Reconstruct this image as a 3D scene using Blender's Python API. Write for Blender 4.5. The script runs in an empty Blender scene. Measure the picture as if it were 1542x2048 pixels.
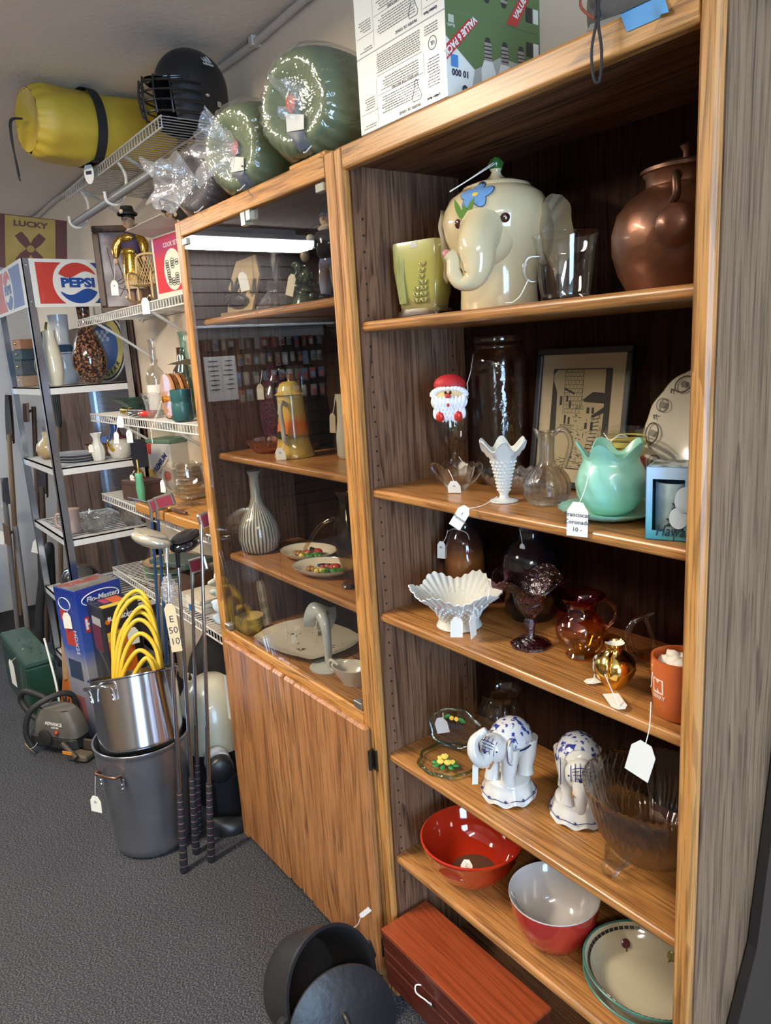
import bpy, bmesh, math, random
from mathutils import Vector, Matrix
PI = math.pi
scene = bpy.context.scene
COL = bpy.context.collection

# ---------------------------------------------------------------- camera
cam_d = bpy.data.cameras.new('camera')
cam_d.sensor_fit = 'HORIZONTAL'; cam_d.sensor_width = 36.0; cam_d.lens = 36.0 * 1473.18 / 1542.0
cam_d.clip_start = 0.02; cam_d.clip_end = 60
cam = bpy.data.objects.new('camera', cam_d); COL.objects.link(cam)
cam.matrix_world = Matrix(((0.6002, -0.1357, 0.7883, 1.3356), (0.7977, 0.1749, -0.5772, -0.9001),
                           (-0.0596, 0.9752, 0.2132, 1.6241), (0, 0, 0, 1)))
scene.camera = cam
# ---------------------------------------------------------------- world, exposure
w = bpy.data.worlds.new('world'); scene.world = w; w.use_nodes = True
w.node_tree.nodes['Background'].inputs[0].default_value = (0.42, 0.67, 1.0, 1)
w.node_tree.nodes['Background'].inputs[1].default_value = 16.0   # bright sky outside the shop window
vs = scene.view_settings
vs.view_transform = 'Standard'; vs.look = 'None'; vs.gamma = 1.0; vs.use_curve_mapping = False
vs.exposure = 0.40
# daylight entering through the shop window in the end wall (behind the camera)
def area(name, loc, rot, sx, sy, power, col):
    d = bpy.data.lights.new(name, 'AREA'); d.shape = 'RECTANGLE'; d.size = sx; d.size_y = sy
    d.energy = power; d.color = col
    o = bpy.data.objects.new(name, d); COL.objects.link(o); o.location = loc; o.rotation_euler = rot
    return o
TUBE_W = 36.0
prt = area('window_portal', (3.62, -1.35, 1.375), (0, PI / 2, 0), 1.85, 1.15, 10.0, (1, 1, 1)); prt.data.cycles.is_portal = True

# ---------------------------------------------------------------- helpers
MATS = {}
def nt(m): return m.node_tree.nodes, m.node_tree.links
def mat(name, col, rough=0.5, metal=0.0, spec=0.5, coat=0.0, bump=0.0, bscale=80.0, var=0.0, vscale=12.0, emit=0.0, bstretch=None, sheen=0.0):
    if name in MATS: return MATS[name]
    m = bpy.data.materials.new(name); m.use_nodes = True; MATS[name] = m
    N, L = nt(m); b = N['Principled BSDF']
    b.inputs['Base Color'].default_value = (*col, 1); b.inputs['Roughness'].default_value = rough
    b.inputs['Metallic'].default_value = metal; b.inputs['Specular IOR Level'].default_value = spec
    b.inputs['Coat Weight'].default_value = coat; b.inputs['Coat Roughness'].default_value = 0.04
    if emit: b.inputs['Emission Color'].default_value = (*col, 1); b.inputs['Emission Strength'].default_value = emit
    tc = N.new('ShaderNodeTexCoord')
    if var:
        n = N.new('ShaderNodeTexNoise'); n.inputs['Scale'].default_value = vscale; n.inputs['Detail'].default_value = 5
        L.new(tc.outputs['Object'], n.inputs['Vector'])
        r = N.new('ShaderNodeValToRGB'); r.color_ramp.elements[0].position = 0.3; r.color_ramp.elements[1].position = 0.7
        r.color_ramp.elements[0].color = (*[c * (1 - var) for c in col], 1)
        r.color_ramp.elements[1].color = (*[min(1, c * (1 + var)) for c in col], 1)
        L.new(n.outputs['Fac'], r.inputs['Fac']); L.new(r.outputs['Color'], b.inputs['Base Color'])
    if bump:
        n = N.new('ShaderNodeTexNoise'); n.inputs['Scale'].default_value = bscale; n.inputs['Detail'].default_value = 4
        if bstretch:
            mp = N.new('ShaderNodeMapping'); mp.inputs['Scale'].default_value = bstretch
            L.new(tc.outputs['Object'], mp.inputs['Vector']); L.new(mp.outputs['Vector'], n.inputs['Vector'])
        else: L.new(tc.outputs['Object'], n.inputs['Vector'])
        bp = N.new('ShaderNodeBump'); bp.inputs['Strength'].default_value = bump; bp.inputs['Distance'].default_value = 0.004
        L.new(n.outputs['Fac'], bp.inputs['Height']); L.new(bp.outputs['Normal'], b.inputs['Normal'])
    return m
def ramp(N, els):
    r = N.new('ShaderNodeValToRGB'); e = r.color_ramp.elements
    e[0].position, e[0].color = els[0][0], (*els[0][1], 1)
    e[1].position, e[1].color = els[-1][0], (*els[-1][1], 1)
    for p, c in els[1:-1]:
        x = e.new(p); x.color = (*c, 1)
    return r
def wood(name, axis, light, mid, dark, rough=0.38, cross=1.0, coat=0.15, seed=0.0, tight=1.0, pore=0.38, spec=0.4):
    """oak: broad cathedral figure, streaks and fine dark pores running along AXIS"""
    if name in MATS: return MATS[name]
    m = bpy.data.materials.new(name); m.use_nodes = True; MATS[name] = m
    N, L = nt(m); b = N['Principled BSDF']; tc = N.new('ShaderNodeTexCoord')
    def stretched(across, along, detail, scale=1.0, dist=0.0):
        mp = N.new('ShaderNodeMapping'); s = [across * cross] * 3; s['xyz'.index(axis)] = along
        mp.inputs['Scale'].default_value = s; mp.inputs['Location'].default_value = (seed, seed * 1.7, seed * 0.6)
        n = N.new('ShaderNodeTexNoise'); n.inputs['Scale'].default_value = scale; n.inputs['Detail'].default_value = detail
        n.inputs['Distortion'].default_value = dist
        L.new(tc.outputs['Object'], mp.inputs['Vector']); L.new(mp.outputs['Vector'], n.inputs['Vector']); return n
    big = stretched(6.0 * tight, 0.55, 2, 1.0, 0.4)
    mul = N.new('ShaderNodeMath'); mul.operation = 'MULTIPLY'; mul.inputs[1].default_value = 17.0
    L.new(big.outputs['Fac'], mul.inputs[0])
    fr = N.new('ShaderNodeMath'); fr.operation = 'FRACT'; L.new(mul.outputs[0], fr.inputs[0])
    st = stretched(55, 1.3, 4); base = ramp(N, [(0.30, mid), (0.62, light)]); L.new(st.outputs['Fac'], base.inputs['Fac'])
    gl = ramp(N, [(0.0, (1, 1, 1)), (0.55, (1, 1, 1)), (0.90, (0, 0, 0)), (1.0, (.6, .6, .6))]); L.new(fr.outputs[0], gl.inputs['Fac'])
    brk = stretched(120, 5.0, 3); br = ramp(N, [(0.34, (0, 0, 0)), (0.60, (1, 1, 1))]); L.new(brk.outputs['Fac'], br.inputs['Fac'])
    mxm = N.new('ShaderNodeMath'); mxm.operation = 'MAXIMUM'; L.new(gl.outputs['Color'], mxm.inputs[0]); L.new(br.outputs['Color'], mxm.inputs[1])
    cr = N.new('ShaderNodeMix'); cr.data_type = 'RGBA'; L.new(mxm.outputs[0], cr.inputs[0]); cr.inputs[6].default_value = (*dark, 1); L.new(base.outputs['Color'], cr.inputs[7])
    po = stretched(260, 7.0, 3)
    pr = ramp(N, [(0.40, (1 - pore,) * 3), (0.50, (1, 1, 1))])
    L.new(po.outputs['Fac'], pr.inputs['Fac'])
    mx = N.new('ShaderNodeMix'); mx.data_type = 'RGBA'; mx.blend_type = 'MULTIPLY'; mx.inputs[0].default_value = 1.0
    L.new(cr.outputs[2], mx.inputs[6]); L.new(pr.outputs['Color'], mx.inputs[7])
    L.new(mx.outputs[2], b.inputs['Base Color'])
    b.inputs['Roughness'].default_value = rough; b.inputs['Coat Weight'].default_value = coat; b.inputs['Coat Roughness'].default_value = 0.25; b.inputs['Specular IOR Level'].default_value = spec
    bp = N.new('ShaderNodeBump'); bp.inputs['Strength'].default_value = 0.15; bp.inputs['Distance'].default_value = 0.001
    L.new(po.outputs['Fac'], bp.inputs['Height']); L.new(bp.outputs['Normal'], b.inputs['Normal'])
    return m
def glass(name, tint=(1, 1, 1), refl=0.10, rough=0.02, bump=0.0, bscale=60.0, haze=0.0, hazecol=(0.9, 0.9, 0.9), edge=1.0, stretch=None):
    """thin clear glass or film: what lies behind it shows through TINT, with a mirror sheen that grows at grazing angles"""
    if name in MATS: return MATS[name]
    tint = [c ** .5 for c in tint]
    m = bpy.data.materials.new(name); m.use_nodes = True; MATS[name] = m
    N, L = nt(m); N.remove(N['Principled BSDF']); out = N['Material Output']
    t = N.new('ShaderNodeBsdfTransparent'); g = N.new('ShaderNodeBsdfGlossy'); g.inputs['Roughness'].default_value = rough
    lw = N.new('ShaderNodeLayerWeight'); lw.inputs['Blend'].default_value = 0.35
    tr = ramp(N, [(0.0, tint), (0.6, [c ** 1.25 for c in tint]), (1.0, [c ** 2 * 0.88 for c in tint])])
    L.new(lw.outputs['Facing'], tr.inputs['Fac']); L.new(tr.outputs['Color'], t.inputs['Color'])
    mr = N.new('ShaderNodeMapRange'); mr.inputs[3].default_value = refl; mr.inputs[4].default_value = min(1, refl + 0.6 * edge)
    pw = N.new('ShaderNodeMath'); pw.operation = 'POWER'; pw.inputs[1].default_value = 3.0
    L.new(lw.outputs['Facing'], pw.inputs[0]); L.new(pw.outputs[0], mr.inputs[0])
    mx = N.new('ShaderNodeMixShader'); L.new(mr.outputs[0], mx.inputs[0]); L.new(t.outputs[0], mx.inputs[1]); L.new(g.outputs[0], mx.inputs[2])
    last = mx
    if haze:
        d = N.new('ShaderNodeBsdfDiffuse'); d.inputs['Color'].default_value = (*hazecol, 1)
        m2 = N.new('ShaderNodeMixShader'); m2.inputs[0].default_value = haze
        L.new(mx.outputs[0], m2.inputs[1]); L.new(d.outputs[0], m2.inputs[2]); last = m2
    if bump:
        tc = N.new('ShaderNodeTexCoord'); n = N.new('ShaderNodeTexNoise'); n.inputs['Scale'].default_value = bscale; n.inputs['Detail'].default_value = 3
        n.inputs['Distortion'].default_value = 0.8
        src = tc.outputs['Object']
        if stretch:
            mp = N.new('ShaderNodeMapping'); mp.inputs['Scale'].default_value = stretch; L.new(src, mp.inputs['Vector']); src = mp.outputs['Vector']
        L.new(src, n.inputs['Vector'])
        bp = N.new('ShaderNodeBump'); bp.inputs['Strength'].default_value = bump; bp.inputs['Distance'].default_value = 0.01
        L.new(n.outputs['Fac'], bp.inputs['Height']); L.new(bp.outputs['Normal'], g.inputs['Normal']); L.new(bp.outputs['Normal'], lw.inputs['Normal'])
    L.new(last.outputs[0], out.inputs['Surface'])
    return m
def crystal(name, tint=(1, 1, 1), ior=1.5):
    """heavy cut glass: refracts"""
    if name in MATS: return MATS[name]
    m = bpy.data.materials.new(name); m.use_nodes = True; MATS[name] = m
    N, L = nt(m); N.remove(N['Principled BSDF']); out = N['Material Output']
    g = N.new('ShaderNodeBsdfGlass'); g.inputs['IOR'].default_value = ior; g.inputs['Roughness'].default_value = 0.02; g.inputs['Color'].default_value = (*tint, 1)
    t = N.new('ShaderNodeBsdfTransparent'); t.inputs['Color'].default_value = (*tint, 1)
    mx = N.new('ShaderNodeMixShader'); mx.inputs[0].default_value = 0.55
    L.new(t.outputs[0], mx.inputs[1]); L.new(g.outputs[0], mx.inputs[2]); L.new(mx.outputs[0], out.inputs['Surface'])
    return m
def zramp(name, stops, rough=0.2, coat=0.5, var=0.0):
    """glaze that changes colour up the object (object z, metres)"""
    if name in MATS: return MATS[name]
    m = mat(name, stops[0][1], rough, coat=coat); N, L = nt(m); b = N['Principled BSDF']
    tc = N.new('ShaderNodeTexCoord'); sp = N.new('ShaderNodeSeparateXYZ'); L.new(tc.outputs['Object'], sp.inputs[0])
    z0, z1 = stops[0][0], stops[-1][0]
    mr = N.new('ShaderNodeMapRange'); mr.inputs[1].default_value = z0; mr.inputs[2].default_value = z1
    src = sp.outputs['Z']
    if var:
        n = N.new('ShaderNodeTexNoise'); n.inputs['Scale'].default_value = 30
        ad = N.new('ShaderNodeMath'); ad.operation = 'MULTIPLY_ADD'; ad.inputs[1].default_value = var; 
        L.new(tc.outputs['Object'], n.inputs['Vector']); L.new(n.outputs['Fac'], ad.inputs[0]); L.new(src, ad.inputs[2]); src = ad.outputs[0]
    L.new(src, mr.inputs[0])
    r = ramp(N, [((z - z0) / (z1 - z0), c) for z, c in stops]); L.new(mr.outputs[0], r.inputs['Fac']); L.new(r.outputs['Color'], b.inputs['Base Color'])
    return m
def speckle(name, c0, c1, scale, lo=0.45, hi=0.55, rough=0.2, coat=0.3, metal=0.0, voronoi=False):
    if name in MATS: return MATS[name]
    m = mat(name, c0, rough, coat=coat, metal=metal); N, L = nt(m); b = N['Principled BSDF']; tc = N.new('ShaderNodeTexCoord')
    if voronoi:
        n = N.new('ShaderNodeTexVoronoi'); n.inputs['Scale'].default_value = scale; o = n.outputs['Color']
        sp = N.new('ShaderNodeSeparateColor'); L.new(o, sp.inputs[0]); o = sp.outputs[0]
    else:
        n = N.new('ShaderNodeTexNoise'); n.inputs['Scale'].default_value = scale; n.inputs['Detail'].default_value = 6; o = n.outputs['Fac']
    L.new(tc.outputs['Object'], n.inputs['Vector']); r = ramp(N, [(lo, c0), (hi, c1)])
    L.new(o, r.inputs['Fac']); L.new(r.outputs['Color'], b.inputs['Base Color']); return m

def T(x=0, y=0, z=0): return Matrix.Translation((x, y, z))
def RX(a): return Matrix.Rotation(a, 4, 'X')
def RY(a): return Matrix.Rotation(a, 4, 'Y')
def RZ(a): return Matrix.Rotation(a, 4, 'Z')
def S(x, y=None, z=None):
    y = x if y is None else y; z = x if z is None else z
    return Matrix.Diagonal((x, y, z, 1))

class MB:
    """collects shapes into one mesh"""
    def __init__(s): s.v = []; s.f = []; s.sm = []
    def add(s, vs_, fs, smooth, X=None):
        o = len(s.v)
        s.v += [tuple(X @ Vector(p)) for p in vs_] if X is not None else [tuple(p) for p in vs_]
        s.f += [tuple(o + i for i in f) for f in fs]; s.sm += [smooth] * len(fs); return s
    def box(s, x0, x1, y0, y1, z0, z1, bev=0.0, X=None):
        if bev <= 0:
            vs_ = [(x, y, z) for x in (x0, x1) for y in (y0, y1) for z in (z0, z1)]
            return s.add(vs_, [(0, 1, 3, 2), (4, 6, 7, 5), (0, 4, 5, 1), (2, 3, 7, 6), (0, 2, 6, 4), (1, 5, 7, 3)], False, X)
        b = min(bev, (x1 - x0) * .49, (y1 - y0) * .49, (z1 - z0) * .49)
        lo, hi = (x0, y0, z0), (x1, y1, z1); vs_ = []; idx = {}
        for c in range(8):
            sg = [(c >> k) & 1 for k in range(3)]
            for ax in range(3):
                p = [hi[k] - b if sg[k] else lo[k] + b for k in range(3)]
                p[ax] = hi[ax] if sg[ax] else lo[ax]
                idx[c, ax] = len(vs_); vs_.append(tuple(p))
        fs = []
        for ax in range(3):
            a, d = [k for k in range(3) if k != ax]
            for sgn in (0, 1):
                q = [(sgn << ax) | (i << a) | (j << d) for i, j in ((0, 0), (1, 0), (1, 1), (0, 1))]
                fs.append(tuple(idx[c, ax] for c in q))
            for i in (0, 1):
                for j in (0, 1):
                    c0 = (i << a) | (j << d); c1 = c0 | (1 << ax)
                    fs.append((idx[c0, a], idx[c1, a], idx[c1, d], idx[c0, d]))
        for c in range(8): fs.append((idx[c, 0], idx[c, 1], idx[c, 2]))
        return s.add(vs_, fs, False, X)
    def lathe(s, prof, n=32, X=None, mod=None, a0=0.0, a1=2 * PI, smooth=True):
        full = abs(a1 - a0 - 2 * PI) < 1e-6; k = n if full else n + 1; vs_ = []; fs = []
        for i, (r, z) in enumerate(prof):
            for j in range(k):
                a = a0 + (a1 - a0) * j / n; rr, zz = (r, z) if mod is None else mod(r, z, a, i)
                vs_.append((rr * math.cos(a), rr * math.sin(a), zz))
        for i in range(len(prof) - 1):
            for j in range(n):
                j2 = (j + 1) % k
                fs.append((i * k + j, i * k + j2, (i + 1) * k + j2, (i + 1) * k + j))
        return s.add(vs_, fs, smooth, X)
    def tube(s, pts, r, n=8, closed=False, X=None, caps=True, flat=1.0):
        P = [Vector(p) for p in pts]; m = len(P); vs_ = []; fs = []; up = None
        R_ = list(r) if isinstance(r, (list, tuple)) else [r] * m
        for i in range(m):
            t = (P[(i + 1) % m] - P[i - 1]) if closed else (P[min(i + 1, m - 1)] - P[max(i - 1, 0)])
            t = t.normalized() if t.length > 1e-9 else Vector((0, 0, 1))
            if up is None: up = Vector((0, 0, 1)) if abs(t.z) < 0.9 else Vector((1, 0, 0))
            u = up - t * up.dot(t)
            u = u.normalized() if u.length > 1e-6 else t.orthogonal().normalized()
            up = u; q = t.cross(u)
            for j in range(n):
                a = 2 * PI * j / n; vs_.append(P[i] + (u * math.cos(a) + q * math.sin(a) * flat) * R_[i])
        for i in range(m if closed else m - 1):
            i2 = (i + 1) % m
            for j in range(n):
                j2 = (j + 1) % n; fs.append((i * n + j, i * n + j2, i2 * n + j2, i2 * n + j))
        if caps and not closed: fs += [tuple(range(n - 1, -1, -1)), tuple(range((m - 1) * n, m * n))]
        return s.add(vs_, fs, True, X)
    def prism(s, out, z0, z1, X=None, smooth=False):
        k = len(out); vs_ = [(x, y, z0) for x, y in out] + [(x, y, z1) for x, y in out]
        fs = [tuple(range(k - 1, -1, -1)), tuple(range(k, 2 * k))] + [(i, (i + 1) % k, k + (i + 1) % k, k + i) for i in range(k)]
        return s.add(vs_, fs, smooth, X)
    def grid(s, fn, nu, nv, X=None, wu=False, wv=False, smooth=True):
        ku, kv = nu + (0 if wu else 1), nv + (0 if wv else 1)
        vs_ = [fn(i / nu, j / nv) for i in range(ku) for j in range(kv)]
        fs = [(i * kv + j, ((i + 1) % ku) * kv + j, ((i + 1) % ku) * kv + (j + 1) % kv, i * kv + (j + 1) % kv) for i in range(nu) for j in range(nv)]
        return s.add(vs_, fs, smooth, X)
    def ball(s, rx, ry=None, rz=None, X=None, nu=20, nv=12, mod=None):
        ry = rx if ry is None else ry; rz = rx if rz is None else rz
        def fn(u, v):
            a, b = 2 * PI * u, PI * (v - .5); d = (math.cos(b) * math.cos(a), math.cos(b) * math.sin(a), math.sin(b))
            k = mod(*d) if mod else 1.0
            return (rx * d[0] * k, ry * d[1] * k, rz * d[2] * k)
        return s.grid(fn, nu, nv, X, wu=True)
    def build(s, name, m, parent=None, loc=None, rz=None):
        me = bpy.data.meshes.new(name); me.from_pydata(s.v, [], s.f)
        me.polygons.foreach_set('use_smooth', s.sm)
        bm = bmesh.new(); bm.from_mesh(me); bmesh.ops.remove_doubles(bm, verts=bm.verts, dist=1e-6)
        bmesh.ops.recalc_face_normals(bm, faces=bm.faces)
        if len(bm.edges) < 30000:
            for e in bm.edges:
                if len(e.link_faces) == 2 and e.calc_face_angle(0) > 1.0: e.smooth = False
        bm.to_mesh(me); bm.free()
        me.materials.append(m); o = bpy.data.objects.new(name, me); COL.objects.link(o)
        if parent is not None: o.parent = parent
        if loc is not None: o.location = loc
        if rz is not None: o.rotation_euler.z = rz
        return o
def thing(name, label, cat, loc=(0, 0, 0), rz=0.0, group=None, rot=None):
    o = bpy.data.objects.new(name, None); COL.objects.link(o); o.empty_display_size = 0.02
    o.location = loc; o.rotation_euler = rot if rot is not None else (0, 0, rz); o['label'] = label; o['category'] = cat
    if group: o['group'] = group
    return o
def tag(o, label, cat, group=None):
    o['label'] = label; o['category'] = cat
    if group: o['group'] = group
    return o
def struct(o): o['kind'] = 'structure'; return o
FONT = {}
def text(s, size, m, parent, X, name='lettering', bold=0.0, ext=0.0004, sx=1.0, align='CENTER', shear=0.0):
    c = bpy.data.curves.new('t', 'FONT'); c.body = s; c.size = size; c.align_x = align; c.align_y = 'CENTER'
    c.extrude = ext; c.offset = bold; c.resolution_u = 2; c.shear = shear; c.space_line = 0.9
    o = bpy.data.objects.new('t', c); COL.objects.link(o)
    me = bpy.data.meshes.new_from_object(o); bpy.data.objects.remove(o); bpy.data.curves.remove(c)
    me.transform(X @ S(sx, 1, 1)); me.materials.clear(); me.materials.append(m); me.name = name
    r = bpy.data.objects.new(name, me); COL.objects.link(r); r.parent = parent
    return r
def FACE(x, y, z, rz=0.0, tilt=0.0):
    """frame for lettering on an upright face that looks along -y (turned by RZ, leaned back by TILT)"""
    return T(x, y, z) @ RZ(rz) @ RX(PI / 2 - tilt)
def smooth_path(pts, k=6, closed=False):
    P = [Vector(p) for p in pts]; n = len(P); out = []
    rng = range(n) if closed else range(n - 1)
    for i in rng:
        g = lambda j: P[j % n] if closed else P[max(0, min(n - 1, j))]
        a, b, c, d = g(i - 1), g(i), g(i + 1), g(i + 2)
        for t in range(k):
            t /= k
            out.append(0.5 * ((2 * b) + (c - a) * t + (2 * a - 5 * b + 4 * c - d) * t * t + (3 * b - a - 3 * c + d) * t ** 3))
    if not closed: out.append(P[-1])
    return out
WHITE_TAG = mat('tag_card', (0.80, 0.78, 0.70), 0.8); STRING = mat('tag_string', (0.85, 0.83, 0.78), 0.9); INK = mat('ink', (0.03, 0.03, 0.05), 0.8)
def price_tag(parent, tie, pos, w_=0.022, h=0.034, rot=(0, 0, 0), lines=None, m=None, loop=True, label=None, sub=False):
    """small strung card: hole end at POS, tied at TIE (local coordinates of the thing)"""
    X = T(*pos) @ Matrix.LocMatrix(rot) if False else T(*pos) @ RZ(rot[2]) @ RY(rot[1]) @ RX(rot[0])
    mb = MB(); c = w_ * 0.27
    out = [(-w_ / 2, -h), (w_ / 2, -h), (w_ / 2, -c), (w_ / 2 - c, c * .6), (-w_ / 2 + c, c * .6), (-w_ / 2, -c)]
    mb.prism(out, -0.0004, 0.0004, X @ RX(PI / 2))
    card = mb.build('price_tag', m or WHITE_TAG, parent)
    if not sub:
        a, b = Vector(tie), X @ Vector((0, -0.0006, -0.002))
        mid = (a + b) / 2 + Vector((0.004, -0.002, -0.004 if loop else 0))
        MB().tube(smooth_path([a, mid, b], 5), 0.0007, 5).build('string', STRING, card)
        if lines:
            for i, s_ in enumerate(lines):
                text(s_, h * 0.2, INK, card, X @ T(0, -0.0008, -h * (.3 + .24 * i)) @ RX(PI / 2), 'handwriting', ext=0.0002)
    return card
# ================================================================ room
XF, XN, YB, YF, ZC = -4.25, 3.6, 0.335, -3.1, 2.575
M_wall = mat('wall_paint', (0.84, 0.72, 0.57), 0.85, bump=0.25, bscale=90)
M_ceil = mat('ceiling_paint', (0.74, 0.65, 0.56), 0.9, bump=0.6, bscale=55)
def carpet():
    m = bpy.data.materials.new('carpet'); m.use_nodes = True; N, L = nt(m); b = N['Principled BSDF']
    tc = N.new('ShaderNodeTexCoord'); n = N.new('ShaderNodeTexNoise'); n.inputs['Scale'].default_value = 330; n.inputs['Detail'].default_value = 3
    n2 = N.new('ShaderNodeTexNoise'); n2.inputs['Scale'].default_value = 2.2; n2.inputs['Detail'].default_value = 4
    mp = N.new('ShaderNodeMapping'); mp.inputs['Scale'].default_value = (1, 0.55, 1); mp.inputs['Rotation'].default_value = (0, 0, 0.3)
    L.new(tc.outputs['Object'], mp.inputs[0]); L.new(mp.outputs[0], n.inputs['Vector']); L.new(tc.outputs['Object'], n2.inputs['Vector'])
    r = ramp(N, [(0.32, (0.016, 0.017, 0.022)), (0.50, (0.052, 0.054, 0.064)), (0.68, (0.150, 0.150, 0.155))])
    L.new(n.outputs['Fac'], r.inputs['Fac'])
    mx = N.new('ShaderNodeMix'); mx.data_type = 'RGBA'; mx.blend_type = 'MULTIPLY'; mx.inputs[0].default_value = 0.5
    r2 = ramp(N, [(0.3, (0.7, 0.7, 0.7)), (0.7, (1, 1, 1))]); L.new(n2.outputs['Fac'], r2.inputs['Fac'])
    L.new(r.outputs['Color'], mx.inputs[6]); L.new(r2.outputs['Color'], mx.inputs[7]); L.new(mx.outputs[2], b.inputs['Base Color'])
    b.inputs['Roughness'].default_value = 0.95; b.inputs['Specular IOR Level'].default_value = 0.1
    bp = N.new('ShaderNodeBump'); bp.inputs['Strength'].default_value = 0.8; bp.inputs['Distance'].default_value = 0.004
    L.new(n.outputs['Fac'], bp.inputs['Height']); L.new(bp.outputs['Normal'], b.inputs['Normal']); return m
struct(MB().box(XF - .1, XN + .1, YF - .1, YB + .1, -0.05, 0).build('floor', carpet()))
struct(MB().box(XF - .1, XN + .1, YF - .1, YB + .1, ZC, ZC + 0.05).build('ceiling', M_ceil))
struct(MB().box(XF - .1, XN + .1, YB, YB + 0.08, 0, ZC).build('wall_back', M_wall))
M_wall2 = mat('wall_paint_grey', (0.62, 0.63, 0.64), 0.85, bump=0.2, bscale=90)
struct(MB().box(XF - .08, XF, YF, YB, 0, ZC).build('wall_left', M_wall2))
M_wall3 = mat('wall_dark_low_bounce', (0.20, 0.145, 0.10), 0.7)  # walls out of view, coloured dark to cut the bounced light
struct(MB().box(XF, XN, YF - 0.08, YF, 0, ZC).build('wall_front', M_wall3))
wr = MB()      # end wall behind the camera, with the shop window opening
wr.box(XN, XN + .08, YF, -1.95, 0, ZC); wr.box(XN, XN + .08, -0.75, YB, 0, ZC)
wr.box(XN, XN + .08, -1.95, -0.75, 0, 0.40); wr.box(XN, XN + .08, -1.95, -0.75, 2.35, ZC)
struct(wr.build('wall_right', M_wall3))
M_trimw = mat('white_trim', (0.75, 0.74, 0.70), 0.5)
wf = MB()
for a, b_ in ((-1.95, -1.90), (-0.80, -0.75)): wf.box(XN - .01, XN + .05, a, b_, 0.40, 2.35)
for a, b_ in ((0.40, 0.45), (2.30, 2.35)): wf.box(XN - .01, XN + .05, -1.90, -0.80, a, b_)
struct(wf.build('window_1', M_trimw))
# painted conduit tacked along the corner of back wall and ceiling
cd = MB(); cd.tube([(x, YB - 0.018, ZC - 0.016 + 0.004 * math.sin(x * 9)) for x in [XF + .01 + i * .08 for i in range(int((1.2 - XF) / .08))]], 0.011, 10)
con = struct(cd.build('trim_1', mat('conduit_paint', (0.62, 0.55, 0.48), 0.6)))
cl = MB()
for x in (-0.35, -0.85, -1.6, -2.4): cl.box(x - .012, x + .012, YB - .033, YB, ZC - .03, ZC - 0.001, .002)
cl.build('clip', MATS['conduit_paint'], con)

# ================================================================ oak
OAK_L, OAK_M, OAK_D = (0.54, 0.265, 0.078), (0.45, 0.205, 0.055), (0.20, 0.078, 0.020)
M_oak_z = wood('oak_upright', 'z', OAK_L, OAK_M, OAK_D)
M_oak_x = wood('oak_along', 'x', OAK_L, OAK_M, OAK_D, seed=3)
M_oak_shelf = wood('oak_shelf', 'x', (0.46, 0.215, 0.066), (0.39, 0.172, 0.05), (0.24, 0.092, 0.027), seed=6, rough=0.3, coat=0.3)
M_oak_door = wood('oak_door', 'z', (0.43, 0.195, 0.072), (0.35, 0.148, 0.050), (0.15, 0.056, 0.018), seed=8, tight=0.8)
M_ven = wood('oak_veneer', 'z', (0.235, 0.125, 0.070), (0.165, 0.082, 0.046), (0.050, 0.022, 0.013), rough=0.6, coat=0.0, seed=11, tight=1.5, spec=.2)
M_ven_out = wood('oak_veneer_side', 'z', (0.225, 0.150, 0.092), (0.165, 0.105, 0.065), (0.075, 0.045, 0.028), rough=0.55, coat=0.0, seed=15, tight=1.6)
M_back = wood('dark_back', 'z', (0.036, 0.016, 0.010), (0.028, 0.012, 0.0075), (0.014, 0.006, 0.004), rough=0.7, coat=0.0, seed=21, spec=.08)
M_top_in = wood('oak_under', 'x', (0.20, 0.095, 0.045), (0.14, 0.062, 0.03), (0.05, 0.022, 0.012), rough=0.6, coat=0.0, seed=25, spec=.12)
M_kick = mat('kick', (0.02, 0.012, 0.009), 0.7)
M_black = mat('black_dull', (0.008, 0.008, 0.008), 0.7)
XL, XR, XO, HT, YD = 0.0327, 0.7918, 0.8195, 2.027, 0.318

def rounded_board(mb, x0, x1, y0, y1, z0, z1, r=0.008):
    """board along x whose front long edge (y0) is rounded over"""
    n = 5; out = []
    for i in range(n + 1):
        a = PI / 2 * i / n; out.append((y0 + r - r * math.sin(a), z0 + r - r * math.cos(a)))
    for i in range(n + 1):
        a = PI / 2 * i / n; out.append((y0 + r - r * math.cos(a), z1 - r + r * math.sin(a)))
    out += [(y1, z1), (y1, z0)]
    X = Matrix(((0, 0, 1, 0), (1, 0, 0, 0), (0, 1, 0, 0), (0, 0, 0, 1)))
    return mb.prism(out, x0, x1, X)
SH = {1: 1.6864, 2: 1.3302, 3: 1.0411, 4: 0.6872, 5: 0.4088}
bc = thing('bookcase', 'tall open oak bookcase with five shelves and dark back', 'bookcase', (0, 0, 0))
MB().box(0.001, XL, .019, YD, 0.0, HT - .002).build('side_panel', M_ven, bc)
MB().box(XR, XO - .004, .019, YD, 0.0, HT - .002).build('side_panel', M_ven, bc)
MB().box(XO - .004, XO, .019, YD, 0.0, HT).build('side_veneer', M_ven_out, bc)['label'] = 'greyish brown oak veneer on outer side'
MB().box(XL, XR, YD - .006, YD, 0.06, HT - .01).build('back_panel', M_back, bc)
st = MB(); st.box(0.0005, XL, 0.0, 0.019, 0, HT, .005); st.build('stile', M_oak_z, bc)
st = MB(); st.box(XR, XO, 0.0, 0.019, 0, HT, .005); st.build('stile', M_oak_z, bc)
tr = MB(); rounded_board(tr, XL, XR, 0.0, 0.02, HT - .045, HT, .006); tr.build('top_rail', M_oak_x, bc)
MB().box(XL, XR, .02, YD - .006, HT - .036, HT - .004).build('top_panel', M_top_in, bc)
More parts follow.
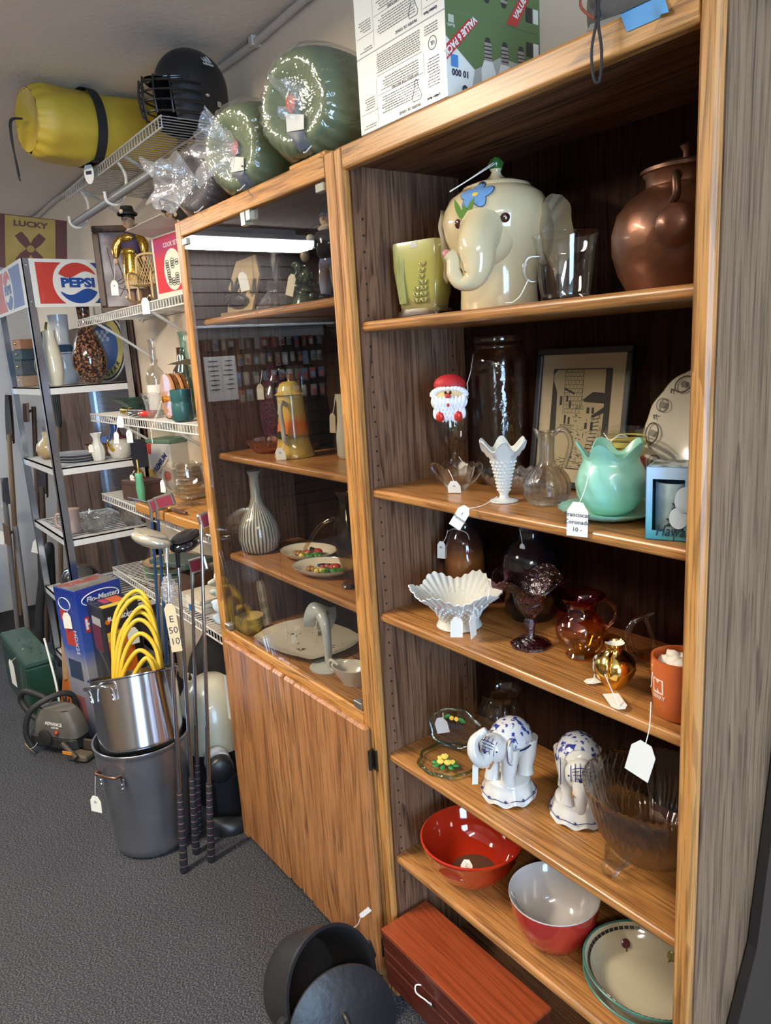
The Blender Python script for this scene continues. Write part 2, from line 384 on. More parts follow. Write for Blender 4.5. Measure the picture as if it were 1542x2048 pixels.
for k, z in SH.items():
    s_ = MB(); rounded_board(s_, XL + .0015, XR - .0015, 0.0196, .309, z - .021, z, .008); s_.build('shelf', M_oak_shelf, bc)
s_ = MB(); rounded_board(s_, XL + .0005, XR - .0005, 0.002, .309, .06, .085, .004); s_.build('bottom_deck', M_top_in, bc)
MB().box(XL, XR, .045, .06, 0, .06).build('toe_kick', M_kick, bc)
ph = MB()
for k in range(-4, 46):
    z = 1.7629 - 0.032 * k
    if any(abs(z - (s - .01)) < .014 for s in SH.values()): continue
    for y in (0.0408, 0.2738):
        for x, sg in ((XL, 1), (XR, -1)):
            ph.lathe([(0, 0.0006), (0.0026, 0.0006), (0.0026, -.0002)], 8, T(x, y, z) @ RY(sg * PI / 2))
p_ = ph.build('peg_holes', M_black, bc); p_['kind'] = 'stuff'

# ---------------------------------------------------------------- glass fronted cabinet
GX = -0.853; GL = -0.812; GR = -0.036; GZ0, GZ1 = 0.775, 1.982
gc = thing('display_cabinet', 'oak display cabinet with smoked glass doors above two solid doors', 'cabinet', (0, 0, 0))
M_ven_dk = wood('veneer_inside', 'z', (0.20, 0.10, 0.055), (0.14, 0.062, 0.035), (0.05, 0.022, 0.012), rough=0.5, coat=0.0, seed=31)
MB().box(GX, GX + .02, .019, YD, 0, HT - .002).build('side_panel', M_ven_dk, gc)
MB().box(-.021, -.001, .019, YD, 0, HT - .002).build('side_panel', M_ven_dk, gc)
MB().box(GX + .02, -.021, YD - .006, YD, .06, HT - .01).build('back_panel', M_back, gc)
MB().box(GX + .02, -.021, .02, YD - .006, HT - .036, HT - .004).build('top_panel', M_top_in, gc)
MB().box(GX, GL, 0.0, .019, 0, HT, .004).build('stile', M_oak_z, gc)
MB().box(GR, -.0005, 0.0, .019, 0, HT, .004).build('stile', M_oak_z, gc)
tr = MB(); rounded_board(tr, GL, GR, 0.0, .02, GZ1, HT, .005); tr.build('top_rail', M_oak_x, gc)
tr = MB(); rounded_board(tr, GL, GR, 0.0, .02, .725, GZ0, .005); tr.build('middle_rail', M_oak_x, gc)
MB().box(GL, GR, 0.001, .02, .06, .10).build('bottom_rail', M_oak_x, gc)
MB().box(GX + .005, -.005, .05, .065, 0, .06).build('toe_kick', M_kick, gc)
GS = {1: 1.750, 2: 1.343, 3: 1.018}; GDECK = 0.745
for k, z in GS.items():
    s_ = MB(); rounded_board(s_, GX + .0215, -.0225, 0.045, .309, z - .021, z, .008); s_.build('shelf', M_oak_shelf, gc)
MB().box(GX + .02, -.021, .02, .309, GDECK - .02, GDECK).build('deck', M_oak_shelf, gc)
ph = MB()
for k in range(-5, 27):
    z = 1.78 - 0.032 * k
    for y in (0.055, 0.27):
        ph.lathe([(0, 0.0006), (0.0026, 0.0006), (0.0026, -.0002)], 8, T(GX + .02, y, z) @ RY(PI / 2))
p_ = ph.build('peg_holes', M_black, gc); p_['kind'] = 'stuff'
M_door_glass = glass('smoked_glass', (0.90, 0.89, 0.86), refl=0.075, rough=0.0, edge=1.1)
M_brass = mat('hinge_metal', (0.50, 0.50, 0.42), 0.28, metal=0.9)
GM = -0.4005
for x0, x1, hx in ((GL + .003, GM - .0015, GL + .02), (GM + .0015, GR - .003, GR - .02)):
    gd = MB().box(x0, x1, 0.0045, 0.0095, GZ0 + .003, GZ1 - .004).build('glass_door', M_door_glass, gc)
    for z in (GZ0 + .012, GZ1 - .016): MB().box(hx - .016, hx + .016, -.002, .014, z - .009, z + .009, .0015).build('hinge_clip', M_brass, gd)
    zx = GM + (-.014 if x0 < -.5 else .014)
    MB().box(zx - .012, zx + .012, -.002, .014, GZ1 - (.034 if x0 < -.5 else .026), GZ1 - .001, .0015).build('catch_plate', M_brass, gd)
# two solid doors with a raised finger-pull strip along their meeting edges
DZ0, DZ1 = 0.048, 0.752
for x0, x1, lx0, lx1 in ((-.803, -.478, -.478, -.411), (-.345, -.0045, -.410, -.345)):
    dd = MB()
    n = 4
    dd.box(x0, x1, -.021, -.001, DZ0, DZ1, .006); d_ = dd.build('wood_door', M_oak_door, gc)
    MB().box(lx0 + .003, lx1 - .001, -.019, -.001, DZ0, DZ1, .007).build('finger_pull', M_oak_door, d_)
    hx = -.815 if x0 < -.5 else 0.002
    for z in (DZ1 - .085, DZ0 + .09):
        hb = MB(); hb.lathe([(0, -.025), (.005, -.025), (.005, .025), (0, .025)], 10, T(-.001 if x0 > -.5 else -.806, -.012, z))
        hb.box(-.003 if x0 > -.5 else -.826, .014 if x0 > -.5 else -.806, -.004, -.0005, z - .028, z + .028, .001)
        hb.build('hinge', mat('hinge_dark', (0.10, 0.09, 0.07), 0.35, metal=0.9), d_)
# ================================================================ things on the open bookcase
def shell(out, t, base=None):
    """closed outer + inner profile of a vessel with wall T"""
    b = out[0][1] + t if base is None else base
    inner = [(max(r - t, 0), max(z, b)) for r, z in reversed(out)]
    inner = [p for i, p in enumerate(inner)]
    return ([(0, out[0][1])] if out[0][0] > 0 else []) + list(out) + inner + [(0, b)]
def prof_at(prof, z):
    for (r0, z0), (r1, z1) in zip(prof, prof[1:]):
        if min(z0, z1) - 1e-9 <= z <= max(z0, z1) + 1e-9 and abs(z1 - z0) > 1e-9:
            return r0 + (r1 - r0) * (z - z0) / (z1 - z0)
    return prof[-1][0] if z > prof[-1][1] else prof[0][0]
def decal(mb, prof, a, z, pts, off=0.0006, X=None):
    """flat print wrapped on a turned surface: PTS in metres around (angle a, height z)"""
    def pos(u, v):
        zz = z + v; r = prof_at(prof, zz) + off; aa = a + u / max(r, .004)
        return (r * math.cos(aa), r * math.sin(aa), zz)
    cu = sum(p[0] for p in pts) / len(pts); cv = sum(p[1] for p in pts) / len(pts); k = len(pts)
    vs_ = [pos(cu, cv)] + [pos(cu + (p[0] - cu) * .55, cv + (p[1] - cv) * .55) for p in pts] + [pos(*p) for p in pts]
    fs = [(0, 1 + i, 1 + (i + 1) % k) for i in range(k)] + [(1 + i, 1 + k + i, 1 + k + (i + 1) % k, 1 + (i + 1) % k) for i in range(k)]
    return mb.add(vs_, fs, True, X)
def ell(w_, h, n=14, rot=0.0, cu=0.0, cv=0.0):
    return [(cu + w_ * math.cos(t) * math.cos(rot) - h * math.sin(t) * math.sin(rot), cv + w_ * math.cos(t) * math.sin(rot) + h * math.sin(t) * math.cos(rot)) for t in [2 * PI * i / n for i in range(n)]]
def leaf2(w_, h, rot=0.0, cu=0.0, cv=0.0, n=8):
    o = [(w_ * math.sin(PI * i / n), h * i / n) for i in range(n + 1)] + [(-w_ * math.sin(PI * i / n), h * i / n) for i in range(n - 1, 0, -1)]
    return [(cu + x * math.cos(rot) - y * math.sin(rot), cv + x * math.sin(rot) + y * math.cos(rot)) for x, y in o]
def wrap_text(o, prof, a, z, off=0.0005):
    for v in o.data.vertices:
        u, q, d = v.co; r = prof_at(prof, z + q) + off + d; aa = a + u / r
        v.co = (r * math.cos(aa), r * math.sin(aa), z + q)
    return o
CLEAR = glass('clear_glass', (0.97, 0.98, 0.97), refl=0.06, edge=1.0)
CLEAR_CUT = crystal('cut_crystal', (0.97, 0.97, 0.96))
CUTTHIN = glass('pressed_glass', (0.93, 0.92, 0.90), refl=0.16, rough=0.03, bump=0.9, bscale=130, edge=1.0)
MILK = mat('milk_glass', (0.62, 0.64, 0.61), 0.12, coat=0.6)
CREAM = mat('cream_glaze', (0.64, 0.54, 0.33), 0.12, coat=0.7)
GOLD = mat('gold', (0.85, 0.58, 0.16), 0.12, metal=1.0)
S1, S2, S3, S4, S5 = (SH[k] + 0.0008 for k in range(1, 6))

# --- pottery planter with wheat relief
def planter():
    t = thing('planter', 'green and yellow pottery planter with wheat relief and brown foot', 'planter', (.112, .130, S1), math.radians(16))
    m = zramp('planter_glaze', [(0, (.05, .028, .02)), (.016, (.07, .04, .03)), (.028, (.26, .22, .08)), (.05, (.36, .36, .09)), (.11, (.41, .39, .11)), (.15, (.48, .47, .20))], .15, .7, .01)
    rows = [(0, .92, 0), (.006, .94, 0), (.018, .80, 0), (.026, .82, 0), (.05, .90, 0), (.10, 1.0, 0), (.145, 1.0, 0), (.150, .98, 0), (.150, .90, 0), (.10, .88, 0), (.03, .70, 0), (.03, .05, 0)]
    def sec(u, v):
        i = min(int(round(v * (len(rows) - 1))), len(rows) - 1); z, k, _ = rows[i]; a = 2 * PI * u
        e = .28; c, s_ = math.cos(a), math.sin(a)
        x = .056 * k * math.copysign(abs(c) ** e, c); y = .036 * k * math.copysign(abs(s_) ** e, s_)
        if i <= 1: z = .006 * (1 if i else 0) + (.010 * max(0, math.cos(2 * a)) ** 2 * (1 if i == 0 else 1) if i <= 1 else 0)
        return (x, y, z)
    MB().grid(sec, 64, len(rows) - 1, wu=True).build('pot', m, t)
    w_ = MB(); rnd = random.Random(3)
    for x, z in ((-.030, .04), (-.036, .05), (-.024, .045)):
        w_.tube([(x, -.0352, .03), (x - .004, -.0372, z + .035), (x + .002, -.0362, z + .075)], [.003, .0045, .001], 6, flat=.5)
    for sx, z0, k in ((.008, .034, 7), (.022, .034, 4), (0.0, .034, 3)):
        for i in range(k):
            for sg in (-1, 1):
                x = sx + i * .0026 * (1 if sx < .015 else .3) + sg * .0045; z = z0 + i * .0115
                w_.ball(.0026, .0026, .0058, T(x, -.0335 - min(.003, .00055 * i), z) @ RY(sg * .6), 8, 6)
    w_.build('wheat_relief', mat('relief_glaze', (.34, .34, .12), .2, coat=.6), t)
    MB().box(-.004, .012, -.0372, -.0364, .137, .149).build('clear_tape', glass('tape', (.95, .95, .95), .12, .2, haze=.25), t)
planter()

# --- elephant head cookie jar
def cookie_jar():
    t = thing('cookie_jar', 'cream elephant head cookie jar with blue flower and raised trunk', 'cookie jar', (.298, .160, S1), math.radians(26)); t.scale = (.95, .95, .885)
    P = [(0, 0), (.074, 0), (.078, .008), (.076, .05), (.078, .085), (.088, .12), (.101, .15), (.106, .18), (.102, .205), (.090, .228), (.070, .243), (.062, .246)]
    b = MB(); b.lathe(P, 40, mod=lambda r, z, a, i: (r * (1 + .05 * max(0, -math.sin(a)) * (z > .10)), z))
    # brow and cheeks, then the trunk
    b.ball(.062, .05, .07, T(0, -.062, .150), 20, 14)
    tr = smooth_path([(0, -.085, .16), (0, -.118, .125), (.004, -.128, .085), (-.004, -.134, .058), (-.026, -.140, .052), (-.040, -.140, .072), (-.042, -.136, .098), (-.050, -.136, .110)], 5)
    n = len(tr); b.tube(tr, [.046 - .032 * min(1, i / (n * .55)) - .001 * (i > n * .7) for i in range(n)], 16)
    body = b.build('head', CREAM, t)
    MB().ball(.012, .004, .008, T(-.0545, -.136, .112) @ RZ(1.2), 10, 6).build('trunk_tip', mat('pink_glaze', (.75, .28, .24), .3), body)
    for sg in (-1, 1):
        e = MB()
        def ear(u, v, sg=sg):
            a = 2 * PI * u; r = v; k = 1 + .10 * math.sin(3 * a)
            flute = .0018 * math.cos(9 * a) * r
            return (sg * (.088 + .030 * r * r + .014 * math.cos(a) + flute), .012 + .058 * r * math.cos(a) * k, .150 + .078 * r * math.sin(a) * k)
        e.grid(ear, 56, 8, wu=True); e.ball(.018, .05, .066, T(sg * .088, .014, .150), 16, 10)
        e.build('ear', mat('ear_glaze', (.50, .45, .32), .2, coat=.5), body)
    lid = MB(); lid.lathe([(.069, .243), (.066, .250), (.045, .258), (.022, .264), (.012, .272), (.009, .280), (.012, .285), (0, .289)], 28); ld = lid.build('lid', CREAM, t)
    kb = MB(); kb.ball(.010, .010, .016, T(0, 0, .294) @ RX(.3), 12, 8); kb.tube([(-.008, 0, .284), (-.013, 0, .296), (-.006, -.004, .306)], [.004, .004, .0015], 6)
    kb.tube([(.008, 0, .284), (.012, .002, .296), (.004, .002, .308)], [.004, .004, .0015], 6); kb.build('bud_knob', mat('green_glaze', (.05, .16, .03), .2, coat=.5), ld)
    eyes = mat('brown_eye', (.055, .015, .010), .08, coat=.8)
    for x, y, z in ((-.043, -.0985, .172), (.047, -.0965, .172)): MB().ball(.0098, .005, .0105, T(x, y, z) @ RZ(x * 9), 14, 8).build('eye', eyes, body)
    PF = [(r * 1.052, z) for r, z in P]
    fl = MB()
    for k in range(5): decal(fl, PF, -PI / 2 - .08, .222, ell(.017, .011, rot=k * 2 * PI / 5 + .3, cu=.018 * math.cos(k * 2 * PI / 5 + .3), cv=.012 * math.sin(k * 2 * PI / 5 + .3) - .001), .0022)
    fo = MB(); [decal(fo, PF, -PI / 2 - .08, .222, ell(.0185, .0122, rot=k * 2 * PI / 5 + .3, cu=.018 * math.cos(k * 2 * PI / 5 + .3), cv=.012 * math.sin(k * 2 * PI / 5 + .3) - .001), .0016) for k in range(5)]
    fo.build('petal_outline', mat('petal_ink', (.02, .03, .06), .4), body)
    fl.build('painted_petals', mat('blue_glaze', (.16, .33, .62), .25, coat=.4), body)
    c_ = MB(); decal(c_, PF, -PI / 2 - .08, .222, ell(.006, .004), .003); c_.build('flower_centre', mat('yellow_glaze', (.8, .55, .08), .3), body)
    lv = MB()
    for rot, cu, h in ((.35, -.028, .050), (-.45, -.026, .050), (-.05, -.027, .035)):
        q = leaf2(.0055, h, rot, cu, -.052)
        lv.add([(u, -.1135 - .0 * v + .09 * (u * u) * 4 - max(0, v + .02) * -.12, .222 + v) for u, v in q], [tuple(range(len(q)))], True)
    for rot, cu, cv in ((1.0, -.03, -.155), (1.35, -.03, -.165), (.7, -.035, -.150)): decal(lv, [(r + .002, z) for r, z in P], -PI / 2 - .35, .222, leaf2(.008, .04, rot, cu, cv), .002)
    lv.build('painted_leaves', mat('leaf_glaze', (.12, .23, .04), .25, coat=.4), body)
    MB().tube(smooth_path([(.0, -.012, .296), (-.035, -.055, .262), (-.062, -.088, .238)], 5), .0009, 5).tube(smooth_path([(.004, -.012, .294), (-.03, -.058, .262), (-.062, -.090, .236)], 5), .0009, 5).build('string', STRING, t)
cookie_jar()

# --- glass measuring cup
t = thing('measuring_cup', 'clear glass measuring cup with flared rim and loop handle', 'measuring cup', (.508, .100, S1), 0)
P = [(.036, 0), (.040, .004), (.040, .012), (.042, .02), (.0475, .078), (.0475, .082), (.050, .088), (.050, .094), (.054, .104)]
MB().lathe(shell(P, .003, .008), 36).build('cup', CLEAR, t)
MB().tube(smooth_path([(-.022, -.036, .072), (-.034, -.052, .070), (-.038, -.057, .050), (-.032, -.050, .034), (-.022, -.034, .034)], 5), .0042, 8).build('handle', CLEAR, t)
MB().tube(smooth_path([(-.034, -.052, .036), (-.045, -.06, .012), (-.06, -.065, .002), (-.05, -.075, .002), (-.068, -.07, .003)], 6), .0009, 5).build('string', STRING, t)

# --- hammered copper jug
t = thing('copper_jug', 'round hammered copper jug with narrow neck and lid', 'jug', (.668, .185, S1), 0)
M_cu = speckle('aged_copper', (.20, .075, .036), (.10, .042, .024), 14, .35, .65, .34, .1, metal=.55)
N_, L_ = nt(M_cu); bpn = N_.new('ShaderNodeBump'); vn = N_.new('ShaderNodeTexVoronoi'); vn.inputs['Scale'].default_value = 45; bpn.inputs['Strength'].default_value = .25; bpn.inputs['Distance'].default_value = .003
L_.new(N_['Texture Coordinate.001'].outputs['Object'] if 'Texture Coordinate.001' in N_ else N_['Texture Coordinate'].outputs['Object'], vn.inputs['Vector']); L_.new(vn.outputs['Distance'], bpn.inputs['Height']); L_.new(bpn.outputs['Normal'], N_['Principled BSDF'].inputs['Normal'])
MB().lathe([(0, 0), (.082, 0), (.098, .03), (.107, .06), (.108, .09), (.100, .118), (.085, .136), (.065, .148), (.058, .152), (.058, .166), (.064, .172), (0, .172)], 44).build('body', M_cu, t)
MB().lathe([(.066, .172), (.066, .177), (.045, .184), (.02, .188), (0, .189)], 32).lathe([(0, .186), (.006, .187), (.006, .20), (.011, .208), (0, .214)], 16).build('lid', mat('dark_copper', (.12, .06, .04), .4, metal=.8), t)
MB().lathe([(.026, 0), (.030, .006), (.022, .014), (.012, .018), (0, .019)], 20, T(.047, -.094, .085) @ RZ(-1.1) @ RY(PI / 2)).build('side_boss', M_cu, t)
MB().tube(smooth_path([(.03, -.07, .155), (.045, -.10, .150), (.05, -.105, .125), (.04, -.097, .118)], 5), .006, 8).build('handle_bracket', MATS['dark_copper'], t)

# --- clear wide mouthed jar
t = thing('glass_jar', 'tall clear rippled glass jar with screw top rim', 'jar', (.206, .248, S2), 0)
P = [(.056, 0), (.061, .006), (.062, .03), (.062, .255), (.058, .275), (.050, .284), (.050, .290), (.054, .293), (.050, .297), (.053, .302), (.050, .310)]
JAR = glass('jar_glass', (.90, .80, .74), refl=.05, bump=.35, bscale=22, edge=.8)
MB().lathe(shell(P, .003), 36, mod=lambda r, z, a, i: (r + .0012 * math.sin(3 * a + z * 22), z)).build('jar', JAR, t)
price_tag(t, (-.030, -.045, .275), (-.038, -.058, .215), .016, .03, (0, .05, -.6))

# --- stemmed glass with a red capped, white bearded ornament perched on its rim
t = thing('stemmed_glass', 'stemmed wine glass with bearded red-capped ornament perched on rim', 'wine glass', (.142, .168, S2), math.radians(40))
G = [(.030, 0), (.031, .002), (.010, .006), (.006, .012), (.006, .02), (.0145, .030), (.0165, .040), (.012, .052), (.006, .058), (.008, .07), (.018, .075), (.015, .078), (.026, .090), (.034, .115), (.036, .135), (.034, .165)]
MB().lathe([(0, 0)] + G + [(.0325, .165), (.0345, .135), (.0325, .115), (.024, .092), (0, .084)], 28, mod=lambda r, z, a, i: (r * (1 + (.06 * math.sin(8 * a) if .025 < z < .055 else 0)), z)).build('glass', CLEAR, t)
o_ = MB(); o_.ball(.036, .022, .040, T(0, -.028, .190), 20, 14)
hd = o_.build('head', mat('ornament_face', (.72, .50, .22), .5), t)
c_ = MB(); c_.ball(.034, .024, .022, T(0, -.026, .216), 18, 10); c_.build('cap', mat('red_felt', (.45, .015, .02), .6), hd)
c_ = MB(); rnd = random.Random(5)
for k in range(15):
    a = PI * k / 14; c_.ball(.0075, .007, .006, T(.034 * math.cos(a), -.036 - .008 * math.sin(a), .196 + .014 * math.sin(a)), 8, 6)
for i in range(5):
    for k in range(9 - i):
        x = (k - (8 - i) / 2) * .0078; c_.ball(.0048, .0055, .0115, T(x, -.047 - .004 * math.cos(x * 40) + .002 * i, .183 - .0082 * i) @ RY(x * 6), 8, 6)
for sg in (-1, 1): c_.ball(.010, .007, .014, T(sg * .029, -.040, .182), 8, 6)
c_.build('beard', mat('white_beard', (.82, .84, .88), .6), hd)
MB().ball(.006, .005, .0055, T(0, -.054, .195), 10, 6).ball(.003, .003, .004, T(0, -.056, .176), 8, 6).build('nose', mat('ornament_red', (.55, .03, .02), .3), hd)
MB().ball(.0028, .002, .0036, T(-.005, -.0515, .201), 8, 6).ball(.0028, .002, .0036, T(.005, -.0515, .201), 8, 6).build('eye', M_black, hd)
for sg in (-1, 1):
    MB().ball(.0095, .008, .012, T(sg * .019, -.046, .152), 10, 8).build('mitten', MATS['ornament_red'], hd)
    MB().ball(.006, .007, .013, T(sg * .029, -.042, .158), 10, 8).build('cuff', MATS['white_beard'], hd)
price_tag(t, (.012, -.008, .060), (.020, -.012, .046), .018, .034, (0, 0, .0))

# --- pressed glass sugar bowl
t = thing('sugar_bowl', 'small clear pressed glass bowl with two handles', 'bowl', (.196, .125, S2), math.radians(35))
MB().lathe([(0, 0), (.020, 0), (.024, .006), (.033, .030), (.037, .044), (.040, .052), (.037, .052), (.033, .042), (.028, .022), (0, .010)], 36, mod=lambda r, z, a, i: (r * (1 + .05 * abs(math.sin(4 * a))), z + (.004 * math.cos(8 * a) if z > .05 else 0))).build('bowl', CLEAR_CUT, t)
for sg in (-1, 1): MB().tube(smooth_path([(sg * .026, 0, .012), (sg * .040, 0, .024), (sg * .052, 0, .044), (sg * .050, 0, .054), (sg * .040, 0, .050)], 5), .0038, 8).build('handle', CLEAR_CUT, t)
price_tag(t, (-.008, -.038, .048), (.004, -.047, .022), .027, .022, (.25, 0, 0), ['18-'])

# --- hobnail milk glass bud vase
def hob_vase():
    t = thing('bud_vase', 'white hobnail milk glass vase with ruffled rim', 'vase', (.358, .098, S2), .3)
    P = [(0, 0), (.027, 0), (.027, .003), (.010, .007), (.008, .012), (.0115, .02), (.0155, .045), (.021, .07), (.026, .084), (.037, .094), (.044, .100)]
    pr = P + [(.042, .102), (.034, .096), (.023, .084), (.013, .045), (0, .02)]
    def ruff(r, z, a, i):
        if z > .09 and r > .03: k = math.cos(6 * a); return (r * (1 + .10 * k), z + .010 * k + (.008 if r > .036 else 0))
        return (r, z)
    MB().lathe(pr, 72, mod=ruff).build('vase', MILK, t)
    h = MB()
    for i in range(9):
        z = .022 + i * .0068; r = prof_at(P, z); n = 16
        for k in range(n):
            a = 2 * PI * (k + .5 * (i % 2)) / n; h.ball(.0021 + .0001 * i, X=T(r * math.cos(a), r * math.sin(a), z), nu=6, nv=4)
    o = h.build('hobnails', MILK, t); o['kind'] = 'stuff'
    price_tag(t, (-.008, -.012, .010), (-.030, -.095, .003), .024, .042, (-.1, .55, .2), ['1', 'Fenton'])
hob_vase()

# --- cut glass cruet
t = thing('cruet', 'cut glass cruet jug with tall neck and looped handle', 'cruet', (.437, .130, S2), 0)
P = [(0, 0), (.030, 0), (.036, .004), (.042, .018), (.044, .034), (.040, .050), (.028, .064), (.017, .072), (.014, .082), (.0135, .112), (.015, .124), (.019, .134)]
def cutm(r, z, a, i):
    if z < .066 and r > .02: return (r * (1 + .035 * math.sin(9 * a + z * 160) * math.sin(9 * a - z * 160)), z)
    if z > .12: return (r * (1 + .35 * max(0, math.cos(a + 2.2)) ** 3), z + .008 * max(0, math.cos(a + 2.2)) ** 3)
    return (r, z)
dense = []
for (r0, z0), (r1, z1) in zip(P, P[1:]): dense += [(r0 + (r1 - r0) * k / 4, z0 + (z1 - z0) * k / 4) for k in range(4)]
MB().lathe(dense + [P[-1], (.016, .132), (.011, .115), (.012, .08), (.024, .062), (.037, .045), (.038, .02), (0, .008)], 72, mod=cutm).build('body', CLEAR_CUT, t)
MB().tube(smooth_path([(.008, .012, .128), (.014, .022, .136), (.022, .030, .130), (.026, .036, .110), (.022, .032, .085), (.018, .026, .064)], 5), .0048, 8).build('handle', CLEAR_CUT, t)

# --- pressed glass candy dish behind
t = thing('candy_dish', 'low pressed glass dish with scalloped edge behind the cruet', 'dish', (.310, .176, S2), 0); t.scale = (.88, .88, 1)
MB().lathe([(0, 0), (.035, 0), (.05, .010), (.068, .028), (.074, .040), (.071, .040), (.064, .027), (.045, .012), (0, .006)], 72, mod=lambda r, z, a, i: (r * (1 + .02 * math.sin(18 * a + z * 90) * math.sin(18 * a - z * 90)), z + (.004 * math.cos(18 * a) if z > .035 else 0))).build('dish', CUTTHIN, t)

# --- framed street scene print leaning on the back
def print_frame():
    t = thing('framed_print', 'black framed ink print of an old town street with stairs', 'framed print', (.393, .256, S2 + .002), 0, rot=(-math.radians(8), 0, 0))
    W, H = .228, .278; bl = mat('black_frame', (.012, .014, .018), .35)
    for a in ((-W / 2, W / 2, 0, .013), (-W / 2, W / 2, H - .013, H)): MB().box(a[0], a[1], -.006, .010, a[2], a[3], .002).build('frame_bar', bl, t)
    for a in ((-W / 2, -W / 2 + .013), (W / 2 - .013, W / 2)): MB().box(a[0], a[1], -.006, .010, .013, H - .013, .002).build('frame_bar', bl, t)
    MB().box(-W / 2 + .012, W / 2 - .012, 0, .004, .012, H - .012).build('mat_board', mat('cream_board', (.42, .35, .23), .8), t)
    pic = MB().box(-.070, .070, -.0006, 0, .040, .236).build('print', mat('print_paper', (.36, .30, .18), .85), t)
    k = mat('print_ink', (.025, .022, .02), .85); g = MB(); y = -.0009; rnd = random.Random(9)
    def poly(*p): g.add([(x, y, z) for x, z in p], [tuple(range(len(p)))], False)
    def line(x0, z0, x1, z1, w_=.0011):
        d = Vector((x1 - x0, z1 - z0)); d.normalize(); n = Vector((-d.y, d.x)) * w_ / 2
        g.add([(x0 + n.x, y, z0 + n.y), (x0 - n.x, y, z0 - n.y), (x1 - n.x, y, z1 - n.y), (x1 + n.x, y, z1 + n.y)], [(0, 1, 2, 3)], False)
    for a in ((-.070, .040, .070, .040), (-.070, .236, .070, .236), (-.070, .04, -.070, .236), (.070, .04, .070, .236)): line(*a, .002)
    poly((-.070, .05), (-.054, .05), (-.056, .12), (-.058, .19), (-.070, .215))      # dark house, left
    poly((.055, .06), (.070, .05), (.070, .236), (.056, .236), (.058, .15)); poly((-.070, .225), (-.06, .236), (-.07, .236))
    poly((.006, .176), (.030, .192), (.058, .190), (.060, .170), (.012, .172)); poly((.030, .146), (.060, .165), (.058, .152), (.034, .142))
    poly((-.040, .200), (-.014, .190), (-.014, .186), (-.040, .196))
    for i in range(11):                                                                # brick tower
        z = .150 + i * .008; line(-.040 + (.004 * (z < .18)), z, .004, z, .0008)
        for j in range(5): x = -.036 + j * .009 + (.004 if i % 2 else 0); line(x, z, x, z + .008, .0007)
    line(-.040, .148, -.040, .236); line(.005, .165, .005, .236)
    for x, z, w_, h in ((-.050, .165, .006, .018), (-.034, .172, .005, .012), (-.026, .160, .005, .014), (-.036, .128, .005, .018), (-.026, .128, .005, .014), (.018, .150, .007, .012), (.030, .150, .006, .012), (.016, .120, .006, .012), (.030, .118, .006, .016)): poly((x, z), (x + w_, z), (x + w_, z + h), (x, z + h))
    line(-.046, .112, -.014, .112, .003); line(-.046, .126, -.014, .126)
    for i in range(11): line(-.045 + i * .003, .112, -.045 + i * .003, .126, .0008)
    for i in range(70):                                                                # rubble wall and stairs
        x, z = rnd.uniform(-.014, .008), rnd.uniform(.060, .165); line(x, z, x + rnd.uniform(.002, .006), z + rnd.uniform(-.002, .002), .0011)
    for i in range(12): line(.014 + i * .002, .062 + i * .007, .040 + i * .001, .060 + i * .0075, .0018)
    for i in range(60):
        x, z = rnd.uniform(.012, .056), rnd.uniform(.055, .145); line(x, z, x + rnd.uniform(-.003, .003), z + rnd.uniform(.002, .008), .001)
    for i in range(45):
        x, z = rnd.uniform(-.066, .05), rnd.uniform(.043, .062); line(x, z, x + rnd.uniform(.004, .014), z + rnd.uniform(-.001, .001), .0012)
    for x in (-.022, -.014): poly((x, .060), (x + .005, .060), (x + .003, .074), (x + .001, .074))
    g.build('ink_drawing', k, pic)
    MB().box(-W / 2 + .012, W / 2 - .012, -.003, -.0015, .012, H - .012).build('glazing', glass('picture_glass', (.97, .97, .97), .04, 0.0), t)
print_frame()

# --- striped tumbler
t = thing('tumbler', 'clear glass tumbler with yellow and red painted bands', 'tumbler', (.538, .215, S2), 0)
P = [(.036, 0), (.038, .004), (.039, .135)]
MB().lathe(shell(P, .002), 32).build('glass', CLEAR, t)
for z0, z1, m in ((.088, .101, (.62, .52, .14)), (.105, .114, (.62, .52, .14)), (.118, .121, (.62, .52, .14)), (.055, .082, (.42, .045, .05)), (.03, .045, (.42, .045, .05))):
    MB().lathe([(.0392, z0), (.0394, z1)], 32).build('painted_band', mat('band_%d' % int(m[0] * 100), m, .4), t)
MB().tube(smooth_path([(-.01, -.04, .13), (.005, -.0415, .118), (.02, -.037, .128), (.03, -.028, .124), (.01, -.041, .12), (-.015, -.039, .08)], 5), .0008, 5).build('string', STRING, t)

# --- plate on edge
t = thing('china_plate', 'white scalloped china plate with grey medallions standing on edge', 'plate', (.664, .226, S2 + .005), 0, rot=(math.radians(78), 0, math.radians(-6)))
P = [(0, .012), (.075, .012), (.085, .006), (.118, 0), (.120, .003), (.086, .010), (.076, .016), (0, .016)]
sc_ = lambda r, z, a, i: (r * (1 + (.012 * math.cos(14 * a) if r > .1 else 0)), -z)
X = T(0, .120, 0)
MB().lathe(P, 84, X, mod=sc_).build('plate', mat('china_white', (.66, .62, .53), .15, coat=.6), t)
me_ = MB()
for k in range(12):
    a = 2 * PI * k / 12; Y = X @ RZ(a) @ T(.100, 0, .0012) @ RY(-.14)
    if k % 2: me_.lathe([(.0125, 0), (.0105, .0006)], 20, Y)
    else: me_.tube([(.012 * math.cos(q), .018 * math.sin(q), 0) for q in [2 * PI * i / 20 for i in range(20)]], .0012, 4, closed=True, X=Y)
    me_.tube([(-.002, .020, 0), (.004, .024, 0), (-.002, .028, 0)], .0014, 4, X=Y); me_.lathe([(0, .0002), (.006, .0002)], 10, Y)
me_.build('medallions', mat('medallion_grey', (.14, .13, .09), .4), t)
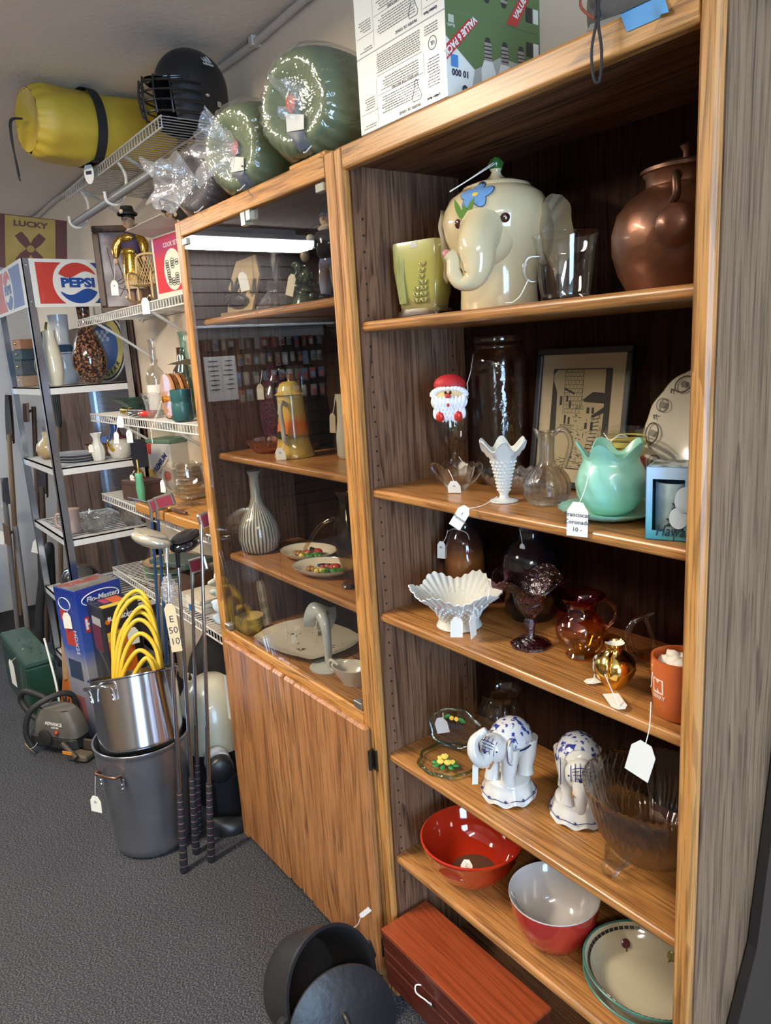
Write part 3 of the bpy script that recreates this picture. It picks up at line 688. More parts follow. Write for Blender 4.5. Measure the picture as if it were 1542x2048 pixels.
MB().tube([(.120 * (1 + .012 * math.cos(14 * a)) * math.cos(a), .120 * (1 + .012 * math.cos(14 * a)) * math.sin(a), -.002) for a in [2 * PI * i / 84 for i in range(84)]], .0011, 5, closed=True, X=X).build('gilt_edge', GOLD, t)

# --- aqua ivy bowl on its saucer
t = thing('ivy_bowl', 'aqua pottery bowl with swirled ribs and petal rim', 'bowl', (.592, .110, S2 + .0085), 0)
AQ = mat('aqua_glaze', (.25, .55, .44), .32, coat=.25, var=.08, vscale=25)
P = [(.030, 0), (.042, .010), (.054, .030), (.0575, .052), (.053, .072), (.046, .086), (.046, .094), (.052, .108)]
dn = []
for (r0, z0), (r1, z1) in zip(P, P[1:]): dn += [(r0 + (r1 - r0) * k / 3, z0 + (z1 - z0) * k / 3) for k in range(3)]
def ivy(r, z, a, i):
    if .008 < z < .08: r *= 1 + .022 * math.sin(11 * (a + z * 9)) * math.sin(PI * (z - .008) / .072)
    if z > .088: k = (z - .088) / .02; r *= 1 + .12 * k * math.cos(5 * a); z += .012 * k * math.cos(5 * a)
    return (r, z)
MB().lathe(shell(dn + [P[-1]], .0035), 90, mod=ivy).build('bowl', AQ, t)
price_tag(t, (.002, -.056, .090), (.012, -.1005, .030), .034, .050, (.0, .03, .35), ['Franciscan', 'Coronado', '10 -'])
sa = MB(); sa.lathe([(0, 0), (.035, 0), (.055, .004), (.084, .016), (.086, .0185), (.055, .008), (.034, .0075), (0, .0075)], 66, mod=lambda r, z, a, i: (r * (1 + (.015 * math.cos(22 * a) if r > .05 else 0)), z))
tag(sa.build('saucer', AQ, None, (.590, .112, S2)), 'aqua fluted pottery saucer beneath the ivy bowl', 'saucer')

# --- souvenir mug box
def hawaii():
    t = thing('gift_box', 'souvenir mug gift box printed with palms and blue surf', 'box', (.714, .026, S2), math.radians(22)); t.scale = (.76, .85, 1)
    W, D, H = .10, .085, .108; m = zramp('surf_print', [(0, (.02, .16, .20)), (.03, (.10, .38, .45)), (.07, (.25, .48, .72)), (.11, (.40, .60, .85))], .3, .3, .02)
    b = MB(); b.box(0, W, 0, .0012, 0, .014); b.box(0, W, 0, .0012, H - .018, H); b.box(0, .012, 0, .0012, .014, H - .018); b.box(W - .03, W, 0, .0012, .014, H - .018)
    b.box(0, .0012, 0, D, 0, H); b.box(W - .0012, W, 0, D, 0, H); b.box(0, W, 0, D, 0, .0012); b.box(0, W, 0, D, H - .0012, H); b.box(0, W, D - .0012, D, 0, H)
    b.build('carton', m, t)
    P = [(.028, 0), (.036, .006), (.036, .08)]
    MB().lathe(shell(P, .003), 28, T(.045, .044, .002)).build('mug_inside', mat('mug_print', (.45, .62, .68), .3, var=.3, vscale=30), t)
    pl = MB()
    for x, z, s_ in ((.062, .050, 1.0), (.055, .026, 1.2)):
        for k in range(7):
            a = PI * (k / 6) * 1.15 - .25; q = leaf2(.0022 * s_, .016 * s_, a - PI / 2, x, z); pl.add([(u, -.0006, v) for u, v in q], [tuple(range(len(q)))], False)
        pl.add([(x - .001, -.0006, z), (x + .001, -.0006, z), (x - .002, -.0006, z - .022 * s_), (x - .004, -.0006, z - .022 * s_)], [(0, 1, 2, 3)], False)
    pl.build('palm_print', mat('palm_ink', (.01, .03, .02), .5), t)
    MB().prism(ell(.020, .020, 24, 0, .072, .060), 0, .0008, RX(PI / 2) @ S(1, 1, 1)).prism(ell(.017, .016, 24, 0, .060, .034), 0, .0008, RX(PI / 2)).build('cloud_print', mat('cloud_print', (.55, .68, .78), .5), t)
    text('Hawaii', .023, mat('dark_teal_ink', (.01, .03, .05), .5), t, T(.050, -.0012, .014) @ RX(PI / 2), 'lettering', shear=.3, bold=.0002)
    tp = MB(); tp.box(.004, W - .004, .002, D - .004, H, H + .0006); tp.build('top_print', speckle('palm_top', (.42, .55, .62), (.02, .05, .03), 40, .42, .58, .35), t)
hawaii()

# ================================================================ third shelf
def ruffle_bowl():
    t = thing('ruffled_bowl', 'wide white hobnail milk glass bowl with crimped ruffled rim', 'bowl', (.220, .094, S3), 0)
    P = [(0, 0), (.046, 0), (.049, .003), (.044, .014), (.042, .022), (.050, .038), (.062, .052), (.076, .064), (.088, .074), (.098, .084)]
    dn = []
    for (r0, z0), (r1, z1) in zip(P, P[1:]): dn += [(r0 + (r1 - r0) * k / 2, z0 + (z1 - z0) * k / 2) for k in range(2)]
    dn.append(P[-1]); full = dn + [(.0965, .0855), (.086, .076), (.074, .066), (.058, .052), (.044, .036), (.02, .026), (0, .025)]
    def ruff(r, z, a, i):
        k = max(0, (r - .06) / .038)
        if z > .05: return (r + k * (.0022 * math.cos(36 * a) + .005 * math.cos(6 * a + 1)), z + k * (.0085 * math.cos(6 * a + 1) + .0022 * math.cos(36 * a + 1.2)) )
        return (r, z)
    MB().lathe(full, 240, mod=ruff).build('bowl', MILK, t)
    h = MB()
    for i in range(7):
        z = .022 + i * .0063; r = prof_at(P, z); n = 26
        for k in range(n):
            a = 2 * PI * (k + .5 * (i % 2)) / n; h.ball(.0036, X=T(r * math.cos(a), r * math.sin(a), z), nu=8, nv=5)
    o = h.build('hobnails', MILK, t); o['kind'] = 'stuff'
    price_tag(t, (.074, -.050, .078), (.058, -.058, .046), .025, .040, (0, .05, .9)); price_tag(t, (.080, -.030, .085), (.084, -.040, .052), .024, .045, (0, -.1, 1.9))
ruffle_bowl()
t = thing('brown_vase', 'dark brown glazed vase with narrow neck and price tag', 'vase', (.112, .215, S3), 0)
MB().lathe(shell([(.032, 0), (.042, .01), (.046, .05), (.046, .10), (.044, .135), (.036, .160), (.024, .176), (.023, .192), (.030, .203)], .003), 36).build('vase', zramp('brown_flow_glaze', [(0, (.03, .012, .006)), (.06, (.10, .035, .012)), (.12, (.20, .075, .02)), (.15, (.06, .02, .01)), (.2, (.012, .008, .008))], .08, .8, .03), t)
MB().tube(smooth_path([(-.03, -.02, .165), (0, -.03, .178), (.03, -.02, .172), (.042, -.022, .158)], 5), .0008, 5).build('string', STRING, t)
price_tag(t, (-.020, -.030, .172), (-.030, -.043, .143), .019, .038, (0, .06, .5), ['45-'])
t = thing('black_jug', 'big bulbous black pottery jug with stubby neck', 'jug', (.290, .2455, S3), 0)
MB().lathe(shell([(.048, 0), (.058, .02), (.0635, .07), (.0635, .11), (.058, .140), (.044, .160), (.028, .172), (.027, .196), (.032, .210)], .004), 40).build('jug', mat('black_glaze', (.010, .008, .011), .12, coat=.6), t)
price_tag(t, (.0, -.034, .20), (.012, -.040, .170), .012, .040, (0, .03, .2))

def compote():
    t = thing('compote', 'dark amethyst glass compote with flared rim and eight sided foot', 'compote', (.397, .122, S3), .2)
    am = glass('amethyst_glass', (.36, .18, .25), refl=.12, rough=.03, bump=.6, bscale=95, edge=.8)
    P = [(0, 0), (.041, 0), (.041, .004), (.030, .010), (.010, .016), (.008, .022), (.0095, .040), (.013, .048), (.009, .056), (.014, .064), (.024, .074), (.031, .092), (.035, .110), (.055, .124), (.074, .136)]
    def m_(r, z, a, i):
        if z < .012: q = (a + PI / 8) % (PI / 4) - PI / 8; return (r * math.cos(PI / 8) / math.cos(q), z)
        if r > .04 and z > .11: k = (r - .035) / .04; return (r, z + .012 * k * math.cos(4 * a) )
        return (r * (1 + .02 * math.sin(10 * a)), z)
    MB().lathe(P + [(.072, .138), (.054, .127), (.032, .113), (.026, .09), (0, .075)], 80, mod=m_).build('compote', am, t)
    MB().tube(smooth_path([(-.060, -.035, .128), (-.075, -.03, .13), (-.08, -.02, .11), (-.075, -.035, .09)], 5), .0009, 5).build('string', STRING, t)
compote()
def amberina():
    t = thing('glass_pitcher', 'small amber to red shaded glass pitcher with dot pattern', 'pitcher', (.498, .150, S3), 0)
    g = glass('amberina_glass', (.8, .45, .12), refl=.10, edge=.7, rough=.02)
    N, L = nt(g); tc = N.new('ShaderNodeTexCoord'); sp = N.new('ShaderNodeSeparateXYZ'); L.new(tc.outputs['Object'], sp.inputs[0])
    mr = N.new('ShaderNodeMapRange'); mr.inputs[1].default_value = .02; mr.inputs[2].default_value = .10; L.new(sp.outputs['Z'], mr.inputs[0])
    r = ramp(N, [(0, (.96, .86, .55)), (.45, (.94, .74, .42)), (.7, (.88, .48, .32)), (1, (.80, .28, .28))]); L.new(mr.outputs[0], r.inputs['Fac'])
    L.new(r.outputs['Color'], [n for n in N if n.type == 'BSDF_TRANSPARENT'][0].inputs['Color'])
    P = [(.028, 0), (.030, .004), (.026, .010), (.028, .014), (.042, .030), (.0475, .048), (.045, .064), (.034, .078), (.027, .084), (.028, .100), (.034, .114), (.044, .120)]
    def lip(r_, z, a, i): return (r_ * (1 + (.25 * max(0, math.cos(a + 2.3)) ** 4 if z > .11 else 0)), z + (.006 * max(0, math.cos(a + 2.3)) ** 4 if z > .11 else 0))
    MB().lathe(shell(P, .0025), 48, mod=lip).build('pitcher', g, t)
    ring = MB()
    for z, n, o in ((.034, 9, 0), (.056, 9, .5)):
        for k in range(n):
            a = 2 * PI * (k + o) / n; rr = prof_at(P, z) + .0004
            ring.lathe([(.0085, 0), (.0075, .0016), (.0055, .0006), (.002, .0016), (0, .0018)], 14, T(rr * math.cos(a), rr * math.sin(a), z) @ RZ(a) @ RY(PI / 2 - (.35 if z < .045 else -.3)))
    ring.build('raised_dots', g, t)
    MB().tube(smooth_path([(.016, .022, .106), (.026, .036, .108), (.037, .050, .094), (.038, .050, .072), (.029, .038, .052), (.026, .033, .048)], 5), .0048, 8).build('handle', glass('amber_handle', (.72, .40, .2), .12), t)
    MB().tube(smooth_path([(.036, .048, .062), (.030, .038, .050), (.028, .020, .02), (.026, .008, .012)], 5), .0009, 5).build('string', STRING, t)
amberina()
t = thing('gold_creamer', 'small shiny gold china creamer with painted oval', 'creamer', (.617, .088, S3), 0)
P = [(.016, 0), (.017, .004), (.028, .016), (.0355, .032), (.034, .048), (.022, .060), (.014, .066), (.014, .072), (.019, .080)]
MB().lathe(shell(P, .002), 40, mod=lambda r, z, a, i: (r * (1 + (.2 * max(0, math.cos(a - 2.6)) ** 3 if z > .07 else 0)), z + (.006 * max(0, math.cos(a - 2.6)) ** 3 if z > .07 else 0))).build('pitcher', GOLD, t)
MB().lathe([(.0165, .079), (.012, .074), (0, .070)], 24).build('white_lining', mat('white_glaze', (.82, .80, .74), .15, coat=.5), t)
d_ = MB(); decal(d_, P, -2.45, .036, ell(.014, .019, 20), .001); d_.build('painted_oval', speckle('oval_print', (.75, .72, .68), (.16, .14, .22), 150, .45, .6), t)
MB().tube(smooth_path([(.006, -.016, .070), (.012, -.032, .064), (.016, -.043, .048), (.013, -.036, .030)], 5), .003, 8).build('handle', GOLD, t)
price_tag(t, (.013, -.044, .040), (.060, -.066, .005), .026, .050, (PI / 2, 0, .95), None)
price_tag(t, (-.025, -.02, .02), (-.036, -.028, .004), .02, .022, (PI / 2, 0, -.4))
def swan():
    t = thing('glass_swan_dish', 'freeform clear smoky glass bird dish beside the gold creamer', 'glass dish', (.642, .190, S3), .95)
    g = glass('smoky_glass', (.80, .74, .70), refl=.10, edge=.9)
    b = MB(); b.lathe([(0, 0), (.022, 0), (.026, .012), (.034, .022), (.040, .030), (.036, .030), (.028, .020), (0, .012)], 36, mod=lambda r, z, a, i: (r * (1 + (.7 * max(0, math.cos(a)) ** 2 + .5 * max(0, -math.cos(a)) ** 4 if z > .015 else 0)), z + (.016 * max(0, math.cos(a)) ** 3 if z > .015 else 0)))
    b.tube(smooth_path([(-.040, 0, .030), (-.056, 0, .045), (-.062, 0, .075), (-.050, 0, .100), (-.028, 0, .108), (-.016, 0, .112)], 6), [.011 - .0003 * i for i in range(31)], 10)
    b.tube(smooth_path([(-.030, 0, .104), (-.022, 0, .080), (-.014, 0, .050), (-.02, 0, .03)], 5), .0045, 8)
    b.build('dish', g, t)
swan()
def mug():
    t = thing('orange_mug', 'orange ceramic mug with white square letter logo holding crumpled paper', 'mug', (.7455, .076, S3), 0)
    P = [(.030, 0), (.036, .006), (.0415, .04), (.043, .075), (.043, .098)]
    MB().lathe(shell(P, .0035), 40).build('mug', mat('orange_glaze', (.58, .135, .035), .28, coat=.3), t)
    a0 = -1.85; wb = mat('logo_white', (.80, .66, .55), .5)
    d_ = MB(); decal(d_, P, a0, .058, [(-.011, -.012), (0, -.012), (.011, -.012), (.011, 0), (.011, .012), (0, .012), (-.011, .012), (-.011, 0)], .0005); lg = d_.build('logo_square', wb, t)
    wrap_text(text('M', .024, MATS['orange_glaze'], t, T(), 'logo_letter', bold=.0012, sx=.85), P, a0, .058, .0009)
    wrap_text(text('J', .034, wb, t, T(-.019, .002, 0), 'logo_script', shear=.25), P, a0, .06, .0006)
    wrap_text(text('BERRY', .009, wb, t, T(.001, 0, 0), 'logo_lettering'), P, a0, .040, .0006)
    p = MB(); rnd = random.Random(2)
    for k in range(9): p.ball(.013, .013, .011, T(rnd.uniform(-.022, .022), rnd.uniform(-.022, .022), .084 + rnd.uniform(-.004, .006)) @ RX(k), 7, 5, mod=lambda x, y, z: 1 + .25 * math.sin(9 * x + 7 * y))
    p.build('crumpled_paper', mat('tissue', (.80, .74, .66), .9), t)
    price_tag(t, (-.020, -.045, .03), (-.010, -.074, -.030), .040, .062, (.12, .28, .15), None)
mug()

# ================================================================ fourth shelf
def family_plaque():
    t = thing('glass_plaque', 'clear green edged glass Family plaque and dish with yellow roses', 'plaque', (.160, .100, S4), math.radians(30))
    ed = glass('green_edge_glass', (.35, .60, .48), refl=.15, edge=.6, bump=.3, bscale=80)
    def wav(a, k=9): return 1 + .035 * math.sin(k * a) + .02 * math.sin(5 * a + 1)
    dish = [(.070 * wav(a) * math.cos(a), .070 * wav(a) * math.sin(a)) for a in [2 * PI * i / 72 for i in range(72)]]
    d_ = MB().prism(dish, .004, .0065).build('glass_dish', CLEAR, t)
    MB().tube([(x, y, .0075) for x, y in dish], .0038, 6, closed=True).build('dish_edge', ed, d_)
    X = T(-.004, .048, .007) @ RX(PI / 2 - .22)
    pl = [(.062 * wav(a, 7) * math.cos(a), .048 + .046 * wav(a, 7) * math.sin(a)) for a in [2 * PI * i / 72 for i in range(72)]]
    p_ = MB().prism(pl, -.0015, .0015, X).build('glass_plaque', CLEAR, t)
    MB().tube([(x, y, 0) for x, y in pl], .0032, 6, closed=True, X=X).build('plaque_edge', ed, p_)
    text('Family', .024, INK, p_, X @ T(-.006, .056, .0022), 'lettering', bold=.0004)
    for i, s_ in enumerate(('A family is a circle', 'of love and strength', 'where hearts are one', 'that keeps us near')): text(s_, .0085, INK, p_, X @ T(.004, .038 - .0105 * i, .0022), 'lettering')
    ye = mat('yellow_rose', (.85, .62, .12), .5); gr = mat('rose_leaf', (.03, .22, .06), .4)
    def rose(mb, x, y, z, s_, X=None):
        Y = T(x, y, z) if X is None else X @ T(x, y, z)
        mb.ball(.45 * s_, .45 * s_, .5 * s_, Y, 8, 6)
        for ring_, n in ((.6, 4), (1.0, 6)):
            for k in range(n):
                a = 2 * PI * k / n + ring_; mb.ball(.42 * s_, .16 * s_, .42 * s_, Y @ RZ(a) @ T(0, .55 * ring_ * s_, .1 * s_ * (1.4 - ring_)) @ RX(-.5 * ring_), 8, 5)
    r_ = MB()
    for x, y, z, s_ in ((-.012, -.028, .014, .010), (.006, -.030, .016, .011), (-.004, -.020, .024, .011), (.014, -.022, .014, .009), (-.016, -.018, .018, .008)): rose(r_, x, y, z, s_)
    r_.build('rose_cluster', ye, t)
    l_ = MB()
    for k in range(8): a = 2 * PI * k / 8; l_.ball(.010, .006, .003, T(-.002 + .024 * math.cos(a), -.025 + .016 * math.sin(a), .010) @ RZ(a), 8, 5)
    l_.build('rose_leaves', gr, t)
    r_ = MB(); rose(r_, -.006, .074, .006, .007, X); rose(r_, .006, .073, .006, .007, X); r_.build('small_roses', ye, p_)
    l_ = MB(); l_.ball(.011, .006, .003, X @ T(.018, .070, .004) @ RZ(-.4), 8, 5).ball(.009, .005, .003, X @ T(-.018, .076, .004) @ RZ(.5), 8, 5); l_.build('small_leaves', gr, p_)
    price_tag(t, (-.025, .040, .10), (-.026, .022, .092), .030, .034, (0, -.2, .2), m=mat('tag_grey', (.5, .52, .55), .8))
family_plaque()
t = thing('fish_bowl', 'round clear glass vase with flared neck behind the plaque', 'vase', (.182, .2485, S4), 0)
MB().lathe(shell([(.035, 0), (.05, .01), (.062, .04), (.060, .075), (.048, .10), (.042, .112), (.046, .13), (.052, .138)], .002), 40).build('bowl', CLEAR, t)

BLUE_LINE = mat('cobalt_line', (.012, .02, .13), .2, coat=.5)
def elephant(loc, rz, up, label):
    t = thing('elephant_figurine', label, 'figurine', loc, rz, 'white and blue china elephants')
    P = MATS.get('porcelain') or mat('porcelain', (.62, .62, .60), .10, coat=.8)
    n = 96
    tub = MB()
    def sk(r, z, a, i):
        k = max(0, 1 - z / .034); s_ = math.cos(9 * a)
        return (r * (1 + .03 * k * s_), z + .009 * k * (s_ * .5 + .5))
    tub.lathe([(.050, 0), (.0585, 0), (.054, .014), (.049, .030), (.046, .036), (.047, .040), (.044, .044), (0, .046)], n, mod=sk); tb = tub.build('scalloped_base', P, t)
    ln = MB(); ln.tube([(.0585 * (1 + .02 * math.cos(9 * a)) * .975 * math.cos(a), .0585 * (1 + .02 * math.cos(9 * a)) * .975 * math.sin(a), .0125 + .009 * .6 * (math.cos(9 * a) * .5 + .5)) for a in [2 * PI * i / 90 for i in range(90)]], .0007, 4, closed=True)
    for k in range(9): a = 2 * PI * (k + .5) / 9; ln.ball(.0030, X=T(.0555 * math.cos(a), .0555 * math.sin(a), .014), nu=8, nv=6)
    ln.build('base_line', BLUE_LINE, tb)
    b = MB(); b.ball(.042, .050, .043, T(0, .012, .126), 24, 16)
    for sx in (-1, 1):
        b.tube([(sx * .022, -.020, .125), (sx * .022, -.024, .09), (sx * .020, -.027, .062), (sx * .021, -.029, .044)], [.021, .017, .0145, .016], 14)
        b.tube([(sx * .024, .036, .125), (sx * .025, .036, .09), (sx * .023, .032, .062), (sx * .024, .031, .044)], [.024, .019, .0155, .017], 14)
    hz = .128 if up else .118
    b.ball(.029, .028, .031, T(0, -.046, hz), 20, 14)
    if up: tr = smooth_path([(0, -.062, hz - .006), (-.004, -.082, hz - .016), (-.014, -.094, hz + .004), (-.018, -.088, hz + .026), (-.012, -.072, hz + .038), (-.004, -.064, hz + .046)], 5)
    else: tr = smooth_path([(0, -.064, hz - .008), (0, -.078, hz - .030), (0, -.076, hz - .052), (0, -.070, hz - .066)], 5)
    k = len(tr); b.tube(tr, [.0165 - .010 * i / k for i in range(k)], 12)
    b.tube(smooth_path([(0, .060, .13), (.006, .066, .11), (.010, .062, .09)], 4), .003, 6)
    body = b.build('body', P, t)
    for sx in (-1, 1):
        e = MB(); e.ball(.007, .018, .026, T(sx * .030, -.030, hz - .006) @ RZ(sx * .45), 16, 10); e.build('ear', P, body)
        MB().tube([(sx * .030 + sx * .006 + .0, -.030 + .019 * math.cos(q), hz - .006 + .027 * math.sin(q)) for q in [2 * PI * i / 24 for i in range(24)]], .0009, 4, closed=True).build('ear_line', BLUE_LINE, body)
        MB().tube(smooth_path([(sx * .012, -.066, hz - .018), (sx * .014, -.080, hz - .026), (sx * .014, -.088, hz - .020)], 4), [.0035, .003, .0028, .0026, .0022, .002, .0015, .001, .0006], 8).build('tusk', mat('tusk_gilt', (.50, .25, .10), .25, metal=.3), body)
        MB().ball(.0026, .0018, .002, T(sx * .021, -.064, hz + .006), 8, 6).build('eye', BLUE_LINE, body)
    # saddle cloth with cobalt flowers, band and head net
    sd = MB(); sd.grid(lambda u, v: ((.0432 * math.cos(PI * u)) * math.cos((v - .5) * 1.6), .012 + .0512 * math.sin((v - .5) * 1.6) , .126 + .0442 * math.sin(PI * u) * math.cos((v - .5) * 1.6)), 24, 12)
    sd.build('saddle_cloth', speckle('delft_print', (.60, .61, .63), (.03, .05, .25), 85, .52, .58, .12, .6), body)
    bd = MB(); bd.tube([(.0432 * math.cos(q), .014 + .0505 * math.sin(q), .118) for q in [2 * PI * i / 40 for i in range(40)]], .0018, 5, closed=True)
    for q in (PI * 1.2, PI * 1.8): bd.ball(.003, .003, .009, T(.044 * math.cos(q), .014 + .052 * math.sin(q), .108), 8, 6)
    bd.build('cobalt_band', BLUE_LINE, body)
    nt_ = MB()
    for s_ in (-1, 1):
        for k in range(-2, 3):
            nt_.tube([(.0297 * math.sin(q) * math.cos(.8) * 1.0 + s_ * 0, -.046 - .0292 * math.cos(q) * math.cos(k * .28), hz + .0322 * math.cos(q) * math.sin(k * .28 + .45)) if s_ > 0 else (.0297 * math.sin(k * .32), -.046 - .0292 * math.cos(k * .32) * math.cos(q * .8 + .5), hz + .0322 * math.cos(k * .32) * math.sin(q * .8 + .5)) for q in [-.8 + 1.6 * i / 12 for i in range(13)]], .0008, 4)
    nt_.ball(.004, .003, .006, T(0, -.076, hz + .004), 8, 6); nt_.build('head_net', BLUE_LINE, body)
    return t
e1 = elephant((.335, .112, S4), math.radians(8), True, 'white and blue china elephant with raised trunk on scalloped base')
price_tag(e1, (-.018, -.090, .12), (-.014, -.090, .105), .012, .045, (0, .05, .9))
elephant((.478, .165, S4), math.radians(42), False, 'white and blue china elephant with lowered trunk beside the cut glass bowl')

def cut_bowl():
    t = thing('cut_glass_bowl', 'large cut crystal bowl with lattice panels on three ball feet', 'bowl', (.664, .138, S4), .2)
    P = [(0, .030), (.045, .032), (.070, .045), (.092, .075), (.108, .115), (.118, .155), (.121, .170)]
    dn = []
    for (r0, z0), (r1, z1) in zip(P, P[1:]): dn += [(r0 + (r1 - r0) * k / 4, z0 + (z1 - z0) * k / 4) for k in range(4)]
    dn.append(P[-1])
    def m_(r, z, a, i):
        if r < .03: return (r, z)
        s_ = math.sin(3 * a) ; cut = .0022 * math.sin(30 * a + z * 200) * math.sin(30 * a - z * 200) if s_ > 0 else .0016 * abs(math.sin(24 * a))
        return (r + cut, z + (.0018 * math.cos(60 * a) if z > .165 else 0))
    MB().lathe(dn + [(.116, .169), (.112, .152), (.102, .112), (.086, .075), (.062, .049), (.04, .038), (0, .036)], 180, mod=m_).build('bowl', crystal('cut_bowl_glass', (.95, .92, .88)), t)
    lat = MB()
    for p in range(3):
        c = 2 * PI * (p + .25) / 3
        for s_ in (-1, 1):
            for k in range(-4, 5):
                pts = []
                for i in range(9):
                    z = .065 + i * .0125; a = c + s_ * ((z - .115) * 4.5) + k * .16
                    if abs(a - c) < .55 * math.sin(PI * min(1, max(0, (z - .055) / .125))) + .02: r = prof_at(P, z) - .004; pts.append((r * math.cos(a), r * math.sin(a), z))
                if len(pts) > 1: lat.tube(pts, .0011, 4)
        pts = []
        for i in range(25):
            q = i / 24; z = .058 + .11 * math.sin(PI * q) ; a = c + .60 * math.cos(PI * q); r = prof_at(P, z) - .004; pts.append((r * math.cos(a), r * math.sin(a), z))
        lat.tube(pts, .0016, 5)
        for k in range(7):
            a = c + PI / 3 + (k - 3) * .085; lat.tube([((prof_at(P, z) - .004) * math.cos(a + (k - 3) * .4 * (z - .08)), (prof_at(P, z) - .004) * math.sin(a + (k - 3) * .4 * (z - .08)), z) for z in (.07, .09, .11, .13)], [.0006, .003, .003, .0005], 5)
    for k in range(16): a = 2 * PI * k / 16; lat.tube([(.008 * math.cos(a), .008 * math.sin(a), .0368), (.045 * math.cos(a), .045 * math.sin(a), .0405)], [.0006, .0012], 4)
    lat.build('cut_pattern', CLEAR_CUT, t)
    for k in range(3):
        a = 2 * PI * k / 3 - 2.2
        f = MB(); f.ball(.017, .017, .015, T(.082 * math.cos(a), .082 * math.sin(a), .0155), 9, 6); f.tube([(.080 * math.cos(a), .080 * math.sin(a), .022), (.066 * math.cos(a), .066 * math.sin(a), .042)], [.016, .028], 10)
        f.build('foot', CLEAR_CUT, t)
cut_bowl()

# ================================================================ fifth shelf
t = thing('red_glass_bowl', 'red glass mixing bowl with rolled rim and clear bottom', 'bowl', (.203, .122, S5), 0)
P = [(.060, 0), (.066, .005), (.090, .030), (.106, .060), (.113, .088), (.120, .095), (.121, .101)]
MB().lathe(list(P) + [(.117, .103), (.109, .090), (.102, .062), (.086, .032), (.058, .009), (.0, .007)], 56).build('bowl', mat('red_glass', (.42, .025, .008), .06, coat=.9), t)
MB().lathe([(0, .0085), (.052, .0095)], 32).build('clear_bottom', mat('clear_bottom', (.10, .05, .03), .1, coat=.6), t)
price_tag(t, (.058, -.075, .102), (.052, -.066, .093), .026, .038, (-.6, .0, .75), ['2-'])
t = thing('red_white_bowl', 'deep red mixing bowl with white interior', 'bowl', (.452, .118, S5), 0)
P = [(.050, 0), (.060, .005), (.078, .035), (.088, .070), (.093, .104)]
MB().lathe([(0, 0)] + P, 48).build('bowl', mat('red_enamel', (.42, .03, .022), .16, coat=.6), t)
MB().lathe([(.0932, .1035), (.0925, .106), (.0895, .104), (.084, .070), (.072, .036), (.052, .012), (0, .008)], 48).build('white_lining', mat('lining_white', (.50, .47, .45), .14, coat=.6), t)
price_tag(t, (-.070, -.058, .100), (-.060, -.050, .082), .022, .04, (.5, 0, -.6), m=MATS['lining_white'])
def baking(loc, label, inner):
    t = thing('fruit_dish', label, 'dish', loc, 0.0, 'cream dishes with painted fruit')
    cr = mat('dish_cream', (.52, .46, .33), .12, coat=.7)
    def ov(r, z, a, i): return (r * (1.12 if abs(math.cos(a)) > 2 else 1), z)
    MB().lathe([(0, 0), (.080, 0), (.092, .008), (.108, .034), (.116, .046), (.120, .048), (.113, .043), (.104, .032), (.088, .010), (.07, .006), (0, .006)], 56, S(1.0, .92, 1)).build('dish', cr, t)
    MB().tube([(.1185 * math.cos(a), .1185 * .92 * math.sin(a), .0475) for a in [2 * PI * i / 56 for i in range(56)]], .0022, 6, closed=True).build('green_edge', mat('green_line', (.05, .17, .13), .3), t)
    if inner:
        c_ = MB()
        for k in range(60):
            a = 2 * PI * k / 60; c_.box(-.003, .003, -.0042, .0042, -.0005, .0005, X=T(.108 * math.cos(a), .108 * .92 * math.sin(a), .0405) @ RZ(a) @ RY(-.9))
        c_.build('chequer_border', mat('chequer_ink', (.03, .025, .02), .3), t)
        for a, m_ in ((2.6, 'plum'), (.7, 'plum'), (-.9, 'plum'), (1.6, 'pear')):
            f = MB(); Y = T(.090 * math.cos(a), .090 * .92 * math.sin(a), .019) @ RZ(a) @ RY(-1.0)
            f.ball(.009, .009, .0012, Y, 14, 6); f.tube([(0, 0, .001), (-.014, .002, .001)], .0012, 5, X=Y); f.build('painted_fruit', mat('fruit_' + m_, (.09, .025, .03) if m_ == 'plum' else (.25, .2, .06), .2), t)
        MB().box(-.014, .014, -.010, .010, 0, .001, X=T(.045, .06, .0145) @ RX(.35)).build('blue_tape', mat('blue_tape', (.01, .09, .25), .6), t)
        price_tag(t, (.06, .05, .03), (.070, .05, .034), .024, .032, (-1.1, 0, .6)); 
baking((.664, .130, S5), 'cream oval dish with green edge under the chequered fruit dish', False)
baking((.664, .130, S5 + .022), 'cream oval dish with chequered border and plums stacked on top', True)

# ================================================================ chest and dutch oven at the foot of the bookcase
t = thing('silverware_chest', 'reddish brown wooden silverware chest with knob on its drawer', 'chest', (.045, -.045, .0858), 0)
M_ch = wood('cherry_wood', 'x', (.30, .060, .020), (.26, .050, .017), (.19, .035, .012), .25, coat=.4, seed=40, pore=.15)
M_chd = wood('cherry_front', 'x', (.10, .022, .012), (.08, .018, .010), (.05, .011, .007), .3, coat=.3, seed=44, pore=.15)
MB().box(.006, .405, .006, .140, 0, .060, .002).build('body', M_chd, t)
MB().box(.003, .408, .003, .142, .012, .070, .003).build('drawer_front', M_chd, t)
MB().box(.001, .410, .001, .143, .073, .105, .003).build('lid_rim', M_chd, t)
MB().box(0, .412, 0, .144, .106, .150, .003).build('lid_edge', M_chd, t)
MB().box(-.001, .413, -.001, .145, .150, .160, .002).build('lid', M_ch, t)
kn = MB().ball(.006, .006, .006, T(.19, -.007, .092), 12, 8).build('knob', mat('knob_metal', (.5, .5, .48), .2, metal=1), t)
MB().tube(smooth_path([(.19, -.009, .094), (.182, -.016, .104), (.158, -.022, .108), (.150, -.016, .118), (.162, -.010, .124)], 6), .0016, 6).build('string', STRING, kn)
IRON = mat('cast_iron', (.022, .021, .022), .42, spec=.5, bump=.3, bscale=60)
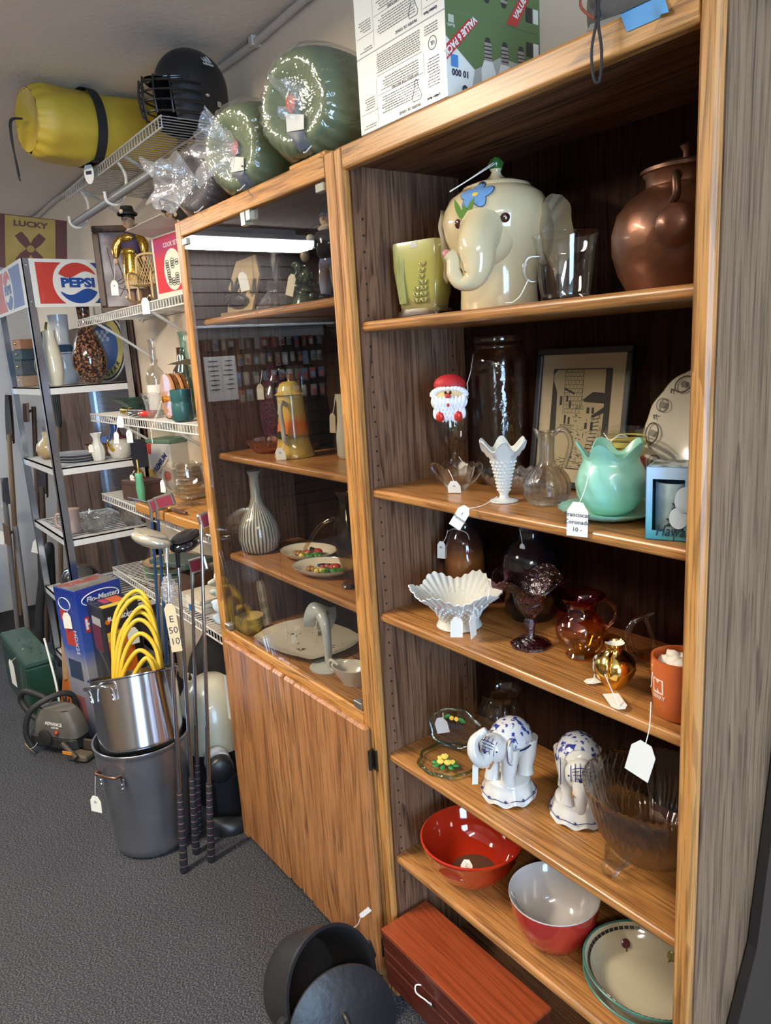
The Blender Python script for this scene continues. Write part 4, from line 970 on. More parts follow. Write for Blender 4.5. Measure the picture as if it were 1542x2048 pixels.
t = thing('dutch_oven', 'black cast iron dutch oven tipped with wire bail handle', 'dutch oven', (-.010, -.200, .0015), 0)
X = T(0, 0, .137) @ RZ(math.radians(12)) @ RY(math.radians(66)) @ T(0, 0, -.085)
MB().lathe([(0, 0), (.095, 0), (.112, .012), (.124, .06), (.130, .130), (.136, .133), (.136, .143), (.128, .143), (.120, .130), (.114, .06), (.10, .015), (0, .010)], 48, X).build('pot', IRON, t)
lg = MB(); lg.tube(smooth_path([(0.0, .132, .13), (.03, .150, .115), (.10, .120, .100), (.142, .03, .095), (.142, -.03, .095), (.10, -.120, .100), (.03, -.150, .115), (0, -.132, .13)], 5), .0032, 6, X=X); lg.build('bail_handle', mat('iron_wire', (.06, .06, .06), .4, metal=.8), t)
for sg in (-1, 1): MB().box(-.022, .022, min(sg * .128, sg * .150), max(sg * .128, sg * .150), .112, .138, .004, X=X).build('ear_lug', IRON, t)
price_tag(t, (.0, .11, .235), (.02, .12, .275), .012, .04, (PI, .75, .5))
t = thing('iron_lid', 'domed cast iron lid leaning against the dutch oven mouth', 'lid', (.118, -.215, .0015), 0)
X = T(0, 0, .128) @ RZ(math.radians(-8)) @ RY(math.radians(72)) @ T(0, 0, -.004)
MB().lathe([(0, -.008), (.118, -.008), (.132, 0), (.132, .006), (.122, .010), (.08, .022), (.03, .028), (0, .029)], 44, X).build('lid', IRON, t)
MB().tube(smooth_path([(-.040, 0, .024), (-.028, 0, .044), (.028, 0, .044), (.040, 0, .024)], 5), .0065, 8, X=X).build('handle', IRON, t)
# ================================================================ behind the glass doors
G1, G2, G3, GD = GS[1] + .0008, GS[2] + .0008, GS[3] + .0008, GDECK + .0008
# --- top shelf
t = thing('carved_wall_plaque', 'tan carved souvenir plaque with dark scrollwork in wooden holder', 'plaque', (-.735, .120, G1), math.radians(12))
MB().box(-.075, .075, -.012, .03, 0, .014, .003).build('holder', wood('holder_wood', 'x', (.34, .24, .13), (.27, .18, .09), (.15, .09, .04), seed=50), t)
MB().prism([(-.055, 0), (.060, 0), (.085, .10), (.06, .16), (-.03, .15), (-.06, .07)], -.004, .004, T(0, .006, .012) @ RX(PI / 2 - .2)).build('panel', mat('tan_panel', (.42, .31, .16), .6, var=.25, vscale=14), t)
sw = MB(); rnd = random.Random(4)
for k in range(7):
    a = k * .9; sw.tube(smooth_path([(-.03 + .02 * math.cos(a), -.006, .05 + .02 * math.sin(a)), (.01 * math.cos(a + 1), -.012, .06), (.03 * math.cos(a), -.008, .075 + .03 * math.sin(a + .5)), (.05 * math.cos(a + .4), -.003, .07 + .035 * math.sin(a))], 5), .004, 6)
sw.ball(.045, .008, .022, T(0, -.004, .045), 14, 8); sw.build('scrollwork', mat('dark_scroll', (.02, .015, .012), .4), t)
price_tag(t, (.05, -.01, .13), (.052, -.016, .115), .028, .048, (0, -.15, .5))
def candelabra(name, loc, s_, label):
    t = thing(name, label, 'candlestick', loc, .3); P = [(.066, 0), (.060, .006), (.034, .040), (.026, .052), (.030, .058), (.024, .066), (.029, .072), (.020, .082), (.011, .09), (.0095, .15)]
    MB().lathe([(0, 0)] + [(r * s_, z * s_) for r, z in P] + [(.007 * s_, .15 * s_), (.006 * s_, .10 * s_), (0, .095 * s_)], 60, mod=lambda r, z, a, i: (r * (1 + (.06 * math.sin(20 * a) if z < .05 else 0)), z)).build('stem', CUTTHIN, t)
    for sx in (-1, 1): MB().tube([(sx * .012 * s_, 0, .08 * s_), (sx * .016 * s_, 0, .165 * s_)], [.0022, .0012], 6).build('arm', CLEAR_CUT, t)
candelabra('glass_candlestick', (-.500, .125, G1), 1.0, 'clear fluted glass candlestick with wide ribbed foot on top cabinet shelf')
candelabra('glass_candlestick', (-.415, .235, G1), 1.05, 'clear glass candlestick standing behind the fluted one')
t = thing('green_ornament', 'dark green leafy glass ornament with buff tag', 'ornament', (-.345, .120, G1), 0)
og = MB(); rnd = random.Random(8)
for k in range(26): og.ball(.012, .008, .016, T(rnd.uniform(-.03, .03), rnd.uniform(-.02, .02), .016 + .085 * rnd.random() ** 1.5) @ RX(k) @ RY(k * 2), 7, 5)
og.lathe([(0, 0), (.036, 0), (.030, .02), (.01, .05), (0, .10)], 16); og.build('foliage', mat('dark_green_glaze', (.03, .05, .025), .2, coat=.4), t)
MB().ball(.013, .012, .016, T(.018, -.004, .118), 12, 8).build('bird_head', mat('buff_glaze', (.28, .2, .12), .4), t)
price_tag(t, (.0, -.02, .085), (.0, -.034, .072), .022, .05, (0, .3, .5), m=mat('buff_tag', (.62, .55, .38), .8))
def sailor():
    t = thing('sailor_figurine', 'glazed figurine in dark coat, blue trousers and pointed cap', 'figurine', (-.225, .125, G1), math.radians(25))
    blu = zramp('trouser_glaze', [(.0, (.08, .12, .25)), (.03, (.20, .24, .34)), (.07, (.12, .09, .08)), (.1, (.10, .14, .28))], .12, .6)
    b = MB()
    for sx in (-1, 1): b.tube([(sx * .019, 0, .015), (sx * .018, 0, .045), (sx * .013, .002, .085), (sx * .008, .002, .10)], [.014, .018, .021, .020], 12)
    b.ball(.030, .024, .026, T(0, .002, .092), 16, 10); b.build('trousers', blu, t)
    for sx in (-1, 1): MB().ball(.013, .020, .010, T(sx * .020, -.007, .0098), 12, 8).build('boot', mat('black_boot', (.01, .01, .012), .1, coat=.6), t)
    c_ = MB(); c_.lathe([(.026, .10), (.032, .105), (.034, .13), (.030, .158), (.014, .168), (0, .17)], 20)
    for sx in (-1, 1): c_.tube(smooth_path([(sx * .026, 0, .155), (sx * .040, -.010, .135), (sx * .034, -.026, .140 if sx < 0 else .125)], 4), .0105, 8)
    c_.build('coat', mat('navy_coat', (.012, .012, .02), .15, coat=.5), t)
    MB().lathe([(.022, .160), (.026, .168), (.014, .176)], 16).ball(.010, .010, .009, T(-.034, -.030, .146), 10, 6).build('scarf', mat('cream_scarf', (.55, .48, .38), .4), t)
    MB().ball(.019, .019, .020, T(0, -.002, .188), 14, 10).ball(.004, .006, .004, T(0, -.021, .187), 8, 6).build('face', mat('figurine_skin', (.52, .38, .27), .3), t)
    MB().lathe([(.0205, .190), (.022, .196), (.018, .21), (.010, .222), (0, .230)], 16).build('cap', mat('navy_cap', (.05, .07, .12), .15, coat=.5), t)
sailor()
# --- second shelf
def coffee_pot():
    t = thing('coffee_pot', 'yellow china coffee pot painted with an orange sunset and trees', 'coffee pot', (-.515, .145, G2), math.radians(-6))
    P = [(.058, 0), (.060, .004), (.056, .012), (.048, .04), (.043, .09), (.039, .14), (.037, .175)]
    m = zramp('sunset_paint', [(0, (.55, .36, .07)), (.055, (.50, .33, .08)), (.068, (.22, .16, .06)), (.075, (.60, .20, .05)), (.105, (.72, .16, .03)), (.13, (.62, .36, .08)), (.175, (.50, .38, .12))], .12, .7, .018)
    MB().lathe(shell(P, .003), 36).build('body', m, t)
    ld = MB(); ld.lathe([(.038, .176), (.045, .177), (.042, .180), (.036, .183), (.033, .195), (.028, .207), (.018, .213), (0, .214)], 30); l_ = ld.build('lid', mat('ochre_glaze', (.50, .36, .09), .12, coat=.6), t)
    MB().lathe([(0, .212), (.006, .213), (.005, .222), (.009, .230), (0, .235)], 14).build('knob', GOLD, l_)
    gilt = mat('handle_glaze', (.45, .40, .28), .12, coat=.7)
    MB().tube(smooth_path([(.026, -.026, .150), (.034, -.040, .158), (.040, -.050, .140), (.038, -.046, .09), (.038, -.044, .055), (.034, -.036, .045)], 5), .0068, 8).build('handle', gilt, t)
    MB().tube(smooth_path([(-.028, .024, .07), (-.046, .04, .09), (-.054, .048, .13), (-.062, .054, .155)], 5), [.012 - .0003 * i for i in range(16)], 10).build('spout', m, t)
    d_ = MB(); rnd = random.Random(3); PB = [(r, z) for r, z in P]
    for k in range(34): decal(d_, PB, -1.95 + rnd.uniform(-.55, .35), .115 + rnd.uniform(-.02, .03), ell(.006, .005, 8, rnd.random() * 3), .0008)
    for k in range(30): decal(d_, PB, -1.6 + rnd.uniform(-.9, .7), .066 + rnd.uniform(-.008, .008), ell(.009, .004, 8), .0008)
    decal(d_, PB, -1.95, .09, [(-.002, -.022), (.002, -.022), (.001, .03), (-.001, .03)], .0009)
    d_.build('painted_trees', mat('tree_paint', (.025, .022, .012), .2, coat=.5), t)
    price_tag(t, (.036, -.044, .05), (.040, -.062, .030), .030, .030, (.2, 0, .8), ['24-'])
coffee_pot()
t = thing('amber_candy_dish', 'orange pressed glass candy dish beside the painted coffee pot', 'dish', (-.672, .145, G2), 0)
MB().lathe([(0, 0), (.032, 0), (.045, .012), (.056, .034), (.058, .042), (.054, .042), (.042, .018), (0, .010)], 60, mod=lambda r, z, a, i: (r * (1 + .05 * math.sin(10 * a + z * 150) * math.sin(10 * a - z * 150)) * (1.25 if math.cos(a + 2.6) > .93 else 1), z)).build('dish', glass('orange_glass', (.80, .22, .05), refl=.14, bump=.8, bscale=110), t)
t = thing('purple_vase', 'tall speckled purple glass vase with flared neck', 'vase', (-.755, .235, G2), 0)
MB().lathe(shell([(.040, 0), (.048, .01), (.056, .06), (.060, .12), (.056, .17), (.040, .205), (.024, .225), (.028, .25), (.042, .265)], .003), 40).build('vase', speckle('purple_speckle', (.085, .028, .045), (.025, .012, .022), 190, .45, .58, .12, .6), t)
price_tag(t, (.01, -.05, .245), (.012, -.064, .20), .022, .044, (0, 0, .7), m=mat('tag_tan', (.42, .36, .26), .8))
t = thing('dark_pitcher', 'dark glass pitcher standing behind the painted coffee pot', 'pitcher', (-.625, .250, G2), 0)
MB().lathe(shell([(.040, 0), (.050, .02), (.054, .08), (.045, .15), (.034, .20), (.036, .235), (.044, .255)], .003), 36).build('body', mat('dark_glass_glaze', (.018, .014, .016), .06, coat=.8), t)
MB().tube(smooth_path([(-.03, -.02, .22), (-.05, -.04, .245), (-.07, -.055, .21), (-.065, -.05, .12), (-.045, -.03, .07)], 5), .007, 8).build('handle', MATS['dark_glass_glaze'], t)
t = thing('white_pitcher', 'slender off white pitcher half hidden by the cabinet stile', 'pitcher', (-.345, .220, G2), 0)
MB().lathe(shell([(.028, 0), (.034, .01), (.034, .06), (.028, .10), (.026, .15), (.030, .175)], .003), 28).build('body', mat('offwhite_glaze', (.42, .42, .36), .2, coat=.5), t)
price_tag(t, (-.02, -.02, .17), (-.026, -.03, .12), .018, .05, (0, .05, .5), m=MATS['tag_tan'])
# --- third shelf
t = thing('striped_vase', 'bottle vase with grey and white vertical stripes and long neck', 'vase', (-.765, .130, G3), 0)
P = [(.045, 0), (.058, .010), (.066, .045), (.060, .09), (.042, .125), (.022, .155), (.016, .18), (.015, .245), (.022, .262)]
def stripes():
    m = mat('stripe_glaze', (.3, .3, .3), .18, coat=.5); N, L = nt(m); b = N['Principled BSDF']; tc = N.new('ShaderNodeTexCoord'); g = N.new('ShaderNodeTexGradient'); g.gradient_type = 'RADIAL'
    mu = N.new('ShaderNodeMath'); mu.operation = 'MULTIPLY'; mu.inputs[1].default_value = 34; fr = N.new('ShaderNodeMath'); fr.operation = 'FRACT'
    L.new(tc.outputs['Object'], g.inputs[0]); L.new(g.outputs['Fac'], mu.inputs[0]); L.new(mu.outputs[0], fr.inputs[0])
    r = ramp(N, [(.44, (.13, .115, .09)), (.52, (.58, .57, .52))]); L.new(fr.outputs[0], r.inputs[0]); L.new(r.outputs[0], b.inputs['Base Color']); return m
MB().lathe(shell(P, .003), 68, mod=lambda r, z, a, i: (r * (1 + .02 * math.cos(34 * a)), z)).build('vase', stripes(), t)
def veg_plate(loc, rz, label):
    t = thing('relief_plate', label, 'plate', loc, rz, 'oval plates with vegetables in relief')
    MB().lathe([(0, 0), (.060, 0), (.078, .010), (.096, .024), (.100, .024), (.094, .018), (.076, .007), (0, .006)], 48, S(1, .78, 1)).build('plate', mat('cream_plate', (.66, .60, .47), .14, coat=.6), t)
    MB().lathe([(.0985, .0248), (.093, .0195), (.085, .0128)], 48, S(1, .78, 1)).build('teal_rim', mat('teal_rim', (.14, .30, .30), .15, coat=.6), t)
    rnd = random.Random(int(rz * 100) + 7)
    def lump(name, col, n, r, cx, cy, sp):
        m = MB()
        for k in range(n): m.ball(r * rnd.uniform(.8, 1.2), r * rnd.uniform(.8, 1.2), r * .8, T(cx + rnd.uniform(-sp, sp), cy + rnd.uniform(-sp, sp) * .7, .011 + r * .4), 9, 6)
        m.build(name, mat('veg_' + name, col, .12, coat=.7), t)
    lump('dark_grapes', (.02, .012, .02), 14, .006, -.02, .028, .018); lump('tomato', (.42, .05, .03), 2, .014, .028, .012, .008); lump('lettuce', (.05, .20, .03), 12, .008, .03, -.01, .024); lump('radish', (.48, .07, .06), 2, .011, -.006, .002, .01)
    lump('carrot', (.55, .28, .05), 6, .006, -.036, -.012, .016); lump('lemon', (.72, .55, .12), 3, .009, .004, -.026, .012); lump('mushroom', (.30, .17, .09), 4, .007, -.04, -.018, .010); lump('herbs', (.06, .17, .05), 8, .005, -.01, .012, .03)
veg_plate((-.575, .198, G3), .15, 'cream plate with raised painted vegetables beside the striped vase')
veg_plate((-.395, .142, G3), .35, 'cream plate with raised painted vegetables beside the amber vase')
t = thing('amber_vase', 'tall twisted amber glass vase with flared lip', 'vase', (-.232, .120, G3), 0)
MB().lathe(shell([(.022, 0), (.026, .006), (.016, .02), (.018, .04), (.030, .09), (.038, .14), (.034, .175), (.016, .21), (.013, .235), (.028, .262)], .003), 40, mod=lambda r, z, a, i: (r * (1 + .04 * math.sin(8 * a + z * 30)), z)).build('vase', glass('amber_glass', (.72, .58, .34), refl=.10, edge=.9), t)
MB().tube(smooth_path([(-.02, -.02, .19), (-.05, -.05, .17), (-.085, -.07, .12), (-.10, -.08, .09)], 5), .005, 8).build('handle', MATS['amber_glass'], t)
# --- cabinet floor
def tray():
    t = thing('china_tray', 'large square white china tray with brown flower sprays', 'tray', (-.570, .165, GD), math.radians(8)); t.scale = (.94, .94, 1)
    def sq(u, v):
        a = 2 * PI * u; e = .55; c, s_ = math.cos(a), math.sin(a)
        rows = [(0, .0), (.60, .0), (.82, .005), (1.0, .022), (1.02, .023), (.98, .019), (.80, .0085), (.6, .006), (0, .006)]
        r, z = rows[min(8, int(round(v * 8)))]
        k = 1 + .025 * math.cos(8 * a) * (r > .9)
        return (.175 * r * k * math.copysign(abs(c) ** e, c), .128 * r * k * math.copysign(abs(s_) ** e, s_), z)
    MB().grid(sq, 72, 8, wu=True).build('tray', mat('ivory_china', (.66, .61, .51), .14, coat=.6), t)
    f = MB(); rnd = random.Random(6)
    for cx, cy, n in ((-.02, .07, 26), (-.10, .02, 9), (.03, -.055, 12), (.10, .04, 10)):
        for k in range(n): f.ball(rnd.uniform(.003, .008), rnd.uniform(.002, .005), .0008, T(cx + rnd.gauss(0, .016), cy + rnd.gauss(0, .012), .0062) @ RZ(rnd.random() * 3), 7, 4)
    f.build('painted_sprays', mat('spray_brown', (.10, .055, .04), .3), t)
tray()
t = thing('mixing_bowls_nest', 'nest of yellow stoneware bowls at the end of the cabinet floor', 'bowls', (-.784, .075, GD), 0)
for k in range(4): MB().lathe([(0, .008 * k), (.025, .008 * k), (.042 - .001 * k, .022 + .009 * k), (.046, .034 + .009 * k), (.043, .034 + .009 * k), (.03, .016 + .009 * k), (0, .012 + .009 * k)], 32).build('bowl', mat('yellow_ware', (.40, .30, .11), .25, coat=.4), t)
def lily():
    t = thing('lily_vase', 'frosted glass calla lily vase curling over a flat round foot', 'vase', (-.375, .118, GD), math.radians(-20))
    fr = mat('frosted_glass', (.50, .53, .50), .22, coat=.5)
    MB().lathe([(0, .001), (.055, 0), (.056, .004), (.03, .007), (.012, .010), (0, .011)], 36).build('foot', fr, t)
    b = MB(); b.tube(smooth_path([(0, 0, .006), (0, 0, .06), (-.004, 0, .11), (-.016, -.002, .135), (-.03, -.004, .146)], 5), [.010 + .0004 * i for i in range(21)], 14)
    def trumpet(u, v):
        a = 2 * PI * u; r = .016 + .034 * v * v; x = -.030 - .05 * v; z = .147 + .004 * v - .014 * v * v + (.010 * math.cos(3 * a)) * v * v
        return (x + .2 * r * math.sin(a), r * math.cos(a), z + r * .75 * math.sin(a) - .02 * v * v * (1 if math.sin(a) < 0 else .2))
    b.grid(trumpet, 36, 8, wu=True); b.build('flower', fr, t)
    price_tag(t, (-.055, -.012, .135), (-.056, -.02, .105), .018, .050, (0, .1, .6), m=MATS['tag_tan'])
lily()
t = thing('gravy_boat', 'small white china gravy boat next to the lily vase', 'gravy boat', (-.235, .110, GD), .4)
MB().lathe([(0, 0), (.028, 0), (.030, .006), (.044, .03), (.050, .05), (.046, .05), (.036, .025), (0, .012)], 36, S(1.35, .85, 1), mod=lambda r, z, a, i: (r, z + (.018 * max(0, math.cos(a)) ** 3 if z > .04 else 0))).build('boat', mat('white_boat', (.60, .57, .50), .15, coat=.6), t)
MB().tube(smooth_path([(-.05, 0, .045), (-.075, 0, .055), (-.078, 0, .03), (-.05, 0, .02)], 5), .005, 8).build('handle', MATS['white_boat'], t)
# ================================================================ on top of the cabinets
ZT = HT + .0008
def bulb_box(z0, h, label, flip):
    t = thing('light_bulb_carton', label, 'carton', (.098, .003, z0), 0.0, 'light bulb cartons on the bookcase top')
    W, D = .249, .226
    wht = mat('carton_white', (.70, .71, .66), .35, coat=.25); grn = mat('carton_green', (.085, .15, .05), .4, coat=.25); ink = mat('carton_ink', (.10, .11, .10), .6)
    MB().box(0, W, 0, D, 0, h, .001).build('carton', wht, t)
    # right hand face: green field with bulbs, red flash, facts
    px = W + .0004
    def F(pts, m, name, off=0.0):
        MB().add([(px + off, y, z) for y, z in pts], [tuple(range(len(pts)))], False).build(name, m, t)
    q = (lambda z: h - z) if flip else (lambda z: z)
    F([(0, q(0)), (D, q(0)), (D, q(h * .45)), (D * .55, q(h * .40)), (D * .28, q(h * .62)), (0, q(h * .30))], grn, 'green_panel')
    F([(D * .28, q(h * .62)), (D * .55, q(h * .40)), (D, q(h * .45)), (D, q(h)), (D * .22, q(h))], mat('carton_grey', (.36, .37, .34), .4), 'grey_panel')
    glow = mat('bulb_print', (.66, .66, .62), .4); screw = mat('screw_print', (.28, .25, .22), .4); dk = mat('bulb_tip', (.02, .02, .02), .4)
    for k in range(3):
        y = D * (.42 + .18 * k)
        F([(y - .015, q(h * .98)), (y + .015, q(h * .98)), (y + .017, q(h * .60)), (y + .010, q(h * .48)), (y - .010, q(h * .48)), (y - .017, q(h * .60))], glow, 'printed_bulb', .0003)
        F([(y - .009, q(h * .48)), (y + .009, q(h * .48)), (y + .008, q(h * .26)), (y - .008, q(h * .26))], screw, 'printed_screw', .0003)
        F([(y - .008, q(h * .26)), (y + .008, q(h * .26)), (y + .004, q(h * .20)), (y - .004, q(h * .20))], dk, 'printed_tip', .0003)
        for j in range(4): F([(y - .009, q(h * (.30 + .045 * j))), (y + .009, q(h * (.295 + .045 * j))), (y + .009, q(h * (.31 + .045 * j))), (y - .009, q(h * (.315 + .045 * j)))], dk, 'printed_thread', .0005)
    red = mat('flash_red', (.45, .03, .03), .4); yb = D * .02 if flip else D * .66
    if flip: P = [(0, h * .42), (0, h * .60), (D * .23, h * .96), (D * .33, h * .96)]
    else: P = [(D * .62, h * .02), (D * .74, h * .02), (D, h * .72), (D, h * .92)]
    F(P, red, 'red_flash', .0006)
    yc = sum(p[0] for p in P) / 4; zc = sum(p[1] for p in P) / 4; an = math.atan2((P[2][1] + P[3][1] - P[0][1] - P[1][1]), (P[2][0] + P[3][0] - P[0][0] - P[1][0]))
    WF = Matrix(((0, 0, 1, px + .0009), (1, 0, 0, 0), (0, 1, 0, 0), (0, 0, 0, 1)))
    wt = mat('flash_white', (.80, .76, .70), .5)
    text('VALUE 6 PACK', .0145, wt, t, WF @ T(yc, zc, 0) @ Matrix.Rotation(an + (PI if flip else 0), 4, 'Z'), 'lettering', bold=.0006, ext=.0001)
    if flip:
        text('10 000', .014, INK, t, WF @ T(D * .13, h * .30, 0) @ Matrix.Rotation(PI, 4, 'Z'), 'lettering', bold=.0004, ext=.0001); text('6', .026, INK, t, WF @ T(D * .17, h * .10, 0) @ Matrix.Rotation(PI, 4, 'Z'), 'lettering', bold=.001, ext=.0001)
        F([(D * .04, h * .36), (D * .11, h * .36), (D * .11, h * .50), (D * .04, h * .50)], mat('energy_blue', (.06, .22, .50), .4), 'blue_badge', .0006)
        text('RoHS', .007, wt, t, WF @ T(D * .05, h * .83, 0) @ Matrix.Rotation(PI, 4, 'Z'), 'lettering', ext=.0001); F([(D * .025, h * .86), (D * .08, h * .86), (D * .08, h * .95), (D * .025, h * .95)], mat('leaf_badge', (.45, .5, .38), .4), 'leaf_badge', .0006)
    F([(D * .84, q(h * .12)), (D * .91, q(h * .12)), (D * .91, q(h * .30)), (D * .84, q(h * .30))], dk, 'facts_badge', .0006)
    F([(D * .92, q(h * .12)), (D * .98, q(h * .12)), (D * .98, q(h * .30)), (D * .92, q(h * .30))], glow, 'facts_badge', .0006)
    # front face: small print, bulb drawing
    g = MB(); rnd = random.Random(12 + int(flip)); y = -.0004
    def bar(x0, x1, z, t_=.0016):
        x = x0
        while x < x1 - .002:
            w_ = rnd.uniform(.002, .008); w_ = min(w_, x1 - x); g.add([(x, y, z), (x + w_, y, z), (x + w_, y, z + t_), (x, y, z + t_)], [(0, 1, 2, 3)], False); x += w_ + .0012
    def col(x0, x1, z0_, z1_, step=.0042, ragged=.015):
        z = z0_
        while z < z1_: bar(x0 + rnd.uniform(0, ragged), x1, z); z += step
    col(.068, .178, h * .16, h * .36); col(.068, .178, h * .46, h * .62); col(.060, .185, h * .70, h * .94, .0036, .004); col(.012, .050, h * .30, h * .44); col(.012, .052, h * .05, h * .10); col(.196, .232, h * .20, h * .55, .0046, .01); col(.196, .232, h * .82, h * .94, .004, .002)
    for x0, x1, z in ((.060, .19, h * .41), (.060, .19, h * .66), (.006, .06, h * .25), (.196, .236, h * .13)): g.add([(x0, y, z), (x1, y, z), (x1, y, z + .0007), (x0, y, z + .0007)], [(0, 1, 2, 3)], False)
    for x in (.057, .192): g.add([(x, y, h * .06), (x + .0006, y, h * .06), (x + .0006, y, h * .64), (x, y, h * .64)], [(0, 1, 2, 3)], False)
    g.tube([(.216 + .010 * math.cos(a), y, h * .70 + .010 * math.sin(a)) for a in [2 * PI * i / 24 for i in range(24)]], .0006, 4, closed=True)
    g.tube([(x, y, z) for x, z in ((.160, h * .12), (.157, h * .17), (.162, h * .24), (.166, h * .30), (.166, h * .36), (.170, h * .38), (.174, h * .36), (.174, h * .30), (.178, h * .24), (.183, h * .17), (.180, h * .12))], .0006, 4, closed=True)
    o = g.build('small_print', ink, t); o['kind'] = 'stuff'
    up = Matrix.Rotation(PI, 4, 'Z')
    text('PROPER OIL USAGE', .0068, INK, t, T(.150, -.0006, h * .06) @ RX(PI / 2) @ up, 'lettering', ext=.0001); text('16W REFLECTOR FEATURES', .0062, INK, t, T(.140, -.0006, h * .435) @ RX(PI / 2) @ up, 'lettering', ext=.0001); text('Lighting Facts', .0062, INK, t, T(.214, -.0006, h * .07) @ RX(PI / 2) @ up, 'lettering', bold=.0002, ext=.0001); text('UL', .009, INK, t, T(.216, -.0006, h * .70) @ RX(PI / 2) @ up, 'lettering', ext=.0001)
bulb_box(ZT, .129, 'white and green light bulb carton, lower of two, upside down', True)
bulb_box(ZT + .1296, .129, 'white and green light bulb carton, upper of two', False)

def bag(name, loc, R, L, rz, col, label, tail, lab, tilt=0.0, seed=1):
    """bedding roll in a gathered clear bag: axis along -y, knot at the front"""
    t = thing(name, label, 'bedding bag', loc, rz)
    m = mat(name + '_cloth%d' % seed, col, .6, var=.18, vscale=9); rnd = random.Random(seed); ph_ = [rnd.random() * 6 for _ in range(6)]
    def shape(sc_):
        def fn(u, v):
            a = 2 * PI * u; b = PI * v                # v 0 front knot .. 1 back
            prof = math.sin(b) ** .62
            y = -math.cos(b) * L / 2
            pl = math.cos(26 * a + ph_[0]) * (.030 if sc_ == 1 else .045) * math.exp(-((v - .16) / .17) ** 2) + .04 * math.sin(3 * a + ph_[1]) * math.sin(b) + .03 * math.sin(5 * a + 7 * v + ph_[2]) * math.sin(b)
            dip = .055 * math.exp(-(v / .13) ** 2)
            r = R * sc_ * prof * (1 + pl); z = r * math.sin(a)
            z = max(z, -R * .80 - (R * (sc_ - 1)) * .9)
            return (r * math.cos(a), y * (1 + (sc_ - 1) * .6) + dip, z + R * .80 + (R * (sc_ - 1)) * .9 + .0005)
        return fn
    MB().grid(shape(1.0), 88, 26, wu=True).build('bedding', m, t)
    film = glass('bag_film', (.97, .97, .97), refl=.10, rough=.07, bump=1.0, bscale=26, haze=.04, edge=.9, stretch=(1, .35, 1))
    f = MB().grid(shape(1.035), 88, 26, wu=True).build('plastic_bag', film, t)
    # gathered tail of film
    tl = MB(); k = Vector((0, -L / 2 + .05, R * .80))
    def tail_fn(u, v):
        a = 2 * PI * u; r = (.010 + tail[3] * v * (1 + .35 * math.sin(5 * a + seed) + .22 * math.sin(9 * a)))
        return (k.x + tail[0] * v + r * math.cos(a), k.y + tail[1] * v - .02 * v * math.cos(3 * a), k.z + tail[2] * v + r * math.sin(a))
    tl.grid(tail_fn, 48, 8, wu=True); tl.ball(.02, .02, .018, T(*k), 14, 8, mod=lambda x, y, z: 1 + .2 * math.sin(9 * x + 5 * z))
    tl.build('bag_tail', glass('bag_film_knot', (.96, .96, .96), refl=.16, rough=.10, bump=1.0, bscale=45, haze=.14, edge=.9), f)
    if lab:
        def onf(x, z): # label lies on the lower front of the roll
            a = math.atan2(z, x); rr = math.hypot(x, z); v = .5
            lo, hi = 0.0, .5
            for _ in range(24):
                v = (lo + hi) / 2; p = R * 1.035 * math.sin(PI * v) ** .62
                if p < rr: lo = v
                else: hi = v
            return (x, -math.cos(PI * v) * L / 2 * 1.02 + .055 * math.exp(-(v / .13) ** 2) - .004, z + R * .80 + .003)
        def panel(pts, mm, nm):
            c = (sum(p[0] for p in pts) / len(pts), sum(p[1] for p in pts) / len(pts)); n = len(pts)
            vs_ = [onf(*c)] + [onf(c[0] + (p[0] - c[0]) * .5, c[1] + (p[1] - c[1]) * .5) for p in pts] + [onf(*p) for p in pts]
            MB().add(vs_, [(0, 1 + i, 1 + (i + 1) % n) for i in range(n)] + [(1 + i, 1 + n + i, 1 + n + (i + 1) % n, 1 + (i + 1) % n) for i in range(n)], True).build(nm, mm, f)
        x0 = lab
        panel([(x0 - .020, -.018), (x0 + .028, -.030), (x0 + .036, -.062), (x0 - .012, -.058)], mat('label_white', (.66, .64, .58), .5), 'paper_label')
        panel([(x0 - .012, -.060), (x0 + .036, -.064), (x0 + .040, -.096), (x0 + .012, -.100)], mat('label_slate', (.09, .10, .12), .5), 'slate_label')
        panel([(x0 - .018, -.030 + .038), (x0 - .004, .018), (x0 + .006, .008), (x0 + .004, -.014), (x0 - .008, -.020), (x0 - .018, -.010)], mat('label_red', (.55, .07, .03), .5), 'red_badge')
        for i in range(3):
            panel([(x0 + .0 + .012 * i, -.040 - .004 * i), (x0 + .010 + .012 * i, -.043 - .004 * i), (x0 + .010 + .012 * i, -.047 - .004 * i), (x0 + .0 + .012 * i, -.044 - .004 * i)], ink_l, 'label_print')
    MB().tube(smooth_path([(.02, -L / 2 + .08, .02), (.03, -L / 2 + .05, .015), (.035, -L / 2 + .02, -.004), (.045, -L / 2 + .0, -.010)], 5), .0016, 6).build('loose_string', STRING, t)
    return t
ink_l = mat('label_ink', (.05, .05, .05), .6)
bag('sleeping_bag', (-.160, .130, ZT + .0125), .128, .385, math.radians(20), (.105, .140, .050), 'largest green sleeping bag in a gathered clear plastic bag', (-.012, -.015, .012, .03), -.01, seed=3)
bag('sleeping_bag', (-.462, .120, ZT), .122, .36, math.radians(19), (.115, .155, .058), 'smaller green sleeping bag knotted in clear plastic with crumpled tail', (-.035, -.045, -.005, .055), .01, seed=6)
bag('blanket_roll', (-.728, .115, ZT), .104, .32, math.radians(16), (.050, .042, .046), 'dark brown blanket in clear plastic bag with long twisted tail', (-.05, -.075, -.005, .055), None, seed=9)
o = MB().box(0, .150, 0, .10, 0, .011, .002).build('wood_board', M_oak_x, None, (-.195, .012, ZT), 0)
tag(o, 'thin oak board lying under the largest sleeping bag', 'board')
o.location.z = ZT

